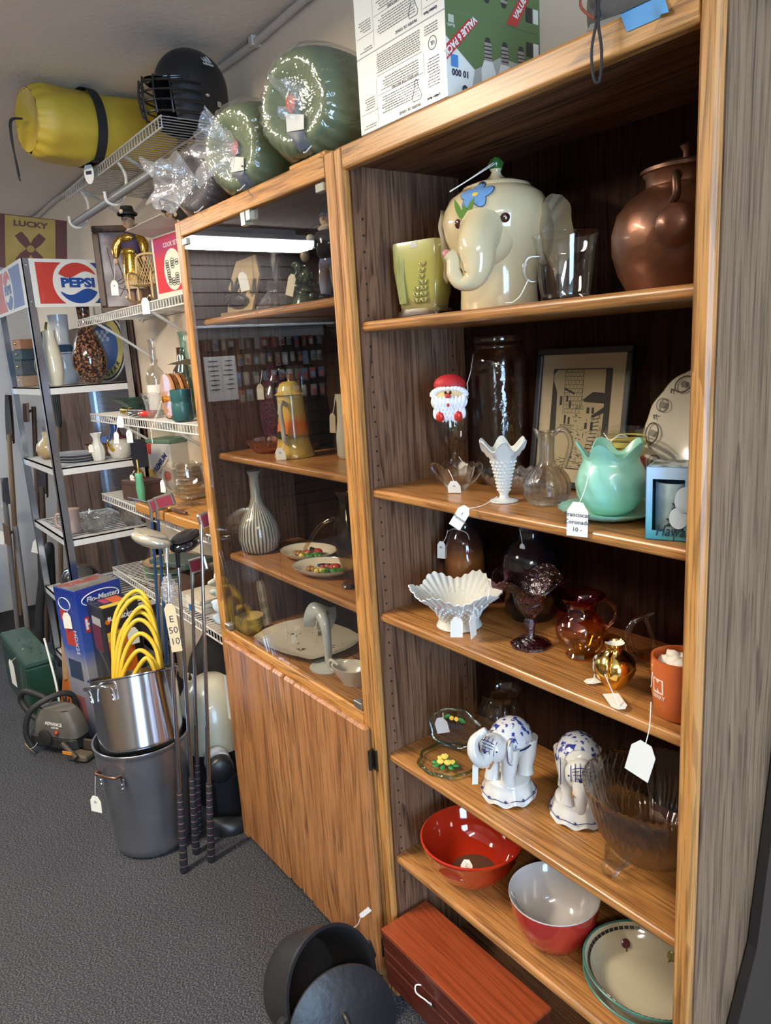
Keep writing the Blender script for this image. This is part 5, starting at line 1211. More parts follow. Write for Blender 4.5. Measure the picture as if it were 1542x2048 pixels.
# --- grey sandal with black cord, strip of blue tape
t = thing('grey_shoe', 'grey striped fabric shoe with red trim and black lace loop', 'shoe', (.615, .012, ZT), .25)
sh_ = MB(); sh_.grid(lambda u, v: ((.26 * v) * 1.0, .045 * math.sin(2 * PI * u) * (.75 + .25 * math.sin(PI * v)) + .055, (.040 + .052 * math.cos(2 * PI * u) * (1 - .35 * v)) if math.cos(2 * PI * u) > -.55 else .012), 28, 12, wu=True)
sh_.grid(lambda u, v: ((.0 - .012 * math.sin(PI * v)) * 1, .045 * math.sin(2 * PI * u) * .75 * v + .055, max(.004, .04 + .052 * math.cos(2 * PI * u) * v)), 20, 4, wu=True)
sh_.build('upper', mat('grey_knit', (.085, .085, .08), .8, bump=.5, bscale=150), t)
MB().box(0.0, .27, .004, .105, 0, .016, .006).build('sole', mat('grey_sole', (.24, .23, .21), .7), t)
MB().tube(smooth_path([(-.004, .02, .075), (-.010, .012, .045), (.012, .008, .020)], 5), .002, 6).build('red_piping', mat('red_piping', (.25, .06, .03), .6), t)
blk = mat('black_cord', (.012, .012, .014), .7)
c_ = MB(); c_.tube(smooth_path([(.03, .0, .045), (.035, -.040, .030), (.038, -.044, .0), (.030, -.042, -.035), (.033, -.042, -.070), (.041, -.042, -.074), (.044, -.043, -.04), (.040, -.045, -.005), (.042, -.042, .025), (.04, .0, .045)], 5), .0020, 6)
c_.ball(.0045, .0045, .007, T(.039, -.044, .004), 10, 6); c_.build('lace_loop', blk, t)
tp = MB(); tp.grid(lambda u, v: (.684 + .062 * u + .010 * (1 - v), -.0016 - .012 * math.sin(PI * u * .9) * (u > .75) * (1 - v), 2.004 + .0235 * v), 8, 4)
tp.grid(lambda u, v: (.684 + .062 * u, -.0016 + .03 * v, 2.0288), 6, 3)
tag(tp.build('masking_tape', mat('painters_tape', (.10, .32, .62), .7), None), 'strip of blue masking tape on the bookcase top rail', 'tape')
# ================================================================ wire closet shelving left of the cabinet
M_wire = mat('wire_white', (.62, .60, .56), .4); M_wire_g = mat('wire_grey', (.36, .35, .34), .4)
def wire_shelf(x0, x1, y0, y1, z, label, m, rod=False):
    t = thing('wire_shelf', label, 'wire shelf', (x0, y0, z)); W, D = x1 - x0, y1 - y0
    wd = MB(); n = int(W / .0254)
    for i in range(n + 1):
        x = W * i / n
        wd.tube([(x, D, 0), (x, .003, 0), (x, 0, -.004), (x, 0, -.030)], .0016, 5)
    o = wd.build('cross_wires', m, t); o['kind'] = 'stuff'
    for y, zz in ((0, .0), (0, -.030), (D * .5, -.004), (D, -.004)):
        MB().tube([(-.002, y, zz), (W + .002, y, zz)], .0032, 8).build('long_rod', m, t)
    for x in (W * .12, W * .62):
        b = MB(); b.tube(smooth_path([(x, D - .004, -.19), (x, D * .55, -.10), (x, .02, -.012)], 4), .006, 6); b.build('brace', m, t)
    for x in (0.04, W * .5, W - .04): MB().box(x - .008, x + .008, D - .006, D + .006, -.012, .010, .002).build('wall_clip', m, t)
    if rod:
        MB().tube([(.10, -.010, -.135), (W - .04, -.010, -.135)], .014, 14).build('hanging_rod', mat('rod_grey', (.20, .20, .20), .35, metal=.3), t)
        for x in (.12, W * .55): 
            h = MB(); h.tube(smooth_path([(x, .02, -.01), (x, .045, -.06), (x, .03, -.13), (x, .0, -.155), (x, -.03, -.145), (x, -.035, -.115)], 5), .005, 6); h.build('rod_hook', M_wire, t)
    return t
ZA, ZB, ZCc, ZD = 1.838, 1.422, 1.050, .690
WX0, WX1, WY0, WY1 = -2.20, -.858, .050, .327
wire_shelf(-1.95, -.885, .010, .325, 2.325, 'highest wire shelf with hanging rod, holding helmet and sleeping bag', M_wire_g, True)
wire_shelf(WX0, WX1, WY0, WY1, ZA, 'white wire shelf carrying the dolls and cook set box', M_wire)
wire_shelf(WX0, WX1, WY0, WY1, ZB, 'white wire shelf carrying bottles and green glass bowl', M_wire)
wire_shelf(WX0, WX1, WY0, WY1, ZCc, 'white wire shelf carrying the ribbed punch bowl', M_wire)
wire_shelf(WX0, WX1, WY0, WY1, ZD, 'white wire shelf carrying plates, books and folded cloth', M_wire)
e_ = .0045
# --- yellow sleeping bag roll
def yellow_roll():
    t = thing('yellow_sleeping_bag', 'rolled yellow sleeping bag sack with black strap and drawcord', 'sleeping bag', (-1.52, .055, 2.325 + e_), math.radians(8))
    R = .121; rnd = random.Random(2)
    def fn(u, v):
        a = 2 * PI * u; y = -.27 + .52 * v; r = R * (1 + .03 * math.sin(3 * a + 5 * v) + .02 * math.sin(7 * a - 9 * v))
        if v < .12: r *= .80 + .20 * math.sin(PI / 2 * v / .12); r *= 1 + .04 * math.cos(16 * a) * (1 - v / .12)
        if v > .93: r *= math.cos((v - .93) / .07 * 1.2)
        return (r * math.cos(a), y, max(r * math.sin(a), -R * .93) + R * .93)
    b = MB().grid(fn, 64, 34, wu=True); b.grid(lambda u, v: (R * .80 * v * (1 + .04 * math.cos(32 * PI * u)) * math.cos(2 * PI * u), -.27 + .03 * (1 - v), max(R * .80 * v * math.sin(2 * PI * u), -R * .93) + R * .93), 64, 5, wu=True)
    b.build('sack', mat('yellow_nylon', (.52, .36, .035), .5, var=.12, vscale=8, bump=.25, bscale=14), t)
    MB().grid(lambda u, v: (R * 1.075 * math.cos(2 * PI * u), -.085 + .034 * v, max(R * 1.075 * math.sin(2 * PI * u), -R * .935) + R * .935), 48, 1, wu=True).build('strap', mat('black_strap', (.012, .013, .015), .7), t)
    MB().tube(smooth_path([(-.02, -.275, R), (-.03, -.31, R * .95), (-.035, -.315, R * .5), (-.030, -.312, -.02), (-.028, -.310, -.06)], 5), .003, 6).tube(smooth_path([(-.02, -.275, R), (-.022, -.31, R * .9), (-.028, -.315, R * .4), (-.026, -.314, -.05), (-.022, -.312, -.075)], 5), .003, 6).build('drawcord', mat('black_cord', (.012, .012, .014), .7), t)
    lb = MB().prism(ell(.020, .036, 20), -.0006, .0006, T(-.01, -.075, -.028) @ RZ(.5) @ RX(PI / 2)).build('care_label', mat('label_oval', (.72, .70, .66), .5), t)
    MB().box(-.012, .012, -.0012, -.0008, -.006, .006, X=T(-.01, -.075, -.026) @ RZ(.5)).build('label_print', INK, lb)
yellow_roll()
# --- batting helmet with wire face guard
def helmet():
    t = thing('batting_helmet', 'matte black batting helmet with wire face guard', 'helmet', (-1.000, .165, 2.325 + e_), math.radians(14))
    bk = mat('helmet_black', (.014, .014, .016), .38); 
    def fn(u, v):   # front is -y ; v from crown to rim
        a = 2 * PI * u; b = v * 1.75; s_ = math.sin(min(b, PI / 2)) * (1 if b < PI / 2 else 1 - .06 * (b - PI / 2))
        x, y = .098 * s_ * math.sin(a), -.118 * s_ * math.cos(a)
        lo = .115 * (1 if abs(math.sin(a)) > .45 or math.cos(a) < 0 else 0)     # ear flaps and nape reach lower than the brow
        z = .118 + .112 * math.cos(b) if b < PI / 2 else .118 - (b - PI / 2) / .18 * lo
        return (x, y, max(z, .001))
    MB().grid(fn, 72, 24, wu=True).build('shell', bk, t)
    MB().grid(lambda u, v: ((.085 - .03 * v * v) * math.sin((u - .5) * 2.2) * 1.1, -.100 * math.cos((u - .5) * 1.9) - .065 * v * math.cos((u - .5) * 2.0), .128 - .012 * v + .004 * math.cos((u - .5) * 3)), 20, 6).grid(lambda u, v: ((.085 - .03 * v * v) * math.sin((u - .5) * 2.2) * 1.1, -.100 * math.cos((u - .5) * 1.9) - .065 * v * math.cos((u - .5) * 2.0), .122 - .012 * v + .004 * math.cos((u - .5) * 3)), 20, 6).build('visor', mat('visor_gloss', (.012, .012, .014), .15, coat=.5), t)
    cage = mat('cage_black', (.01, .01, .01), .3)
    for zz, k in ((.105, 1.0), (.078, 1.08), (.050, 1.10), (.022, 1.0)):
        MB().tube([(.098 * k * math.sin(q), -.118 * math.cos(q) - .055 * k * max(0, math.cos(q)), zz) for q in [-1.35 + 2.7 * i / 24 for i in range(25)]], .0032, 6).build('cage_bar', cage, t)
    for q in (-.75, -.38, 0, .38, .75):
        MB().tube(smooth_path([(.098 * math.sin(q), -.118 * math.cos(q) - .055 * math.cos(q) - .002, .118), (.105 * math.sin(q), -.118 * math.cos(q) - .062 * math.cos(q), .065), (.098 * math.sin(q), -.118 * math.cos(q) - .055 * math.cos(q), .016)], 5), .0032, 6).build('cage_bar', cage, t)
    X = T(.0915, -.008, .165) @ RZ(PI / 2 - .05) @ RX(PI / 2 - .50)
    wt = mat('helmet_logo', (.55, .56, .54), .4)
    lg = MB()
    for i in range(3): lg.prism([(-.012 + .010 * i, 0), (-.004 + .010 * i, 0), (-.010 + .010 * i - .004 * 0, .007 + .006 * i), (-.0175 + .010 * i, .011 + .006 * i)], .0075, .0085, X)
    lg.build('logo_bars', wt, t); text('adidas', .015, wt, t, X @ T(0, -.008, .008), 'lettering', bold=.0004, ext=.0005)
    MB().ball(.009, .009, .006, T(.099, -.022, .075), 12, 6).build('snap', mat('snap_metal', (.6, .6, .58), .25, metal=1), t)
    MB().box(.0975, .1005, .015, .030, .050, .066, .002).build('ear_slot', mat('slot_wall', (.40, .34, .27), .8), t)
    X = T(.0992, -.035, .035) @ RZ(PI / 2) @ RX(PI / 2); MB().prism([(-.006, 0), (.006, 0), (0, .010)], 0, .001, X).build('ear_mark', wt, t)
helmet()
# --- dolls, framed picture, wicker chair, cook set carton
def pic():
    t = thing('framed_picture', 'dark wood framed picture under glass leaning beside the dolls', 'framed picture', (-1.86, .060, ZA + e_), math.radians(66), rot=(math.radians(-4), 0, math.radians(66)))
    W, H = .20, .345; wd = wood('dark_frame_wood', 'z', (.10, .055, .035), (.07, .035, .022), (.03, .015, .01), seed=60, rough=.3)
    for a in ((0, W, 0, .026), (0, W, H - .026, H)): MB().box(a[0], a[1], -.008, .012, a[2], a[3], .004).build('frame_bar', wd, t)
    for a in ((0, .026), (W - .026, W)): MB().box(a[0], a[1], -.008, .012, .026, H - .026, .004).build('frame_bar', wd, t)
    MB().box(.024, W - .024, .002, .006, .024, H - .024).build('picture', speckle('portrait_print', (.46, .42, .42), (.20, .15, .16), 9, .4, .62, .6, 0), t)
    rnd = random.Random(3); k = MB()
    for i in range(9): k.tube(smooth_path([(rnd.uniform(.05, .15), .0012, rnd.uniform(.06, .30)) for _ in range(3)], 4), .0018, 4)
    k.build('picture_lines', mat('picture_ink', (.14, .10, .12), .6), t)
    MB().box(.026, W - .026, -.001, .000, .026, H - .026).build('glazing', MATS['picture_glass'], t)
pic()
def doll(loc, rz, label, gold):
    t = thing('costume_doll', label, 'doll', loc, rz)
    skin = mat('doll_skin', (.52, .33, .20), .5); gd = speckle('gold_sequin', (.62, .38, .06), (.22, .12, .02), 260, .42, .56, .22, .2, metal=.8); dk = mat('doll_purple', (.03, .015, .05), .7)
    if gold: body_m, sk_m = dk, gd
    else: body_m, sk_m = mat('doll_cream', (.60, .52, .40), .7), mat('doll_grey', (.33, .33, .36), .7)
    b = MB()
    for sx in (-1, 1): b.tube([(sx * .016, 0, .008), (sx * .016, 0, .06), (sx * .018, 0, .10)], [.009, .011, .014], 10)
    b.ball(.012, .016, .008, T(-.016, -.006, .0082), 10, 6); b.ball(.012, .016, .008, T(.016, -.006, .0082), 10, 6)
    b.build('legs', mat('doll_leg', (.20, .10, .06), .5), t)
    MB().lathe([(.036, .07), (.040, .09), (.038, .115)], 20).build('petticoat', mat('doll_tan', (.50, .39, .25), .8), t)
    MB().lathe([(.041, .10), (.042, .13), (.036, .185), (.033, .20)], 24, mod=lambda r, z, a, i: (r * (1 + .04 * math.cos(10 * a)), z)).build('skirt', sk_m, t)
    MB().lathe([(.034, .185), (.036, .21), (.037, .245), (.032, .268), (.014, .282), (0, .284)], 20, S(1.1, .8, 1)).build('bodice', body_m, t)
    if gold:
        v = MB(); 
        for z in (.205, .255): v.ball(.030, .010, .016, T(0, -.026, z), 12, 6)
        v.build('sequin_panel', gd, t)
    else:
        for sx in (-1, 1): MB().tube([(sx * .022, -.024, .27), (sx * .030, -.030, .20), (sx * .034, -.036, .11)], .0075, 8, flat=.4).build('red_band', mat('doll_red', (.48, .03, .03), .7), t)
        MB().lathe([(0, 0), (.016, .001), (.016, .003)], 18, T(0, -.030, .245) @ RX(PI / 2)).build('rosette', speckle('rosette_print', (.6, .5, .35), (.08, .06, .05), 180, .45, .55), t)
    for sx in (-1, 1):
        MB().tube(smooth_path([(sx * .032, 0, .262), (sx * .058, -.006, .232), (sx * .062, -.016, .19)], 4), [.013, .015, .017, .018, .019, .018, .016, .013, .010], 10).build('sleeve', gd if gold else MATS['doll_grey'], t)
        MB().ball(.009, .009, .012, T(sx * .062, -.018, .176), 8, 6).build('hand', skin, t)
    MB().tube([(0, 0, .28), (0, 0, .30)], .009, 8).ball(.023, .022, .028, T(0, -.002, .318), 16, 12).ball(.004, .006, .004, T(0, -.024, .314), 8, 5).build('head', skin, t)
    MB().ball(.003, .002, .002, T(-.009, -.0225, .322), 6, 4).ball(.003, .002, .002, T(.009, -.0225, .322), 6, 4).build('eyes', INK, t)
    MB().ball(.004, .002, .0016, T(0, -.0235, .305), 6, 4).build('mouth', mat('doll_lip', (.4, .05, .05), .5), t)
    ht = MB(); ht.ball(.025, .024, .024, T(0, .002, .330), 14, 8)
    if gold: ht.lathe([(.036, .338), (.038, .345), (.026, .352), (.022, .370), (0, .374)], 20)
    else: ht.prism([(-.030, .335), (.058, .29), (.062, .315), (.02, .362), (-.028, .385), (-.04, .37)], -.016, .016, RX(PI / 2))
    ht.build('headdress', mat('doll_black', (.012, .01, .014), .6), t)
    for x, y, z in (((0, -.037, .347),) if gold else ((-.018, -.018, .365), (.034, -.018, .318))): MB().lathe([(0, 0), (.008, .001), (.008, .003)], 12, T(x, y, z) @ RX(PI / 2)).build('hat_badge', mat('badge_cream', (.6, .52, .38), .5), t)
    return t
d1 = doll((-1.590, .122, ZA + e_), math.radians(38), 'costume doll in gold sequin dress and black cap', True)
price_tag(d1, (-.062, -.03, .18), (-.064, -.045, .10), .030, .050, (0, .05, .1), ['20-'])
doll((-1.455, .240, ZA + e_), math.radians(30), 'costume doll in cream and red robe with slanted black hat', False)
def wicker():
    t = thing('wicker_chair', 'miniature wicker rocking chair standing before the dolls', 'toy chair', (-1.395, .085, ZA + e_), math.radians(48))
    m = mat('wicker', (.52, .36, .16), .6); W, D = .085, .08
    for sx in (-1, 1):
        MB().tube(smooth_path([(sx * W / 2, -D * .9, .022), (sx * W / 2, -.02, .0065), (sx * W / 2, D * .7, .016)], 5), .004, 8).build('rocker', m, t)
        for y in (-D / 2, D / 2): MB().tube([(sx * W / 2, y, .010), (sx * W / 2, y, .065)], .004, 8).build('leg', m, t)
        MB().tube(smooth_path([(sx * W / 2, -D / 2, .065), (sx * W / 2, -D / 2, .095), (sx * W / 2, -D * .2, .108), (sx * W / 2, D / 2, .108)], 5), .004, 8).build('arm', m, t)
    bk = MB(); bk.tube(smooth_path([(-W / 2, D / 2, .06), (-W / 2, D / 2 + .006, .13), (-W / 2 + .010, D / 2 + .012, .175), (W / 2 - .010, D / 2 + .012, .175), (W / 2, D / 2 + .006, .13), (W / 2, D / 2, .06)], 5), .0048, 8); bk.build('back_frame', m, t)
    lt = MB()
    for i in range(9):
        x = -W / 2 + W * i / 8
        lt.tube([(x, D / 2 + .004, .07), (max(-W / 2, min(W / 2, x + .04)), D / 2 + .008, .17)], .0014, 5); lt.tube([(x, D / 2 + .004, .07), (max(-W / 2, min(W / 2, x - .04)), D / 2 + .008, .17)], .0014, 5)
    for i in range(11): lt.tube([(-W / 2 + W * i / 10, -D / 2, .066), (-W / 2 + W * i / 10, D / 2, .066)], .0022, 5)
    for i in range(8):
        for sx in (-1, 1): lt.tube([(sx * W / 2, -D / 2 + D * i / 7, .066), (sx * W / 2, -D / 2 + D * i / 7 + .008, .106)], .0013, 5)
    o = lt.build('woven_cane', m, t); o['kind'] = 'stuff'
    price_tag(t, (.03, -.06, .02), (.045, -.125, .006), .030, .050, (0, .0, -.2))
wicker()
def cook_set():
    t = thing('cook_set_carton', 'red and white cook set carton with its flap open', 'carton', (-1.255, .075, ZA + e_), math.radians(6))
    W, D, H = .255, .15, .205; wh = mat('carton_offwhite', (.60, .55, .46), .6)
    MB().box(0, W, 0, D, 0, H, .001).build('carton', wh, t)
    MB().box(.014, W - .008, -.0006, 0, .020, H - .006).build('red_label', zramp('red_purple_print', [(0, (.50, .02, .03)), (.12, (.52, .03, .04)), (.17, (.28, .03, .12)), (.2, (.40, .02, .05))], .7, 0), t)
    MB().prism(ell(.062, .066, 24, 0, .135, .088), 0, .0012, RX(PI / 2)).build('label_oval', mat('oval_cream', (.66, .62, .52), .6), t)
    g = MB()
    for x, z, k in ((.10, .115, 4), (.135, .118, 4), (.165, .112, 2), (.105, .085, 4), (.11, .06, 3), (.135, .056, 3), (.160, .070, 5)):
        for i in range(k): g.tube([(x + .011 * math.cos(q), -.0016, z - .007 * i + .005 * math.sin(q)) for q in [2 * PI * j / 14 for j in range(14)]], .0014, 4, closed=True)
    g.build('pot_drawings', mat('label_ink2', (.10, .11, .10), .6), t)
    text('COOK SET', .021, mat('label_white2', (.72, .68, .66), .5), t, T(.135, -.0012, .168) @ RX(PI / 2), 'lettering', ext=.0002)
    MB().add([(0, 0, H), (W, 0, H), (W - .002, -.085, H + .028), (-.004, -.085, H + .018), (0, .0004, H + .001), (W, .0004, H + .001), (W - .002, -.085, H + .029), (-.004, -.085, H + .019)], [(0, 1, 2, 3), (7, 6, 5, 4), (0, 3, 7, 4), (1, 5, 6, 2), (2, 6, 7, 3)], False).build('flap', wh, t)
cook_set()
t = thing('wicker_fan', 'brown woven wicker basket tray standing behind the cook set', 'basket', (-1.12, .298, ZA + e_), .05)
f = MB()
for k in range(19): x = -.09 + .01 * k; f.tube([(x * .55, 0, 0), (x * .8, -.008, .20), (x, -.012, .30)], .0026, 5)
for z in (.05, .10, .15, .20, .25, .285): f.tube([(-.09 * (.55 + .45 * z / .3), -.012 * z / .3 - .002, z), (.09 * (.55 + .45 * z / .3), -.012 * z / .3 - .002, z)], .0028, 5)
f.build('wickerwork', mat('brown_wicker', (.33, .22, .09), .6), t)
MB().tube([(-.05, 0, 0), (-.09, -.012, .30), (.09, -.012, .30), (.05, 0, 0)], .006, 8).build('rim', mat('brown_wicker', (.33, .22, .09), .6), t)

# ---------------------------------------------------------------- shelf B
b_ = ZB + e_
t = thing('green_glass_bowl', 'wide dark green glass bowl with scalloped rim on wire shelf', 'bowl', (-1.865, .170, b_), 0)
MB().lathe([(0, 0), (.04, 0), (.055, .02), (.080, .045), (.112, .062), (.110, .065), (.075, .048), (.05, .025), (0, .01)], 60, mod=lambda r, z, a, i: (r * (1 + .03 * math.cos(12 * a) * (r > .07)), z)).build('bowl', glass('bottle_green', (.10, .38, .30), refl=.12, bump=.3, bscale=60), t)
t = thing('hand_mixer', 'vintage hand tool with red handle and chrome barrel', 'kitchen tool', (-1.560, .072, b_ + .014), .35)
for x0, x1, r, m, nm in ((-.08, -.01, .013, mat('chrome', (.75, .75, .76), .08, metal=1), 'barrel'), (-.01, .065, .0135, mat('red_handle', (.55, .03, .015), .25, coat=.5), 'handle')): MB().tube([(x0, 0, 0), (x0 + .006, 0, 0), (x1 - .006, 0, 0), (x1, 0, 0)], [r * .7, r, r, r * .7], 14).build(nm, m, t)
price_tag(t, (-.07, -.013, 0), (-.065, -.024, -.065), .030, .046, (0, 0, .2), ['6-']); price_tag(t, (-.03, -.013, 0), (-.10, -.03, -.010), .028, .04, (0, .1, .4))
t = thing('brass_peppermill', 'short brass and black turned mill lying beside the red tool', 'pepper mill', (-1.80, .085, b_ + .018), .15)
MB().lathe([(0, -.03), (.014, -.03), (.016, -.01), (.012, .02), (.015, .04), (0, .045)], 18, RY(PI / 2)).build('mill', GOLD, t)
MB().tube([(.04, 0, 0), (.15, .01, 0)], .012, 10).build('black_grip', mat('black_grip', (.01, .01, .01), .3), t)
price_tag(t, (-.02, -.016, 0), (-.0, -.055, -.085), .022, .045, (0, .1, .6))
t = thing('etched_tumbler', 'short flared clear glass tumbler etched with flowers', 'tumbler', (-1.500, .100, b_), 0)
MB().lathe(shell([(.028, 0), (.030, .004), (.033, .05), (.044, .095)], .003), 32).build('glass', CUTTHIN, t)
t = thing('wooden_reel', 'round copper banded wooden coaster set on its side', 'coaster set', (-1.345, .130, b_ + .083), math.radians(-4))
X = RX(PI / 2)
for k in range(4): MB().lathe([(0, 0), (.080, 0), (.082, .004), (.080, .012), (0, .012)], 36, T(0, .0165 * k - .02, 0) @ X).build('disc', mat('copper_wood', (.50, .24, .09), .3, coat=.4) if k % 2 == 0 else mat('copper_band', (.45, .18, .07), .2, metal=.8), t)
MB().lathe([(0, 0), (.012, 0), (.010, .012), (.016, .020), (0, .024)], 16, T(0, -.03, -.01) @ X).build('knob', GOLD, t)
MB().box(-.05, .05, -.03, .04, -.0828, -.076, .002).build('stand', mat('dark_stand', (.06, .03, .02), .4), t)
price_tag(t, (0, -.05, -.01), (0, -.105, -.115), .030, .050, (0, 0, -.2), ['12-'])
t = thing('teal_canister', 'teal ribbed canister beside the copper coasters', 'canister', (-1.175, .085, b_), 0)
MB().lathe(shell([(.030, 0), (.037, .006), (.037, .06), (.034, .066), (.037, .072), (.037, .11)], .003), 30).build('canister', mat('dark_teal_tin', (.03, .10, .10), .3), t)
t = thing('open_carton', 'dark purple open carton with cream flap sticking out', 'carton', (-1.18, .175, b_), 0)
MB().box(0, .16, 0, .13, 0, .19, .001).build('carton', zramp('purple_carton', [(0, (.03, .07, .06)), (.1, (.06, .03, .08)), (.19, (.05, .02, .06))], .4, .1), t)
MB().add([(0, 0, .1905), (.16, 0, .1905), (.15, -.115, .212), (-.03, -.115, .196)], [(0, 1, 2, 3)], False).build('flap', mat('carton_buff', (.60, .53, .38), .7), t)
def bottle(loc, prof, m, label, name='glass_bottle', lab=None):
    t = thing(name, label, 'bottle', loc); MB().lathe(shell(prof, .003), 28).build('bottle', m, t)
    if lab: r = prof_at(prof, (lab[0] + lab[1]) / 2) + .0008; MB().lathe([(r, lab[0]), (r, lab[1])], 20, a0=lab[3], a1=lab[4]).build('paper_label', lab[2], t)
    return t
BP = [(.034, 0), (.038, .006), (.038, .15), (.034, .17), (.016, .195), (.0135, .21), (.0135, .285), (.016, .29), (.016, .30)]
bottle((-1.66, .178, b_), BP, glass('bottle_clear', (.88, .88, .88), refl=.10), 'clear liquor bottle with long neck and white paper label', lab=(.02, .12, mat('label_offwhite', (.72, .70, .65), .7), -2.2, .1))
bottle((-1.40, .205, b_), [(.036, 0), (.040, .006), (.040, .13), (.034, .17), (.018, .22), (.014, .25), (.014, .30), (.017, .305), (.017, .315)], glass('bottle_teal', (.62, .84, .80), refl=.12), 'pale aqua bottle with tapering shoulders beside the open carton')
bottle((-1.52, .240, b_), [(.040, 0), (.044, .006), (.044, .14), (.036, .175), (.018, .20), (.016, .26)], glass('bottle_brown', (.42, .32, .26), refl=.10), 'brown bottle with orange and cream label behind the aqua one', lab=(.04, .13, mat('label_orange', (.62, .30, .07), .6), -1.8, 0))

# ---------------------------------------------------------------- shelf C
c0 = ZCc + e_
t = thing('brown_box', 'plain dark brown leather covered box on wire shelf', 'box', (-1.925, .062, c0), math.radians(14))
MB().box(0, .165, 0, .10, 0, .088, .003).build('box', mat('brown_leather', (.075, .035, .028), .6, bump=.2, bscale=60), t)
MB().box(-.001, .166, -.001, .101, .070, .0725).build('lid_seam', mat('seam_dark', (.02, .01, .008), .7), t)
t = thing('perfume_bottle', 'small amber perfume bottle with glass stopper on the brown box', 'perfume bottle', (-1.845, .115, c0 + .0895), 0)
MB().lathe(shell([(.024, 0), (.028, .01), (.022, .035), (.012, .045), (.018, .055), (.012, .068), (.008, .08)], .002), 24).build('bottle', glass('perfume_amber', (.75, .5, .28), refl=.12), t); MB().lathe([(.007, .08), (.010, .09), (.006, .12), (0, .125)], 14).build('stopper', CLEAR, t)
price_tag(t, (0, -.025, .03), (.005, -.03, .022), .026, .022, (.2, 0, .5))
t = thing('green_handled_tool', 'kitchen tool with jade green turned wooden handle', 'kitchen tool', (-1.735, .082, c0), 0)
MB().lathe([(0, 0), (.012, 0), (.014, .02), (.018, .07), (.014, .11), (.016, .13), (.012, .135), (0, .136)], 18, S(1, 1, 1)).build('handle', mat('jade_paint', (.10, .36, .20), .35), t); MB().lathe([(.013, .135), (.013, .139), (.004, .141), (.004, .19), (0, .19)], 12).build('ferrule', GOLD, t)
t = thing('punch_bowl', 'ribbed clear glass footed punch bowl with scalloped rim', 'bowl', (-1.345, .140, c0 + .0385), 0)
MB().lathe([(0, 0), (.045, 0), (.047, .005), (.018, .018), (.020, .024), (.060, .045), (.085, .080), (.090, .120), (.086, .148), (.090, .156), (.086, .156), (.082, .146), (.086, .118), (.080, .082), (.055, .05), (0, .032)], 84, mod=lambda r, z, a, i: (r * (1 + (.012 * math.cos(42 * a) if .03 < z < .13 else 0)), z + (.006 * math.cos(10 * a) if z > .15 else 0))).build('bowl', glass('punch_glass', (.92, .90, .88), refl=.14, edge=.9), t)
price_tag(t, (-.05, -.07, .15), (-.045, -.082, .10), .024, .044, (0, .05, .5))
t = thing('wooden_board', 'thick orange wooden bread board jutting over the shelf edge', 'board', (-1.60, .008, c0), math.radians(2))
MB().box(0, .60, 0, .27, 0, .036, .004).build('board', wood('board_wood', 'x', (.50, .24, .06), (.42, .18, .045), (.30, .12, .03), seed=70, pore=.2), t)
t = thing('carving_knife', 'long carving steel with brass ferrule lying on the wooden board', 'carving steel', (-1.50, .030, c0 + .0445), math.radians(4))
MB().tube([(-.20, 0, 0), (-.05, 0, 0), (.16, 0, 0)], [.003, .006, .006], 10).build('blade', MATS['chrome'], t); MB().tube([(.16, 0, 0), (.17, 0, 0), (.20, 0, 0), (.21, 0, 0)], [.007, .0085, .0085, .006], 12).build('ferrule', GOLD, t); MB().tube([(.21, 0, 0), (.25, 0, .0), (.33, 0, 0)], [.006, .0085, .006], 10).build('handle', mat('dark_handle', (.08, .04, .02), .4), t)
def premium():
    t = thing('cracker_tin', 'square white cracker tin with slanted blue lettering', 'tin', (-1.905, .185, c0), math.radians(20))
    W, D, H = .15, .12, .235; MB().box(0, W, 0, D, 0, H, .006).build('tin', mat('tin_white', (.56, .53, .46), .35), t)
    MB().box(-.002, W + .002, -.002, D + .002, H, H + .018, .004).build('lid', mat('tin_green', (.12, .22, .15), .4), t)
    X = T(W * .52, -.0008, H * .62) @ RX(PI / 2) @ Matrix.Rotation(.75, 4, 'Z')
    text('PREMIUM', .034, mat('tin_blue', (.02, .03, .14), .4), t, X, 'lettering', bold=.0012, sx=.9); text('SALTINE CRACKERS', .011, mat('tin_rust', (.30, .10, .05), .5), t, X @ T(.012, -.026, 0), 'lettering')
    MB().prism(ell(.022, .022, 20, 0, W * .80, H * .40), 0, .0012, RX(PI / 2)).build('red_seal', mat('tin_red', (.45, .04, .03), .4), t)
    MB().prism([(0, H * .80), (.028, H * .80), (.036, H * .99), (0, H * .99)], 0, .001, RX(PI / 2)).build('red_corner', MATS['tin_red'], t)
    MB().box(.0, .05, -.0012, 0, H * .36, H * .52).build('crackers_print', mat('tin_yellow', (.55, .36, .10), .5), t)
premium()
t = thing('striped_tin', 'tan ribbed round tin beside the punch bowl', 'tin', (-1.500, .215, c0 + .0385), 0)
MB().lathe([(0, 0), (.056, 0)] + sum([[(.056, .018 * k + .003), (.058, .018 * k + .006), (.056, .018 * k + .009)] for k in range(7)], []) + [(.056, .13), (0, .131)], 36).build('tin', mat('tan_tin', (.27, .20, .12), .4, metal=.2), t)
t = thing('black_tablet', 'black rounded slate hanging sign by the cracker tin', 'slate', (-1.80, .118, 1.262), math.radians(28))
sl = MB(); sl.prism([(math.copysign(abs(math.cos(q)) ** .45, math.cos(q)) * .042, math.copysign(abs(math.sin(q)) ** .35, math.sin(q)) * .060) for q in [2 * PI * i / 40 for i in range(40)]], -.0035, .0035, RX(PI / 2)); sl.build('slate', mat('slate_black', (.012, .013, .020), .4), t)
MB().tube([(0, 0, .058), (0, .02, ZB - 1.262 - .004)], .0009, 5).build('cord', STRING, t)
t = thing('baseball_cap', 'black cap with lettering standing against the wall', 'cap', (-1.135, .215, c0 + .0385), math.radians(20))
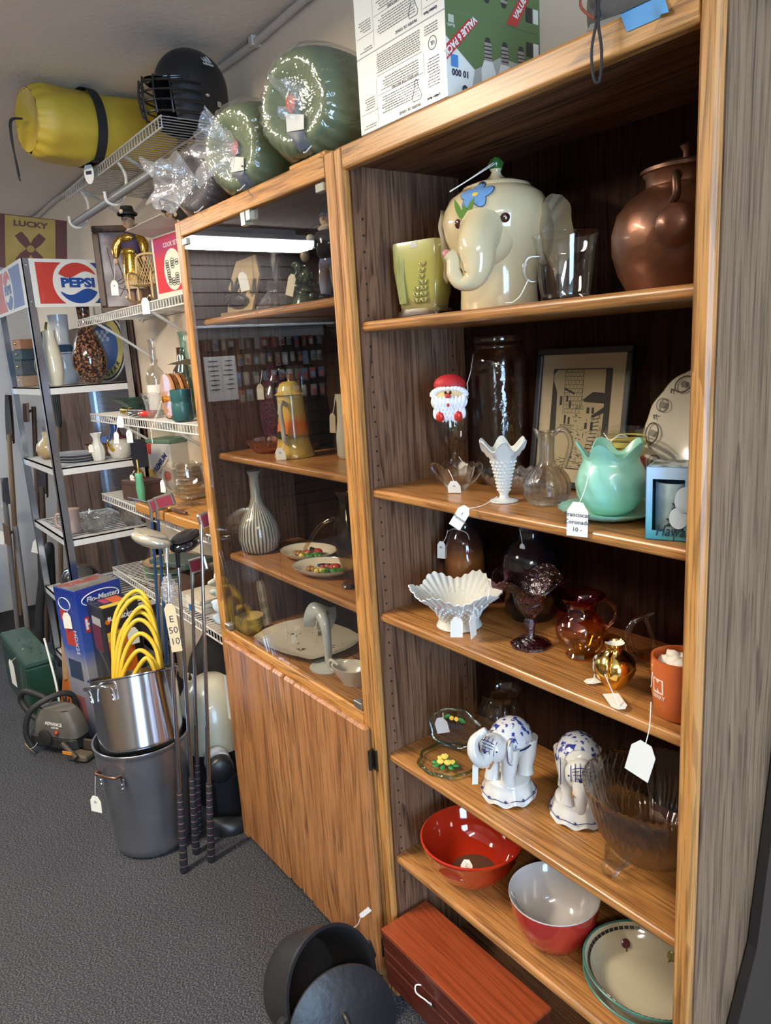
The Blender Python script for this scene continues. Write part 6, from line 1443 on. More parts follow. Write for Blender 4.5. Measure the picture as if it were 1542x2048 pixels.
MB().ball(.085, .055, .10, T(0, 0, .10), 24, 14, mod=lambda x, y, z: 1.0 if z > -.6 else .92).build('crown', mat('cap_black', (.012, .012, .014), .8), t)
text('ALTECH', .018, mat('cap_grey', (.28, .27, .26), .7), t, T(-.005, -.056, .125) @ RX(PI / 2 - .15), 'lettering', ext=.002)
t = thing('blue_art_vase', 'tall turquoise streaked art glass vase behind the black cap', 'vase', (-1.265, .275, c0 + .0385), 0)
MB().lathe(shell([(.034, 0), (.042, .02), (.046, .12), (.040, .20), (.046, .25)], .003), 30).build('vase', speckle('turquoise_streak', (.04, .22, .30), (.12, .36, .42), 22, .4, .6, .1, .6), t)

# ---------------------------------------------------------------- shelf D
d0 = ZD + e_
for i, (dx, dy, r, col) in enumerate(((0, 0, .120, (.10, .26, .17)), (.004, .002, .124, (.12, .28, .19)), (.002, .004, .126, (.40, .27, .15)))):
    t = thing('stoneware_plate', ('green glazed plate at the bottom of the stack on the wire shelf', 'green glazed plate in the middle of the stack on the wire shelf', 'tan plate with dark rim topping the green plates')[i], 'plate', (-1.775 + dx, .188 + dy * .5, d0 + .0295 * i), 0)
    MB().lathe([(0, 0), (.07, 0), (.09, .008), (r, .027), (r, .029), (.085, .012), (.066, .005), (0, .005)], 44).build('plate', mat('plate_%d' % i, col, .25, coat=.4, var=.15), t)
    MB().tube([(r * math.cos(a), r * math.sin(a), .028) for a in [2 * PI * k / 44 for k in range(44)]], .0018, 5, closed=True).build('rim', mat('plate_rim', (.05, .035, .02), .3) if i == 2 else mat('plate_rim_pale', (.35, .50, .36), .3), t)
t = thing('slate_tray', 'dark green slate tray slanting over the plate stack', 'tray', (-1.60, .175, d0 + .012), .15)
MB().box(-.15, .15, -.075, .075, 0, .020, .002, X=T(0, 0, .098) @ RY(-.08)).build('tray', mat('slate_green', (.055, .085, .075), .5), t)
MB().box(.05, .15, -.05, .05, -.011, .076).build('foot_block', mat('dark_stand', (.06, .03, .02), .4), t)
for i, (w_, h, col) in enumerate(((.19, .022, (.55, .50, .40)), (.185, .018, (.62, .60, .52)), (.18, .014, (.50, .44, .34)))):
    t = thing('old_book', ('cream hardback book at the bottom of the pile on the wire shelf', 'white hardback book in the middle of the pile on the wire shelf', 'tan softcover book topping the pile on the wire shelf')[i], 'book', (-1.395 + .004 * i, .063 + .003 * i, d0 + (0, .0228, .0416)[i]), math.radians(8 - 3 * i))
    MB().box(0, w_, 0, .20, 0, h, .002).build('cover', mat('book_%d' % i, col, .7), t); MB().box(.004, w_ - .003, .0 - .0006, .196, .003, h - .003).build('pages', mat('book_pages', (.66, .62, .52), .9), t)
    if i == 0: MB().box(w_ * .42, w_ * .66, -.0012, .02, -.0003, h + .0003).build('blue_tape', mat('book_blue', (.015, .12, .36), .5), t)
def cloth(loc, label, cols, seed, w_, d_, h):
    t = thing('folded_cloth', label, 'cloth', loc, .1); rnd = random.Random(seed); z = 0.0
    for i, c in enumerate(cols):
        hh = h / len(cols); p_ = [rnd.random() * 6 for _ in range(4)]
        def fn(u, v, i=i, z=z, hh=hh, p_=p_):
            a = 2 * PI * u; k = math.sin(PI * min(max(v, .0), 1)) ** .35 if 0 < v < 1 else 0.0
            ww = 1 + .06 * math.sin(4 * a + p_[0]) + .05 * math.sin(9 * a + p_[1])
            e = .6; cx, sy = math.cos(a), math.sin(a)
            return (w_ / 2 * k * ww * math.copysign(abs(cx) ** e, cx), d_ / 2 * k * ww * math.copysign(abs(sy) ** e, sy), z + hh * v + (.010 * math.sin(5 * a + p_[2]) * k if 0 < v < 1 and i else 0))
        MB().grid(fn, 48, 8, wu=True).build('fold', mat('cloth_%d_%d' % (seed, i), c, .9, bump=.4, bscale=40), t); z += hh * .96
cloth((-1.000, .170, d0), 'heap of pale blue and white folded cloth under the golf club heads', [(.42, .55, .68), (.55, .66, .76), (.50, .56, .52), (.70, .68, .60)], 5, .24, .20, .20)
t = thing('brown_plastic_bag', 'crumpled dark brown plastic bag beside the books', 'bag', (-1.165, .215, d0 + .003), 0)
MB().ball(.045, .07, .045, T(0, 0, .045), 26, 16, mod=lambda x, y, z: 1 + .10 * math.sin(9 * x + 4 * z) * math.sin(8 * y)).build('bag', mat('brown_plastic', (.07, .035, .025), .25, coat=.3, bump=.8, bscale=40), t)

# ================================================================ steel display rack with soft drink header
RX0, RX1, RY0, RY1, RT = -2.95, -2.262, -.130, .290, 2.110
def rack():
    t = thing('display_rack', 'steel and white shop rack with soft drink header panels', 'rack', (0, 0, 0))
    st = mat('rack_steel', (.42, .45, .50), .22, metal=.95); wh = mat('rack_white', (.62, .62, .60), .4)
    for x, sx in ((RX0, 1), (RX1, -1)):
        for y, sy in ((RY0, 1), (RY1, -1)):
            p = MB(); p.box(min(x, x + sx * .030), max(x, x + sx * .030), min(y, y + sy * .005), max(y, y + sy * .005), 0, RT); p.box(min(x, x + sx * .005), max(x, x + sx * .005), min(y, y + sy * .034), max(y, y + sy * .034), 0, RT)
            po = p.build('post', st, t)
            if sx < 0 and sy > 0:
                for z in (RT - .03, RT - .185): MB().ball(.005, .005, .005, T(x + .001, y + .017, z), 8, 6).build('screw', MATS['chrome'], po)
    for z in (1.555, 1.185, .845, .470, .10):
        s_ = MB(); s_.box(RX0 + .006, RX1 - .006, RY0 + .006, RY1 - .006, z - .006, z); s_.box(RX0 + .006, RX1 - .006, RY0 + .006, RY0 + .012, z - .034, z); s_.box(RX0 + .006, RX1 - .006, RY1 - .012, RY1 - .006, z - .034, z); s_.box(RX1 - .012, RX1 - .006, RY0 + .006, RY1 - .006, z - .034, z); s_.box(RX0 + .006, RX0 + .012, RY0 + .006, RY1 - .006, z - .034, z)
        so = s_.build('rack_shelf', wh, t)
        if z < 1:
            sl = MB()
            for k in range(14): sl.box(RX0 + .06 + k * .042, RX0 + .075 + k * .042, RY0 + .04, RY1 - .04, z + .0002, z + .0008)
            o = sl.build('vent_slots', mat('slot_dark', (.04, .04, .04), .7), so); o['kind'] = 'stuff'
    R_, B_, Wt = mat('logo_red', (.50, .045, .03), .35, coat=.3), mat('logo_blue', (.010, .06, .27), .35, coat=.3), mat('sign_white', (.68, .68, .65), .35, coat=.3)
    def header(X, W, H, name):
        """panel in local x (width) / y (height), facing +z"""
        h_ = MB().box(0, W, 0, H, -.004, 0, X=X).build(name, Wt, t)
        def poly(pts, m, nm, off): MB().add([tuple(X @ Vector((x, y, off))) for x, y in pts], [tuple(range(len(pts)))], False).build(nm, m, h_)
        cx, cy, r = W * .50, H * .5, H * .43
        def arc(a0, a1, n=18, k=1.0): return [(cx + r * k * 1.02 * math.cos(a0 + (a1 - a0) * i / n), cy + r * k * math.sin(a0 + (a1 - a0) * i / n)) for i in range(n + 1)]
        left = [(W * .055, H * .93), (W * .055, H * .07)] ; ln = [(cx - math.sqrt(max(0, (r * 1.22) ** 2 - (y - cy) ** 2)), y) for y in [H * (.07 + .86 * i / 14) for i in range(15)]]
        poly(left + ln, R_, 'red_bar', .0004); rn = [(cx + math.sqrt(max(0, (r * 1.22) ** 2 - (y - cy) ** 2)), y) for y in [H * (.93 - .86 * i / 14) for i in range(15)]]
        poly([(W * .945, H * .07), (W * .945, H * .93)] + rn, B_, 'blue_bar', .0004)
        wave = [(cx - r * 1.0 + 2 * r * i / 16, cy + r * (.42 + .16 * math.sin(PI * 1.15 * (i / 8 - 1)))) for i in range(17)]
        top = [p for p in arc(PI - .45, .45)]; poly(top + [p for p in reversed(wave) if math.hypot(p[0] - cx, p[1] - cy) < r], R_, 'red_wave', .0006)
        wv2 = [(x, 2 * cy - y + .0) for x, y in [(2 * cx - x, y) for x, y in wave]]
        bot = arc(-.45, -PI + .45); poly(bot + [p for p in reversed(wv2) if math.hypot(p[0] - cx, p[1] - cy) < r], B_, 'blue_wave', .0006)
        text('PEPSI', H * .26, B_, h_, X @ T(cx, cy, .0008), 'lettering', bold=.0030, ext=.0002, sx=1.25)
    Hh = .205
    header(Matrix(((0, 0, 1, RX1 + .004), (1, 0, 0, RY0 + .030), (0, 1, 0, RT - Hh - .002), (0, 0, 0, 1))), RY1 - RY0 - .034, Hh, 'side_header')
    header(Matrix(((1, 0, 0, RX0 + .004), (0, 0, -1, RY0 - .004), (0, 1, 0, RT - Hh - .002), (0, 0, 0, 1))), RX1 - RX0 - .006, Hh, 'front_header')
    for k in range(5): MB().box(RX0 + .03, RX1 - .03, RY1 - .004, RY1 + .008, .12 + k * .36, .12 + k * .36 + .352).build('back_board', wood('pine_back', 'x', (.16, .09, .06), (.12, .065, .042), (.05, .025, .018), seed=80), t) if k < 4 else None
rack()
# tin sign standing on the rack top
t = thing('lucky_tin_sign', 'yellow and maroon tin sign with crossed emblem lettered LUCKY', 'tin sign', (-2.86, .035, RT + .0008), math.radians(72), rot=(math.radians(-6), math.radians(7), math.radians(72)))
W, H = .34, .285
MB().box(-W / 2, W / 2, -.002, .002, .022, H, .001).build('tin_panel', mat('tin_maroon', (.12, .03, .03), .5), t)
sp_ = MB().box(-W * .34, W * .34, -.0028, -.002, .024, H - .004).build('yellow_field', mat('tin_mustard', (.42, .30, .07), .5, var=.12), t)
q_ = MATS['tin_maroon']
for sg in (-1, 1): MB().prism([(-.090, -.020), (-.05, -.022), (0, -.012), (.05, -.022), (.090, -.020), (.090, .020), (.05, .022), (0, .012), (-.05, .022), (-.090, .020)], 0, .0008, T(0, -.0029, .125) @ RX(PI / 2) @ Matrix.Rotation(sg * .9, 4, 'Z')).build('crossed_arm', q_, t)
MB().lathe([(0, .0), (.018, .0), (.018, .002)], 20, T(0, -.0042, .125) @ RX(PI / 2)).build('centre_boss', MATS['tin_mustard'], t)
text('LUCKY', .038, q_, t, T(0, -.0034, .245) @ RX(PI / 2), 'lettering', bold=.0015, sx=1.3)
MB().box(-W * .3, W * .3, -.03, .05, 0, .022).build('foot', M_kick, t)

# ---------------------------------------------------------------- things on the rack
q1, q2, q3, q4 = 1.5558, 1.1858, .8468, .4718
t = thing('speckled_floor_vase', 'tall brown and copper speckled glass bottle vase', 'vase', (-2.362, .125, q1), 0)
MB().lathe(shell([(.030, 0), (.040, .006), (.066, .04), (.080, .09), (.078, .14), (.058, .20), (.036, .25), (.027, .30), (.030, .36)], .003), 36).build('vase', speckle('copper_fleck', (.022, .012, .010), (.28, .12, .06), 90, .50, .58, .1, .7), t)
t = thing('cream_ewer', 'tall cream ceramic vase behind the rack post', 'vase', (-2.330, -.048, q1), 0)
MB().lathe(shell([(.026, 0), (.030, .006), (.040, .05), (.044, .10), (.036, .17), (.026, .22), (.028, .25)], .003), 30).build('vase', mat('ewer_cream', (.60, .56, .44), .15, coat=.6), t)
t = thing('white_pitcher_tall', 'white angular pitcher with blue collar beside the speckled vase', 'pitcher', (-2.515, .045, q1), 0)
MB().lathe(shell([(.045, 0), (.050, .006), (.066, .08), (.062, .15), (.040, .20), (.046, .33)], .003), 30).build('pitcher', mat('white_pitcher_glaze', (.62, .62, .60), .2, coat=.5), t); MB().lathe([(.063, .145), (.055, .17), (.045, .19)], 30).build('collar', mat('blue_collar', (.03, .08, .14), .2, coat=.5), t)
for lx, ly, s_, lab in ((-2.435, -.068, 1.0, 'antique brass ewer with curved spout behind the cream vase'), (-2.65, .06, .9, 'slim brass ewer at the back of the rack')):
    t = thing('brass_ewer', lab, 'ewer', (lx, ly, q1), 0); br = mat('aged_brass', (.30, .24, .10), .25, metal=.9)
    MB().lathe(shell([(r * s_, z * s_) for r, z in ((.028, 0), (.030, .005), (.014, .02), (.032, .06), (.040, .10), (.030, .14), (.013, .18), (.012, .22), (.022, .25))], .002), 28).build('body', br, t)
    MB().tube(smooth_path([(.03 * s_, .02, .11 * s_), (.055 * s_, .035, .17 * s_), (.04 * s_, .025, .25 * s_), (.05 * s_, .03, .29 * s_)], 5), .006, 8).build('handle', br, t)
t = thing('round_gear_sign', 'round blue sign with yellow ring lettered GEAR', 'sign', (-2.47, .225, q1 + .002), math.radians(20))
X = RX(PI / 2 - .06) @ T(0, .165, 0)
MB().lathe([(0, 0), (.165, 0), (.165, .006), (0, .006)], 48, X).build('disc', mat('sign_rimwhite', (.55, .55, .52), .4), t); MB().lathe([(.160, .0065), (.150, .0068)], 48, X).build('dark_ring', mat('sign_dark', (.02, .02, .03), .4), t)
MB().lathe([(.149, .0068), (.112, .0068)], 48, X).build('yellow_ring', mat('sign_yellow', (.42, .36, .12), .4), t); MB().lathe([(.112, .0068), (0, .0068)], 48, X).build('blue_field', mat('sign_blue', (.03, .09, .26), .4), t)
for i, ch in enumerate('R GEAR'):
    if ch != ' ': a = -PI / 2 - .35 + .25 * i; text(ch, .036, MATS['sign_dark'], t, X @ T(.130 * math.cos(a), .130 * math.sin(a), .0078) @ Matrix.Rotation(a + PI / 2, 4, 'Z'), 'lettering', bold=.0008)
ck = MB()
for i in range(5):
    for j in range(3):
        if (i + j) % 2 == 0: ck.box(-.05 + .02 * i, -.03 + .02 * i, .03 + .018 * j, .048 + .018 * j, .0068, .0074, X=X)
ck.build('chequered_flag', mat('sign_grey', (.35, .37, .42), .4), t)
bx = ((.13, .055, (.25, .16, .10)), (.12, .075, (.035, .05, .06)), (.11, .05, (.03, .06, .075)), (.07, .05, (.30, .14, .08)))
z = q1; names_ = ('flat tan wooden box at the foot of the rack pile', 'black and cream striped box in the rack pile', 'dark teal box with latch in the rack pile', 'small terracotta wedge topping the rack pile')
for i, (w_, h, c) in enumerate(bx):
    t = thing('keepsake_box', names_[i], 'box', (-2.80 + .008 * i, -.065, z), .1 * i); MB().box(-w_ / 2, w_ / 2, -.045, .045, 0, h, .004).build('box', mat('keepsake_%d' % i, c, .45, var=.2), t); MB().ball(.006, X=T(0, -.046, h * .6), nu=8, nv=6).build('latch', GOLD, t); z += h + .0008
t = thing('stoneware_jug', 'round tan stoneware jug with dark swirl on rack', 'jug', (-2.74, -.040, q2), 0)
MB().lathe(shell([(.034, 0), (.050, .02), (.058, .05), (.050, .08), (.026, .10), (.018, .115), (.020, .14)], .003), 30).build('jug', zramp('tan_jug_glaze', [(0, (.16, .09, .04)), (.03, (.38, .27, .13)), (.1, (.50, .42, .26)), (.14, (.45, .38, .24))], .2, .5), t); MB().lathe([(.012, .14), (.014, .165), (0, .168)], 14).build('stopper', MATS['chrome'], t)
for i in range(3):
    t = thing('white_platter', ('white oval platter at the bottom of the rack stack', 'white oval platter in the middle of the rack stack', 'white oval platter topping the rack stack')[i], 'platter', (-2.50, .025, q2 + .0135 * i), .2)
    MB().lathe([(0, 0), (.06, 0), (.11, .010), (.112, .012), (.06, .004), (0, .004)], 40, S(1.15, .8, 1)).build('platter', mat('platter_blue_white', (.52, .58, .62), .2, coat=.4), t)
t = thing('brown_casserole', 'brown glazed casserole with painted rim behind the platters', 'casserole', (-2.60, .195, q2), 0)
MB().lathe(shell([(.06, 0), (.075, .01), (.085, .04), (.088, .06)], .004), 36).build('dish', mat('brown_casserole', (.20, .08, .035), .2, coat=.5), t)
MB().box(-.05, .05, -.004, .0, .066, .10, X=T(0, -.02, 0) @ RX(-.4)).build('blue_packet', mat('blue_packet', (.02, .10, .42), .35), t)
t = thing('fluted_white_vase', 'small fluted white vase with notched rim on rack', 'vase', (-2.365, .105, q2), 0)
MB().lathe(shell([(.022, 0), (.026, .005), (.032, .04), (.028, .07), (.016, .095), (.018, .115), (.028, .135)], .002), 36, mod=lambda r, z, a, i: (r * (1 + .05 * math.cos(8 * a)), z)).build('vase', mat('bone_white', (.62, .62, .55), .25, coat=.4), t)
price_tag(t, (.01, -.02, .10), (.014, -.036, .08), .026, .034, (0, 0, .8))
t = thing('round_teapot', 'round ivory teapot with gold spout and purple lid', 'teapot', (-2.345, .205, q2), 0)
MB().lathe(shell([(.030, 0), (.045, .010), (.060, .04), (.056, .075), (.034, .098)], .003), 36).build('body', mat('ivory_speck', (.60, .57, .50), .15, coat=.6, var=.1, vscale=60), t); MB().lathe([(.036, .099), (.034, .106), (.016, .118), (.006, .122), (.010, .135), (0, .14)], 22).build('lid', mat('plum_lid', (.10, .02, .04), .15, coat=.6), t)
MB().tube(smooth_path([(.035, -.045, .05), (.05, -.065, .07), (.055, -.072, .105)], 5), [.012 - .0007 * i for i in range(11)], 10).build('spout', GOLD, t)
t = thing('blue_fish_vase', 'cobalt blue glass vase leaning behind the teapot', 'vase', (-2.46, .225, q2), 0)
MB().lathe(shell([(.028, 0), (.038, .03), (.036, .09), (.022, .13), (.026, .19), (.034, .22)], .003), 28).build('vase', mat('cobalt_glass', (.02, .05, .18), .08, coat=.7), t)
t = thing('pink_stein', 'pinkish pottery mug with relief panel on rack', 'mug', (-2.435, -.050, q3), 0)
MB().lathe(shell([(.042, 0), (.044, .004), (.040, .02), (.040, .095), (.044, .115)], .004), 30).build('mug', mat('pink_clay', (.42, .29, .25), .4, var=.15, vscale=20), t); MB().tube(smooth_path([(-.03, -.03, .09), (-.055, -.055, .085), (-.055, -.055, .035), (-.03, -.03, .025)], 5), .007, 8).build('handle', MATS['pink_clay'], t)
for i, (x, y, r, h, lab) in enumerate(((-2.335, .030, .060, .075, 'chunky cut crystal bowl at the front of the rack glassware'), (-2.475, .105, .070, .06, 'wide pressed glass bowl in the middle of the rack glassware'), (-2.345, .215, .055, .08, 'clear glass pitcher base at the back of the rack glassware'), (-2.66, .06, .06, .05, 'low cut glass dish far along the rack shelf'))):
    t = thing('crystal_bowl', lab, 'bowl', (x, y, q3), i * .4)
    MB().lathe([(0, 0), (r * .5, 0), (r * .8, h * .3), (r, h), (r * .94, h), (r * .7, h * .35), (0, h * .15)], 60, mod=lambda rr, z, a, k: (rr * (1 + .05 * math.sin(12 * a + z * 120) * math.sin(12 * a - z * 120)), z + (.004 * math.cos(12 * a) if z > .04 else 0))).build('bowl', CUTTHIN if i % 2 else CLEAR_CUT, t)
t = thing('chrome_roaster', 'shiny chrome domed roaster with black handles on low rack shelf', 'roaster', (-2.60, -.010, q4), 0)
MB().lathe([(0, 0), (.09, 0), (.105, .01), (.108, .07), (.115, .072), (.115, .076)], 40, S(1.25, .85, 1)).build('pan', MATS['chrome'], t); MB().lathe([(.114, .077), (.110, .10), (.085, .14), (.04, .158), (0, .162)], 40, S(1.25, .85, 1)).build('dome_lid', mat('chrome', (.75, .75, .76), .08, metal=1), t)
for sx in (-1, 1): MB().tube(smooth_path([(sx * .135, -.03, .062), (sx * .165, -.03, .065), (sx * .165, .03, .065), (sx * .135, .03, .062)], 4), .008, 8).build('handle', mat('bakelite', (.012, .012, .012), .3), t)
# ================================================================ things standing on the carpet
CH = MATS['chrome']; STEEL = mat('brushed_steel', (.60, .61, .63), .16, metal=1.0); ALU = mat('dull_aluminium', (.40, .41, .44), .34, metal=.92, bump=.12, bscale=9, var=.14, vscale=6)
F0 = .0015
t = thing('stock_pot', 'big dull aluminium stock pot standing on the carpet', 'stock pot', (-1.050, -.245, F0), 0)
MB().lathe([(0, 0), (.118, 0), (.128, .008), (.134, .03), (.1345, .038), (.1555, .376), (.156, .385), (.160, .390), (.160, .398), (.154, .398), (.152, .385), (.130, .03), (0, .012)], 64).build('pot', ALU, t)
for a0 in (-1.06, 2.08):
    X = RZ(a0)
    h = MB(); h.tube(smooth_path([(.150, -.045, .305), (.158, -.045, .335), (.178, -.040, .340), (.182, 0, .341), (.178, .040, .340), (.158, .045, .335), (.150, .045, .305)], 4), .005, 8, X=X)
    ho = h.build('handle', mat('handle_bronze', (.22, .12, .08), .3, metal=.8), t)
    for y in (-.045, .045):
        MB().box(.150, .156, y - .009, y + .009, .280, .325, .002, X=X).build('handle_plate', ALU, ho)
        for z in (.290, .305): MB().ball(.0045, X=X @ T(.157, y, z), nu=8, nv=6).build('rivet', CH, ho)
price_tag(t, (.05, -.175, .338), (.046, -.186, .255), .042, .052, (0, .05, .6), ['25-'])
POTROT = (math.radians(-5.0), math.radians(-18), 0)
t = thing('steel_stock_pot', 'shiny steel stock pot nested in the big aluminium one', 'stock pot', (-1.040, -.246, .352), 0, rot=POTROT)
MB().lathe([(0, 0), (.126, 0), (.136, .008), (.139, .02), (.1391, .026), (.1409, .240), (.141, .248), (.149, .252), (.149, .256), (.1385, .254), (.136, .02), (0, .006)], 72).build('pot', STEEL, t)
for a0 in (-1.06, 2.08):
    X = RZ(a0); ho = MB().tube(smooth_path([(.141, -.050, .185), (.150, -.050, .222), (.172, -.044, .236), (.178, 0, .240), (.172, .044, .236), (.150, .050, .222), (.141, .050, .185)], 4), .0052, 8, X=X).build('handle', CH, t)
    for y in (-.05, .05):
        for z in (.188, .204): MB().ball(.0055, X=X @ T(.146, y, z), nu=8, nv=6).build('rivet', CH, ho)
def hose():
    t = thing('yellow_air_hose', 'coiled yellow rubber hose stuffed in the steel stock pot', 'hose', (-1.040, -.246, .352), 0, rot=POTROT)
    rnd = random.Random(4); U = Vector((.55, .82, 0)); V = Vector((.82, -.55, 0)); pts = []
    n = 9
    for k in range(n):
        lean = -.01 + .010 * k; top = .52 - .034 * k + rnd.uniform(-.03, .03); w_ = .105 - .006 * k; off = -.045 + .010 * k; cx = -.02 + rnd.uniform(-.010, .018) + .006 * k
        seq = [(-w_, .03), (-w_ * 1.05, .16), (-w_ * .75, top * .82), (0, top), (w_ * .72, top * .84), (w_, .17), (w_ * .8, .03), (0, .012)]
        for a, z in seq:
            if k == n - 1 and z < .013: continue
            p = U * max(-.108, min(.108, cx + a + z * .10)) + V * (off + .15 * (z - .1) * (k - 4) * .12); p *= min(1, .092 / max(p.length, .001)); pts.append((p.x, p.y, z + .03))
    MB().tube(smooth_path(pts, 6), .0078, 9).build('hose', mat('hose_yellow', (.62, .40, .025), .4, bump=.2, bscale=40), t)
    MB().tube([pts[-1], (pts[-1][0], pts[-1][1], pts[-1][2] - .012)], .009, 8).build('brass_fitting', GOLD, t)
hose()
# golf clubs stood on their grips
GR_ = None
def grip_mat():
    m = mat('club_grip', (.02, .018, .022), .7); N, L = nt(m); b = N['Principled BSDF']; tc = N.new('ShaderNodeTexCoord'); sp = N.new('ShaderNodeSeparateXYZ'); L.new(tc.outputs['Object'], sp.inputs[0])
    mu = N.new('ShaderNodeMath'); mu.operation = 'MULTIPLY'; mu.inputs[1].default_value = 42; fr = N.new('ShaderNodeMath'); fr.operation = 'FRACT'; L.new(sp.outputs['Z'], mu.inputs[0]); L.new(mu.outputs[0], fr.inputs[0])
    r = ramp(N, [(.86, (.022, .018, .024)), (.90, (.22, .12, .10))]); L.new(fr.outputs[0], r.inputs[0]); L.new(r.outputs[0], b.inputs['Base Color']); return m
GRIP = grip_mat(); SHAFT = mat('club_shaft', (.45, .47, .52), .12, metal=1.0); BSH = mat('blue_shaft', (.03, .10, .26), .2, metal=.5, coat=.5)
def club(foot, head, label, kind, hr=0.0, shaft=None, blk=False):
    a = Vector(foot); b = Vector(head); d = (b - a); Ln = d.length; d.normalize()
    q = Vector((0, 0, 1)).rotation_difference(d)
    t = bpy.data.objects.new('golf_club', None); COL.objects.link(t); t.empty_display_size = .02; t.location = foot; t.rotation_mode = 'QUATERNION'; t.rotation_quaternion = q
    tag(t, label, 'golf club', 'golf clubs leaning by the cabinet')
    MB().tube([(0, 0, 0.0), (0, 0, .004), (0, 0, .27)], [.010, .0135, .0095], 12).build('grip', GRIP, t)
    MB().tube([(0, 0, .27), (0, 0, Ln)], [.0076, .0048], 10).build('shaft', shaft or SHAFT, t)
    X = T(0, 0, Ln) @ RZ(hr)
    if kind == 'wood':
        m = mat('wood_head_black', (.010, .010, .014), .12, coat=.7) if blk else mat('wood_head_pale', (.50, .47, .38), .2, metal=.4, coat=.4)
        hd = MB(); hd.tube([(0, 0, -.06), (0, 0, .0)], [.0065, .009], 10, X=X); hd.ball(.068, .048, .026, X @ T(.050, .0, .016) @ RY(-.30), 22, 12); ho = hd.build('club_head', m, t)
        MB().ball(.060, .042, .008, X @ T(.046, .0, .036) @ RY(-.30), 18, 6).build('sole_plate', mat('sole_plate', (.60, .58, .50), .25, metal=.7) if not blk else mat('sole_dark', (.03, .03, .035), .2, metal=.5), ho)
        if blk: text('D-2B', .010, mat('club_white', (.7, .7, .68), .5), ho, X @ T(.055, -.049, .022) @ RX(PI / 2), 'lettering')
    else:
        hd = MB(); hd.tube([(0, 0, -.05), (0, 0, .01)], [.006, .0075], 10, X=X); hd.box(-.006, .068, -.007, .004, -.016, .034, .004, X=X @ RY(-.3)); ho = hd.build('club_head', mat('iron_head', (.55, .55, .53), .22, metal=.9), t)
        MB().box(.004, .060, -.0085, -.007, -.010, .026, X=X @ RY(-.3)).build('red_face', mat('face_maroon', (.22, .02, .04), .5), ho)
    return t
c1 = club((-.800, -.240, F0), (-.925, -.120, 1.065), 'golf club with pale worn wood head at the front of the bunch', 'wood', 3.9)
club((-.862, -.172, F0), (-.925, -.085, 1.040), 'golf club with black wood head in the middle of the bunch', 'wood', 2.15, blk=True)
club((-.790, -.150, F0), (-.885, -.012, 1.115), 'golf club with red faced iron head nearest the cabinet', 'iron', 1.6)
club((-.945, -.128, F0), (-.990, -.020, .945), 'steel golf club half hidden behind the others', 'iron', .5)
price_tag(c1, (.0, .0, .92), (.030, -.012, .885), .034, .15, (0, -.12, 1.0), ['E', '50', '(10)'], m=mat('manila', (.60, .50, .32), .8))
wr_ = MB(); wr_.ball(.022, .022, .045, T(.0, .0, .93), 24, 14, mod=lambda x, y, z: 1 + .25 * math.sin(7 * x + 5 * y) * math.sin(9 * z)); wr_.build('plastic_wrap', glass('bag_film_knot', (.96, .96, .96), .16), c1)
for i, (fx, fy, hx, hy, hz, lab) in enumerate(((-1.385, -.070, -1.372, -.004, 1.10, 'blue shafted golf club leaning on the wire shelves'), (-1.330, -.066, -1.300, -.004, 1.12, 'second blue shafted golf club beside the first, nearer the cabinet'))):
    club((fx, fy, F0), (hx, hy, hz), lab, 'iron', 1.0, BSH)
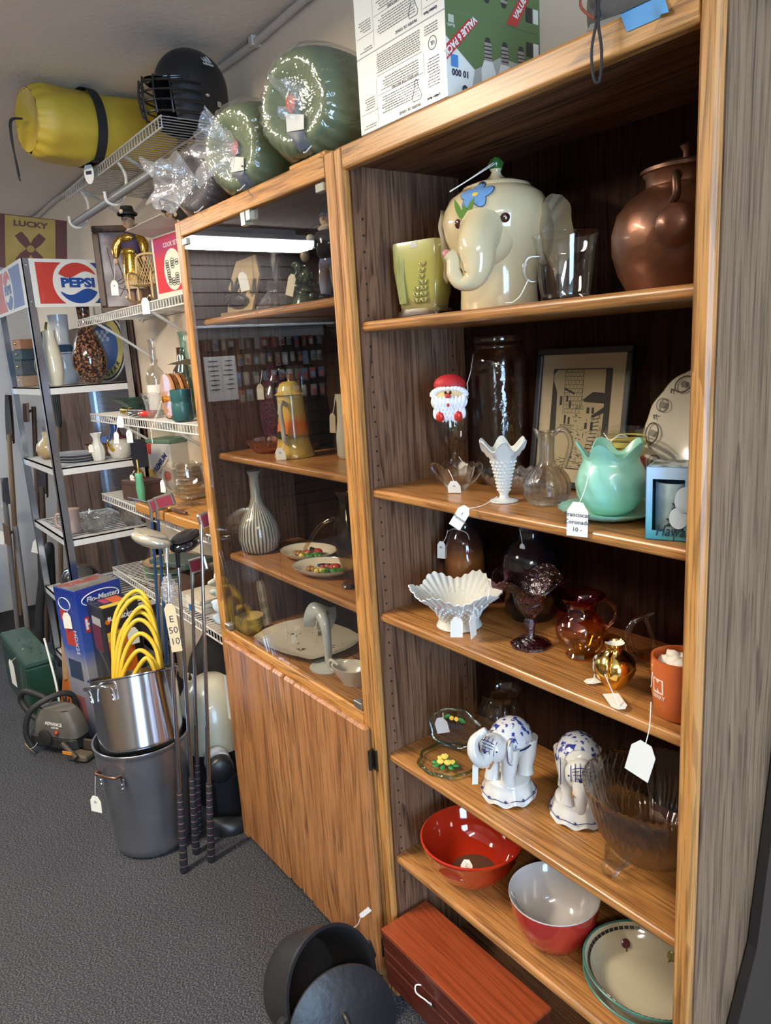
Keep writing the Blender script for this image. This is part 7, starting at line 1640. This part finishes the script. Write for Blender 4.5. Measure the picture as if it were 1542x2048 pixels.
# printed cartons leaning by the rack
def flo_box():
    t = thing('sprayer_carton', 'tall blue printed sprayer carton beside the rack', 'carton', (-2.040, -.250, F0), math.radians(14), rot=(0, math.radians(-1.5), math.radians(14)))
    W, D, H = .185, .215, .70; m = zramp('sprayer_print', [(0, (.05, .05, .12)), (.18, (.20, .20, .26)), (.36, (.30, .30, .34)), (.44, (.05, .10, .38)), (.70, (.012, .035, .26))], .3, .3, .03)
    MB().box(0, W, 0, D, 0.006, H, .002).build('carton', m, t)
    MB().box(.003, W - .003, .003, D - .003, H, H + .0008).build('top_print', speckle('grey_top', (.30, .29, .28), (.16, .15, .14), 12, .4, .6, .3), t)
    text('HOME AND\nGARDEN', .036, mat('print_red', (.48, .05, .04), .4), t, T(W * .32, D * .45, H + .0016) @ RZ(PI / 2 - .1), 'lettering', bold=.001, ext=.0002)
    WF = Matrix(((0, 0, 1, W + .0008), (1, 0, 0, 0), (0, 1, 0, 0), (0, 0, 0, 1))); wt = mat('print_white', (.70, .72, .75), .4)
    text('Flo-Master', .034, wt, t, WF @ T(D * .56, H - .055, 0), 'lettering', bold=.0008, ext=.0002, shear=.2)
    MB().tube([(D * .53 + .088 * math.cos(q), H - .055 + .032 * math.sin(q), 0) for q in [2 * PI * i / 36 for i in range(36)]], .0026, 4, closed=True, X=WF).build('logo_oval', wt, t)
    MB().box(.024, .072, H - .195, H - .125, 0, .0006, X=WF).build('red_block', mat('print_red', (.48, .05, .04), .4), t); text('H', .065, wt, t, WF @ T(.048, H - .160, .0008), 'lettering', bold=.002, ext=.0002)
    MB().prism([(.09, .14), (.14, .12), (.17, .38), (.13, .40)], 0, .0006, WF).build('sprayer_print', mat('print_grey', (.42, .42, .42), .4), t)
    for x0, z0, w_, h, c in ((.03, H - .15, .05, .05, 'print_red'), (.05, H - .26, .08, .075, 'print_red'), (.03, H - .42, .11, .09, 'print_navy'), (.05, H - .62, .07, .12, 'print_rust')):
        MB().box(x0, x0 + w_, -.0007, 0, z0, z0 + h).build('panel_print', mat(c, {'print_red': (.48, .05, .04), 'print_navy': (.03, .05, .10), 'print_rust': (.24, .08, .07)}[c], .4), t)
    text('HDX25', .036, wt, t, T(.135, -.0012, H - .24) @ RX(PI / 2) @ Matrix.Rotation(-PI / 2, 4, 'Z'), 'lettering', ext=.0002)
    MB().tube([(.08 + .05 * math.cos(q), -.0008, H - .07 + .028 * math.sin(q)) for q in [2 * PI * i / 30 for i in range(30)]], .0022, 4, closed=True).build('logo_oval', wt, t)
    price_tag(t, (.09, .06, H + .003), (.105, -.012, H - .11), .046, .065, (0, 0, .3))
flo_box()
def bd_box():
    t = thing('laser_level_carton', 'orange and black printed tool carton in front of the blue one', 'carton', (-1.835, -.172, F0), math.radians(6), rot=(0, math.radians(-1.5), math.radians(6)))
    W, D, H = .168, .155, .655; MB().box(0, W, 0, D, .006, H, .002).build('carton', mat('print_black', (.022, .022, .024), .3, coat=.3), t)
    org = mat('print_orange', (.62, .13, .015), .35, coat=.3); wt = MATS['print_white']; yl = mat('print_yellow', (.66, .48, .05), .35)
    WF = Matrix(((0, 0, 1, W + .0008), (1, 0, 0, 0), (0, 1, 0, 0), (0, 0, 0, 1)))
    MB().prism([(.006, .02), (D - .045, .02), (D - .03, .12), (D - .045, H - .095), (.006, H - .105)], 0, .0005, WF).build('orange_panel', org, t)
    text('BLACK&DECKER', .024, wt, t, WF @ T(D * .56, H - .050, .0004), 'lettering', bold=.0008, ext=.0002, sx=.78)
    MB().lathe([(0, .0004), (.011, .0004), (.011, 0)], 16, WF @ T(.016, H - .060, 0)).build('orange_dot', org, t)
    MB().box(.006, .065, H - .145, H - .107, 0.0002, .0008, X=WF).build('yellow_band', yl, t); text('360°', .022, INK, t, WF @ T(.036, H - .126, .0012), 'lettering', ext=.0002, shear=.2)
    text('AUTO\nLASER LEVEL', .016, mat('print_brown', (.20, .04, .01), .5), t, WF @ T(.048, H - .180, .0012), 'lettering', ext=.0002)
    sm = MB(); rnd = random.Random(1)
    for z0, n in ((H - .25, 4), (.26, 5), (.19, 5), (.12, 4)):
        for i in range(n): sm.box(.02, .02 + rnd.uniform(.05, .075), z0 - .009 * i, z0 - .009 * i + .0038, .0006, .0009, X=WF)
    o = sm.build('small_print', MATS['print_brown'], t); o['kind'] = 'stuff'
    MB().box(.0, .135, H - .315, H - .305, .0006, .0012, X=WF).build('grey_rule', mat('print_grey', (.42, .42, .42), .4), t); MB().box(.02, .085, H - .365, H - .338, .0006, .0012, X=WF).build('black_badge', mat('print_black', (.022, .022, .024), .3), t)
    text('22', .020, wt, t, WF @ T(.110, H - .345, .0012), 'lettering', bold=.0006, ext=.0002)
    MB().box(.02, W - .02, D * .45, D - .03, H, H + .0008).build('top_orange', org, t); MB().box(.02, W * .55, .04, D * .42, H, H + .0008).build('top_magenta', mat('print_magenta', (.42, .05, .12), .4), t); MB().box(W * .72, W - .006, .006, D - .006, H, H + .0009).build('top_yellow', yl, t)
    MB().box(.03, .12, -.0006, 0, H - .20, H - .09).build('side_picture', mat('print_maroon', (.14, .03, .05), .4), t); MB().box(.04, .13, -.0006, 0, H - .085, H - .05).build('side_band', mat('print_grey', (.42, .42, .42), .4), t)
    price_tag(t, (W + .001, .10, H), (W + .014, .108, H - .115), .046, .065, (0, 0, 1.5))
bd_box()
# green camp stove case
t = thing('green_metal_case', 'dark green metal camp stove case with paper tag', 'metal case', (-2.850, -.395, F0), math.radians(1))
GRN = mat('green_enamel', (.012, .046, .030), .35, coat=.3, var=.2, vscale=9)
MB().box(0, .56, 0, .135, 0, .268, .010).build('case', GRN, t); MB().box(-.001, .561, -.001, .136, .268, .300, .008).build('lid', mat('green_lid', (.034, .072, .056), .4, coat=.2, var=.2, vscale=14), t)
MB().tube([(.30, .05, .302), (.38, .075, .306)], .004, 6).build('latch_wire', CH, t)
for x, y in ((.2, .05), (.42, .06), (.47, .09), (.28, .09)): MB().box(x, x + .02, y, y + .004, .3002, .3012).build('paint_chip', mat('chip_black', (.01, .01, .01), .7), t)
price_tag(t, (.36, .04, .305), (.33, -.020, .245), .055, .135, (.05, .15, .2), None)
def chainsaw():
    t = thing('chainsaw', 'dirty grey chainsaw with black wrap handle and buff tag', 'chainsaw', (-1.930, -.345, F0), math.radians(32))
    gy = mat('saw_grey', (.11, .10, .085), .5, bump=.3, bscale=30, var=.25, vscale=12); bk = mat('saw_black', (.018, .017, .016), .6, bump=.2, bscale=50)
    b = MB(); b.box(-.13, .13, -.055, .055, .02, .10, .02); b.build('crankcase', bk, t)
    c_ = MB(); c_.grid(lambda u, v: ((.125 * (1 - .35 * v ** 2)) * math.copysign(abs(math.cos(2 * PI * u)) ** .5, math.cos(2 * PI * u)) + .015, .055 * (1 - .25 * v ** 2) * math.copysign(abs(math.sin(2 * PI * u)) ** .5, math.sin(2 * PI * u)), .09 + .115 * v), 36, 8, wu=True)
    c_.add([(.015 + .081 * x, .041 * y, .205) for x, y in ((1, .5), (.5, 1), (-.5, 1), (-1, .5), (-1, -.5), (-.5, -1), (.5, -1), (1, -.5))], [tuple(range(8))], False); cv = c_.build('top_cover', gy, t)
    text('ADVANCE', .020, mat('saw_letter', (.62, .60, .55), .6), cv, T(.03, -.0535, .150) @ RX(PI / 2 - .12), 'lettering', bold=.0005, ext=.001); text('GASTER', .011, MATS['saw_letter'], cv, T(.035, -.0545, .134) @ RX(PI / 2 - .12), 'lettering', ext=.001)
    MB().tube(smooth_path([(-.085, -.075, .035), (-.10, -.085, .11), (-.075, -.07, .20), (-.02, -.02, .245), (.02, .05, .245), (.03, .085, .19), (.02, .08, .06)], 6), .0125, 10).build('wrap_handle', bk, t)
    MB().tube(smooth_path([(-.12, .03, .09), (-.19, .03, .13), (-.235, .03, .19), (-.20, .03, .235), (-.11, .03, .225), (-.05, .03, .20)], 6), .014, 10).build('rear_handle', bk, t)
    MB().tube([(.08, -.066, .075), (.165, -.085, .03)], .012, 10).build('starter_grip', mat('grip_dark', (.05, .04, .03), .5), t); MB().box(.10, .15, -.094, -.090, .045, .058, X=None).build('orange_mark', mat('saw_orange', (.60, .22, .02), .5), t)
    MB().lathe([(0, 0), (.032, 0), (.036, .010), (.030, .014), (0, .014)], 22, T(-.02, -.054, .085) @ RX(PI / 2)).build('recoil_cover', bk, t); MB().ball(.011, X=T(.045, -.058, .115), nu=10, nv=6).build('primer', mat('primer_red', (.30, .05, .02), .4), t)
    MB().box(.12, .40, -.006, .006, .018, .072, .005).build('guide_bar', mat('bar_rust', (.12, .10, .08), .45, metal=.6), t); MB().box(.10, .20, -.075, -.02, .004, .035, .008).build('foot_guard', mat('guard_brown', (.10, .08, .055), .6), t)
    price_tag(t, (-.07, -.062, .055), (-.075, -.10, .045), .060, .115, (.9, .9, .3), None, m=mat('buff_card', (.68, .52, .32), .8))
chainsaw()
# orange saw and bits between the case and the boxes
t = thing('wood_handled_saw', 'orange hand saw blade with pale wooden handle upright by the rack', 'saw', (-2.235, -.250, F0), math.radians(-10), rot=(math.radians(-6), math.radians(4), math.radians(8)))
MB().tube([(0, 0, .20), (0, 0, .33), (0, 0, .47)], [.017, .020, .018], 12).build('handle', mat('pale_ash', (.42, .26, .12), .5), t); MB().prism([(-.075, 0), (.065, 0), (.030, .26), (-.028, .26)], -.002, .002, RX(PI / 2)).build('blade', mat('orange_paint', (.55, .16, .03), .5, var=.15), t)
text('W', .085, INK, t, T(-.005, -.0032, .075) @ RX(PI / 2), 'lettering', bold=.003)
t = thing('bow_rake_wire', 'white bent wire hoop leaning behind the chainsaw', 'wire hoop', (-2.06, -.335 + .03, F0), 0)
MB().tube(smooth_path([(-.10, .0, .44), (-.04, -.002, .36), (.03, -.005, .25), (.05, -.008, .10), (.06, -.01, .003)], 6), .005, 8).build('wire', mat('white_wire', (.60, .60, .58), .4), t)
# cream dome, cylinder, shoe under the shelves
t = thing('cream_lamp_dome', 'cream enamel dome with black band under the wire shelves', 'dome', (-1.168, .060, F0), 0)
MB().lathe([(0, 0), (.12, 0), (.125, .20), (.12, .215), (0, .216)], 40).build('black_stand', mat('dome_black', (.012, .012, .014), .5), t)
MB().lathe([(.1420, .217), (.1400, .30), (.128, .37), (.095, .43), (.05, .465), (0, .475)], 40, mod=lambda r, z, a, i: (r, z)).build('dome', mat('cream_enamel', (.50, .47, .36), .3, coat=.3, var=.12, vscale=7), t)
t = thing('white_capped_flask', 'white and black capped flask lying under the cream dome', 'flask', (-.983, -.012, F0 + .2165), math.radians(20))
X = RY(PI / 2) @ RX(0)
MB().lathe([(0, -.05), (.040, -.05), (.046, -.03), (.046, .02), (.044, .03), (0, .03)], 28, RZ(-.6) @ X).build('flask', mat('flask_white', (.55, .60, .68), .35), t); MB().lathe([(.048, .022), (.048, .05), (.036, .062), (0, .062)], 28, RZ(-.6) @ X).build('cap', mat('flask_cap', (.012, .012, .014), .4), t)
t = thing('black_shoe', 'black leather shoe lying beside the cabinet plinth', 'shoe', (-.925, -.040, F0), math.radians(50))
MB().grid(lambda u, v: ((.085 - .17 * v), (.038 + .012 * math.sin(PI * v)) * math.cos(2 * PI * u) * math.sin(PI * min(1, max(.06, v * .98 + .02))) ** .4, max(.0, (.035 + .03 * v) * math.sin(2 * PI * u)) + .006 * (math.sin(2 * PI * u) < 0)), 28, 14, wu=True).build('upper', mat('shoe_black', (.015, .016, .018), .35), t)
t.location = (-.898, -.030, F0); t.rotation_euler.z = 1.15; t.scale = (.8, .75, 1)
t = thing('black_case', 'small black case under the capped flask', 'case', (-1.022, -.045, F0), 0); MB().box(0, .075, 0, .09, 0, .168, .006).build('case', mat('dome_black', (.012, .012, .014), .5), t); MB().tube(smooth_path([(.015, .045, .166), (.02, .045, .169), (.055, .045, .169), (.06, .045, .166)], 3), .003, 6).build('handle', mat('flask_cap', (.012, .012, .014), .4), t)
t = thing('black_duffel', 'black fabric duffel bag on the floor under the shelves', 'bag', (-1.445, .195, F0), 0)
MB().ball(.105, .115, .26, T(0, 0, .262), 36, 20, mod=lambda x, y, z: (1 + .06 * math.sin(6 * x + 3 * z) * math.cos(5 * y)) * (1 if z > -.85 else .95)).build('bag', mat('duffel_black', (.014, .014, .017), .8, bump=.4, bscale=20), t)
text('LXT', .05, mat('duffel_white', (.6, .6, .6), .7), t, T(.03, -.10, .36) @ RZ(.4) @ RX(PI / 2 - .3), 'lettering', bold=.001, ext=.004)
t = thing('white_card', 'blank white card hanging below the folded cloth', 'card', (-.905, .040, .40), .5)
MB().box(-.03, .03, -.001, .001, .0, .165).build('card', mat('card_white', (.66, .68, .70), .7), t); MB().tube([(0, 0, .163), (0, .012, ZD - .40 - .002)], .001, 5).build('string', STRING, t)
t = thing('bamboo_pole', 'slender bamboo fishing pole leaning between boxes and shelves', 'pole', (-1.62, -.045, F0), 0)
MB().tube(smooth_path([(0, 0, 0), (.05, .035, .35), (.10, .070, .68), (.115, .082, .80)], 5), [.011 - .0004 * i for i in range(16)], 9).build('pole', mat('bamboo', (.22, .14, .07), .4), t)
price_tag(t, (.03, .01, .33), (.035, -.012, .28), .040, .060, (0, .1, .8))
# dark sheet added beside the bookcase, right, cut to a shadow's outline
t = thing('shadow_sheet', 'dark sheet standing in for shadow on the outer side of the bookcase', 'board', (.8225, .0, F0), 0)
MB().prism([(.02, 0), (.075, .40), (.1203, .491), (.1745, .616), (.2177, .915), (.245, 1.2), (.31, 1.2), (.31, 0)], 0, .016, Matrix(((0, 0, 1, 0), (1, 0, 0, 0), (0, 1, 0, 0), (0, 0, 0, 1)))).build('board', mat('shadow_dark', (.018, .012, .010), .6), t)
# ================================================================ far end of the shop
pn = struct(MB().box(XF + .001, -2.30, YB - .012, YB - .001, 0, 1.86).build('trim_2', mat('panel_base', (.03, .018, .014), .8)))
M_pine = wood('pine_plank', 'z', (.17, .098, .066), (.13, .072, .048), (.06, .03, .022), rough=.6, coat=0, seed=90, tight=.7, pore=.2)
x = XF + .004
while x < -2.42:
    MB().box(x, x + .136, YB - .024, YB - .012, .002, 1.855, .002).build('plank', M_pine, pn); x += .14
# dark slat wall on the end wall with hooks and carded goods
sw_ = struct(MB().box(XF + .001, XF + .02, YF + .01, -.95, 0, ZC - .002).build('wall_left_panel', mat('slat_dark', (.030, .022, .020), .7)))
z = .05
while z < 2.5:
    MB().box(XF + .02, XF + .028, YF + .02, -.955, z, z + .090, .002).build('slat', mat('slat_board', (.045, .034, .03), .65), sw_); z += .10
t = thing('display_rail', 'pale shelf rail above the carded goods on the end wall', 'rail', (XF + .030, -2.0, 1.872), 0); MB().box(0, .16, -.62, .62, 0, .018, .002).build('rail', mat('rail_grey', (.50, .52, .54), .4), t); MB().box(0, .01, -.6, .6, -.08, .0).build('rail_back', mat('rail_grey', (.50, .52, .54), .4), t)
rnd = random.Random(21)
CARD = [(.45, .12, .10), (.60, .58, .52), (.20, .33, .45), (.42, .38, .30), (.30, .42, .50), (.55, .42, .20), (.16, .20, .18), (.50, .52, .55), (.35, .12, .10), (.12, .25, .38)]
CN = ['red', 'white', 'slate blue', 'tan', 'pale blue', 'ochre', 'dark green', 'silver', 'maroon', 'navy']
row = 0
for z, n, h in ((1.80, 15, .10), (1.67, 16, .11), (1.53, 14, .11), (1.39, 13, .12)):
    for k in range(n):
        y = -1.45 - 1.10 * (k + .5) / n + rnd.uniform(-.012, .012); c = rnd.randrange(10); hh = h * rnd.uniform(.7, 1.0); w_ = .9 / n * rnd.uniform(.6, .95)
        if row and y > -1.72: continue
        t = thing('carded_goods', '%s card with %s blister hanging in row %s of the end wall' % (CN[c], CN[(c * 3 + k) % 10], ('one', 'two', 'three', 'four')[row]), 'packet', (XF + .0315, y, z - .004), PI / 2, 'carded goods on the end wall')
        MB().box(-w_ / 2, w_ / 2, -.068, -.064, -hh, 0).build('card', mat('card_%d' % c, CARD[c], .5), t); MB().tube([(0, .0, -.012), (0, -.085, -.012), (0, -.088, -.004)], .002, 5).build('hook', CH, t)
        MB().box(-w_ * .32, w_ * .32, -.082, -.068, -hh * .9, -hh * .35, .003).build('blister', mat('card_%d' % ((c * 3 + k) % 10), CARD[(c * 3 + k) % 10], .15), t)
    row += 1
t = thing('notice_sheet', 'white printed notice sheet on the end wall display', 'notice', (XF + .160, -1.56, 1.32), PI / 2); MB().box(-.13, .13, -.001, .001, 0, .34).build('sheet', mat('paper_white', (.70, .70, .68), .8), t)
MB().box(-.03, .03, .001, .128, .16, .18).build('bracket', CH, t)
nk = MB()
for c in (-.06, .06):
    for i in range(7): nk.box(c - .04, c + rnd.uniform(0, .045), -.0022, -.001, .30 - .036 * i, .30 - .036 * i + .008)
o = nk.build('printed_lines', INK, t); o['kind'] = 'stuff'
# long handled tools propped in the corner past the rack
wd_h = [mat('ash_handle', (.22, .14, .08), .6), mat('dark_wood_handle', (.07, .045, .03), .6), mat('grey_handle', (.16, .15, .15), .5)]; irn = mat('tool_iron', (.06, .06, .065), .5, metal=.6); rst = mat('tool_rust', (.10, .055, .035), .7)
def tool(x, y, lean, h, kind, i, label):
    t = thing('garden_tool', label, 'garden tool', (x, y, F0), 0.0, 'long tools propped past the rack', rot=(lean[0], lean[1], 0))
    MB().tube([(0, 0, .03), (0, 0, h * .7), (0, 0, h)], [.014, .016, .014], 10).build('handle', wd_h[i % 3], t)
    if kind == 0:
        MB().grid(lambda u, v: ((u - .5) * .20 * (1 - .5 * v ** 3), .03 * (1 - 4 * (u - .5) ** 2), h - .05 + .30 * v), 8, 8).build('blade', irn, t)
    elif kind == 1:
        MB().box(-.09, .09, -.05, -.045, h - .10, h + .02, .002).tube([(0, 0, h - .02), (0, -.045, h - .04)], .008, 6).build('blade', rst, t)
    elif kind == 2:
        MB().prism([(-.02, 0), (.02, 0), (.03, .12), (.10, .16), (.10, .0), (.03, .02)], -.012, .012, T(0, 0, h - .14) @ RX(PI / 2)).build('blade', irn, t)
    else:
        for k in range(4): MB().tube(smooth_path([(0, 0, h), ((k - 1.5) * .04, 0, h + .03), ((k - 1.5) * .055, -.02, h + .22)], 4), .006, 6).build('tine', irn, t)
    if i % 2 == 0: price_tag(t, (0, -.016, h * .75), (.02, -.04, h * .68), .045, .075, (0, .2, 1.0))
TL = [('pointed shovel with ash handle propped head up by the end wall', 0), ('garden hoe with dark wooden handle propped past the rack', 1), ('grey handled axe propped head up past the rack', 2), ('four tined garden fork with ash handle past the rack', 3), ('square dark handled spade leaning past the rack', 0), ('grey handled rusty scraper leaning nearest the green case', 1), ('short axe with ash handle beside the rusty scraper', 2)]
for i, (lab, k) in enumerate(TL):
    x = (-3.98, -3.80, -3.62, -3.46, -3.30, -3.16, -3.74)[i]; y = (-.12, -.02, -.20, .02, -.10, -.22, -.36)[i]; tool(x, y, (math.radians((-5, -7, -3, -8, -6, -3, 2)[i]), math.radians((3, -3, 4, -2, 3, -3, 3)[i])), (1.25, 1.42, 1.02, 1.30, .98, .78, .70)[i], k, i, lab)
t = thing('black_hose_reel', 'thick black rubber hose loop propped against the rack', 'hose', (-3.06, -.10, F0), .3)
MB().tube(smooth_path([(-.06, -.06, .025), (-.05, -.04, .25), (.0, -.01, .48), (.03, .02, .62), (.02, .05, .66), (-.02, .06, .55), (-.06, .05, .25), (-.08, .05, .03)], 6), .024, 10).build('hose', mat('rubber_black', (.02, .02, .02), .6), t)
t = thing('metal_toolbox', 'dark metal tool cabinet filling the far corner', 'tool cabinet', (-4.18, -.86, F0), 0)
MB().box(0, .42, 0, .50, 0, .82, .006).build('body', mat('cabinet_dark', (.035, .033, .035), .5), t)
for k in range(5): d_ = MB().box(.42, .428, .02, .48, .06 + .15 * k, .19 + .15 * k, .003).build('drawer', mat('drawer_dark', (.05, .04, .038), .45), t); MB().box(.428, .440, .15, .35, .12 + .15 * k, .135 + .15 * k, .003).build('handle', irn, d_)
rnd = random.Random(77)
for i, (nm, lab, c) in enumerate((('grey_plastic_bin', 'pale grey plastic bin on the dark tool cabinet', (.38, .40, .44)), ('cardboard_box', 'brown cardboard box on the dark tool cabinet', (.24, .15, .09)))):
    t = thing(nm, lab, 'bin' if i == 0 else 'box', (-4.13 + .0 * i, -.80 + .23 * i, .8225), 0); MB().box(0, .30, 0, .19, 0, .20 + .05 * i, .008).build('shell', mat(nm, c, .6), t); MB().box(-.006, .306, -.006, .196, .20 + .05 * i, .215 + .05 * i, .004).build('lid', mat(nm + '_lid', [q * .8 for q in c], .6), t)
# ================================================================ ceiling fixtures
M_lens = mat('lens_lit', (0.93, 0.97, 1.0), 0.4, emit=12.0)
M_fix = mat('fixture_white', (0.75, 0.75, 0.75), 0.5)
def fixture(x, y0, y1, label, power, col, drop=0.0):
    t = thing('ceiling_light', label, 'ceiling light', (x, (y0 + y1) / 2, ZC - drop)); h = (y1 - y0) / 2
    if drop: MB().box(-.06, .06, -h * .8, h * .8, 0, drop).build('mounting_rail', M_fix, t)
    MB().box(-.13, .13, -h, h, -.035, 0, .004).build('housing', M_fix, t)
    ln = MB(); out = [(-.12, -.035), (-.115, -.07), (-.08, -.09), (.08, -.09), (.115, -.07), (.12, -.035)]
    ln.prism(out, -h + .01, h - .01, RX(PI / 2)); ln.build('lens', M_lens, t)
    for sg in (-1, 1): MB().box(-.125, .125, sg * h - (.012 if sg > 0 else 0), sg * h + (0 if sg > 0 else .012), -.093, -.0, .003).build('end_cap', M_fix, t)
    a = area('tube_light', (0, 0, -.096), (0, 0, 0), .2, 2 * h - .04, power, col); a.parent = t
WARM = (1.0, 0.84, 0.62)
fixture(-3.93, -2.33, -1.05, 'long white fluorescent ceiling light near the far end wall', TUBE_W, (0.80, 0.90, 1.0), .045)
fixture(-0.75, -2.05, -0.80, 'long white fluorescent ceiling light opposite the glass cabinet', TUBE_W * 1.9, WARM)
fixture(2.25, -2.25, -1.00, 'long white fluorescent ceiling light nearest the shop window', TUBE_W, WARM)
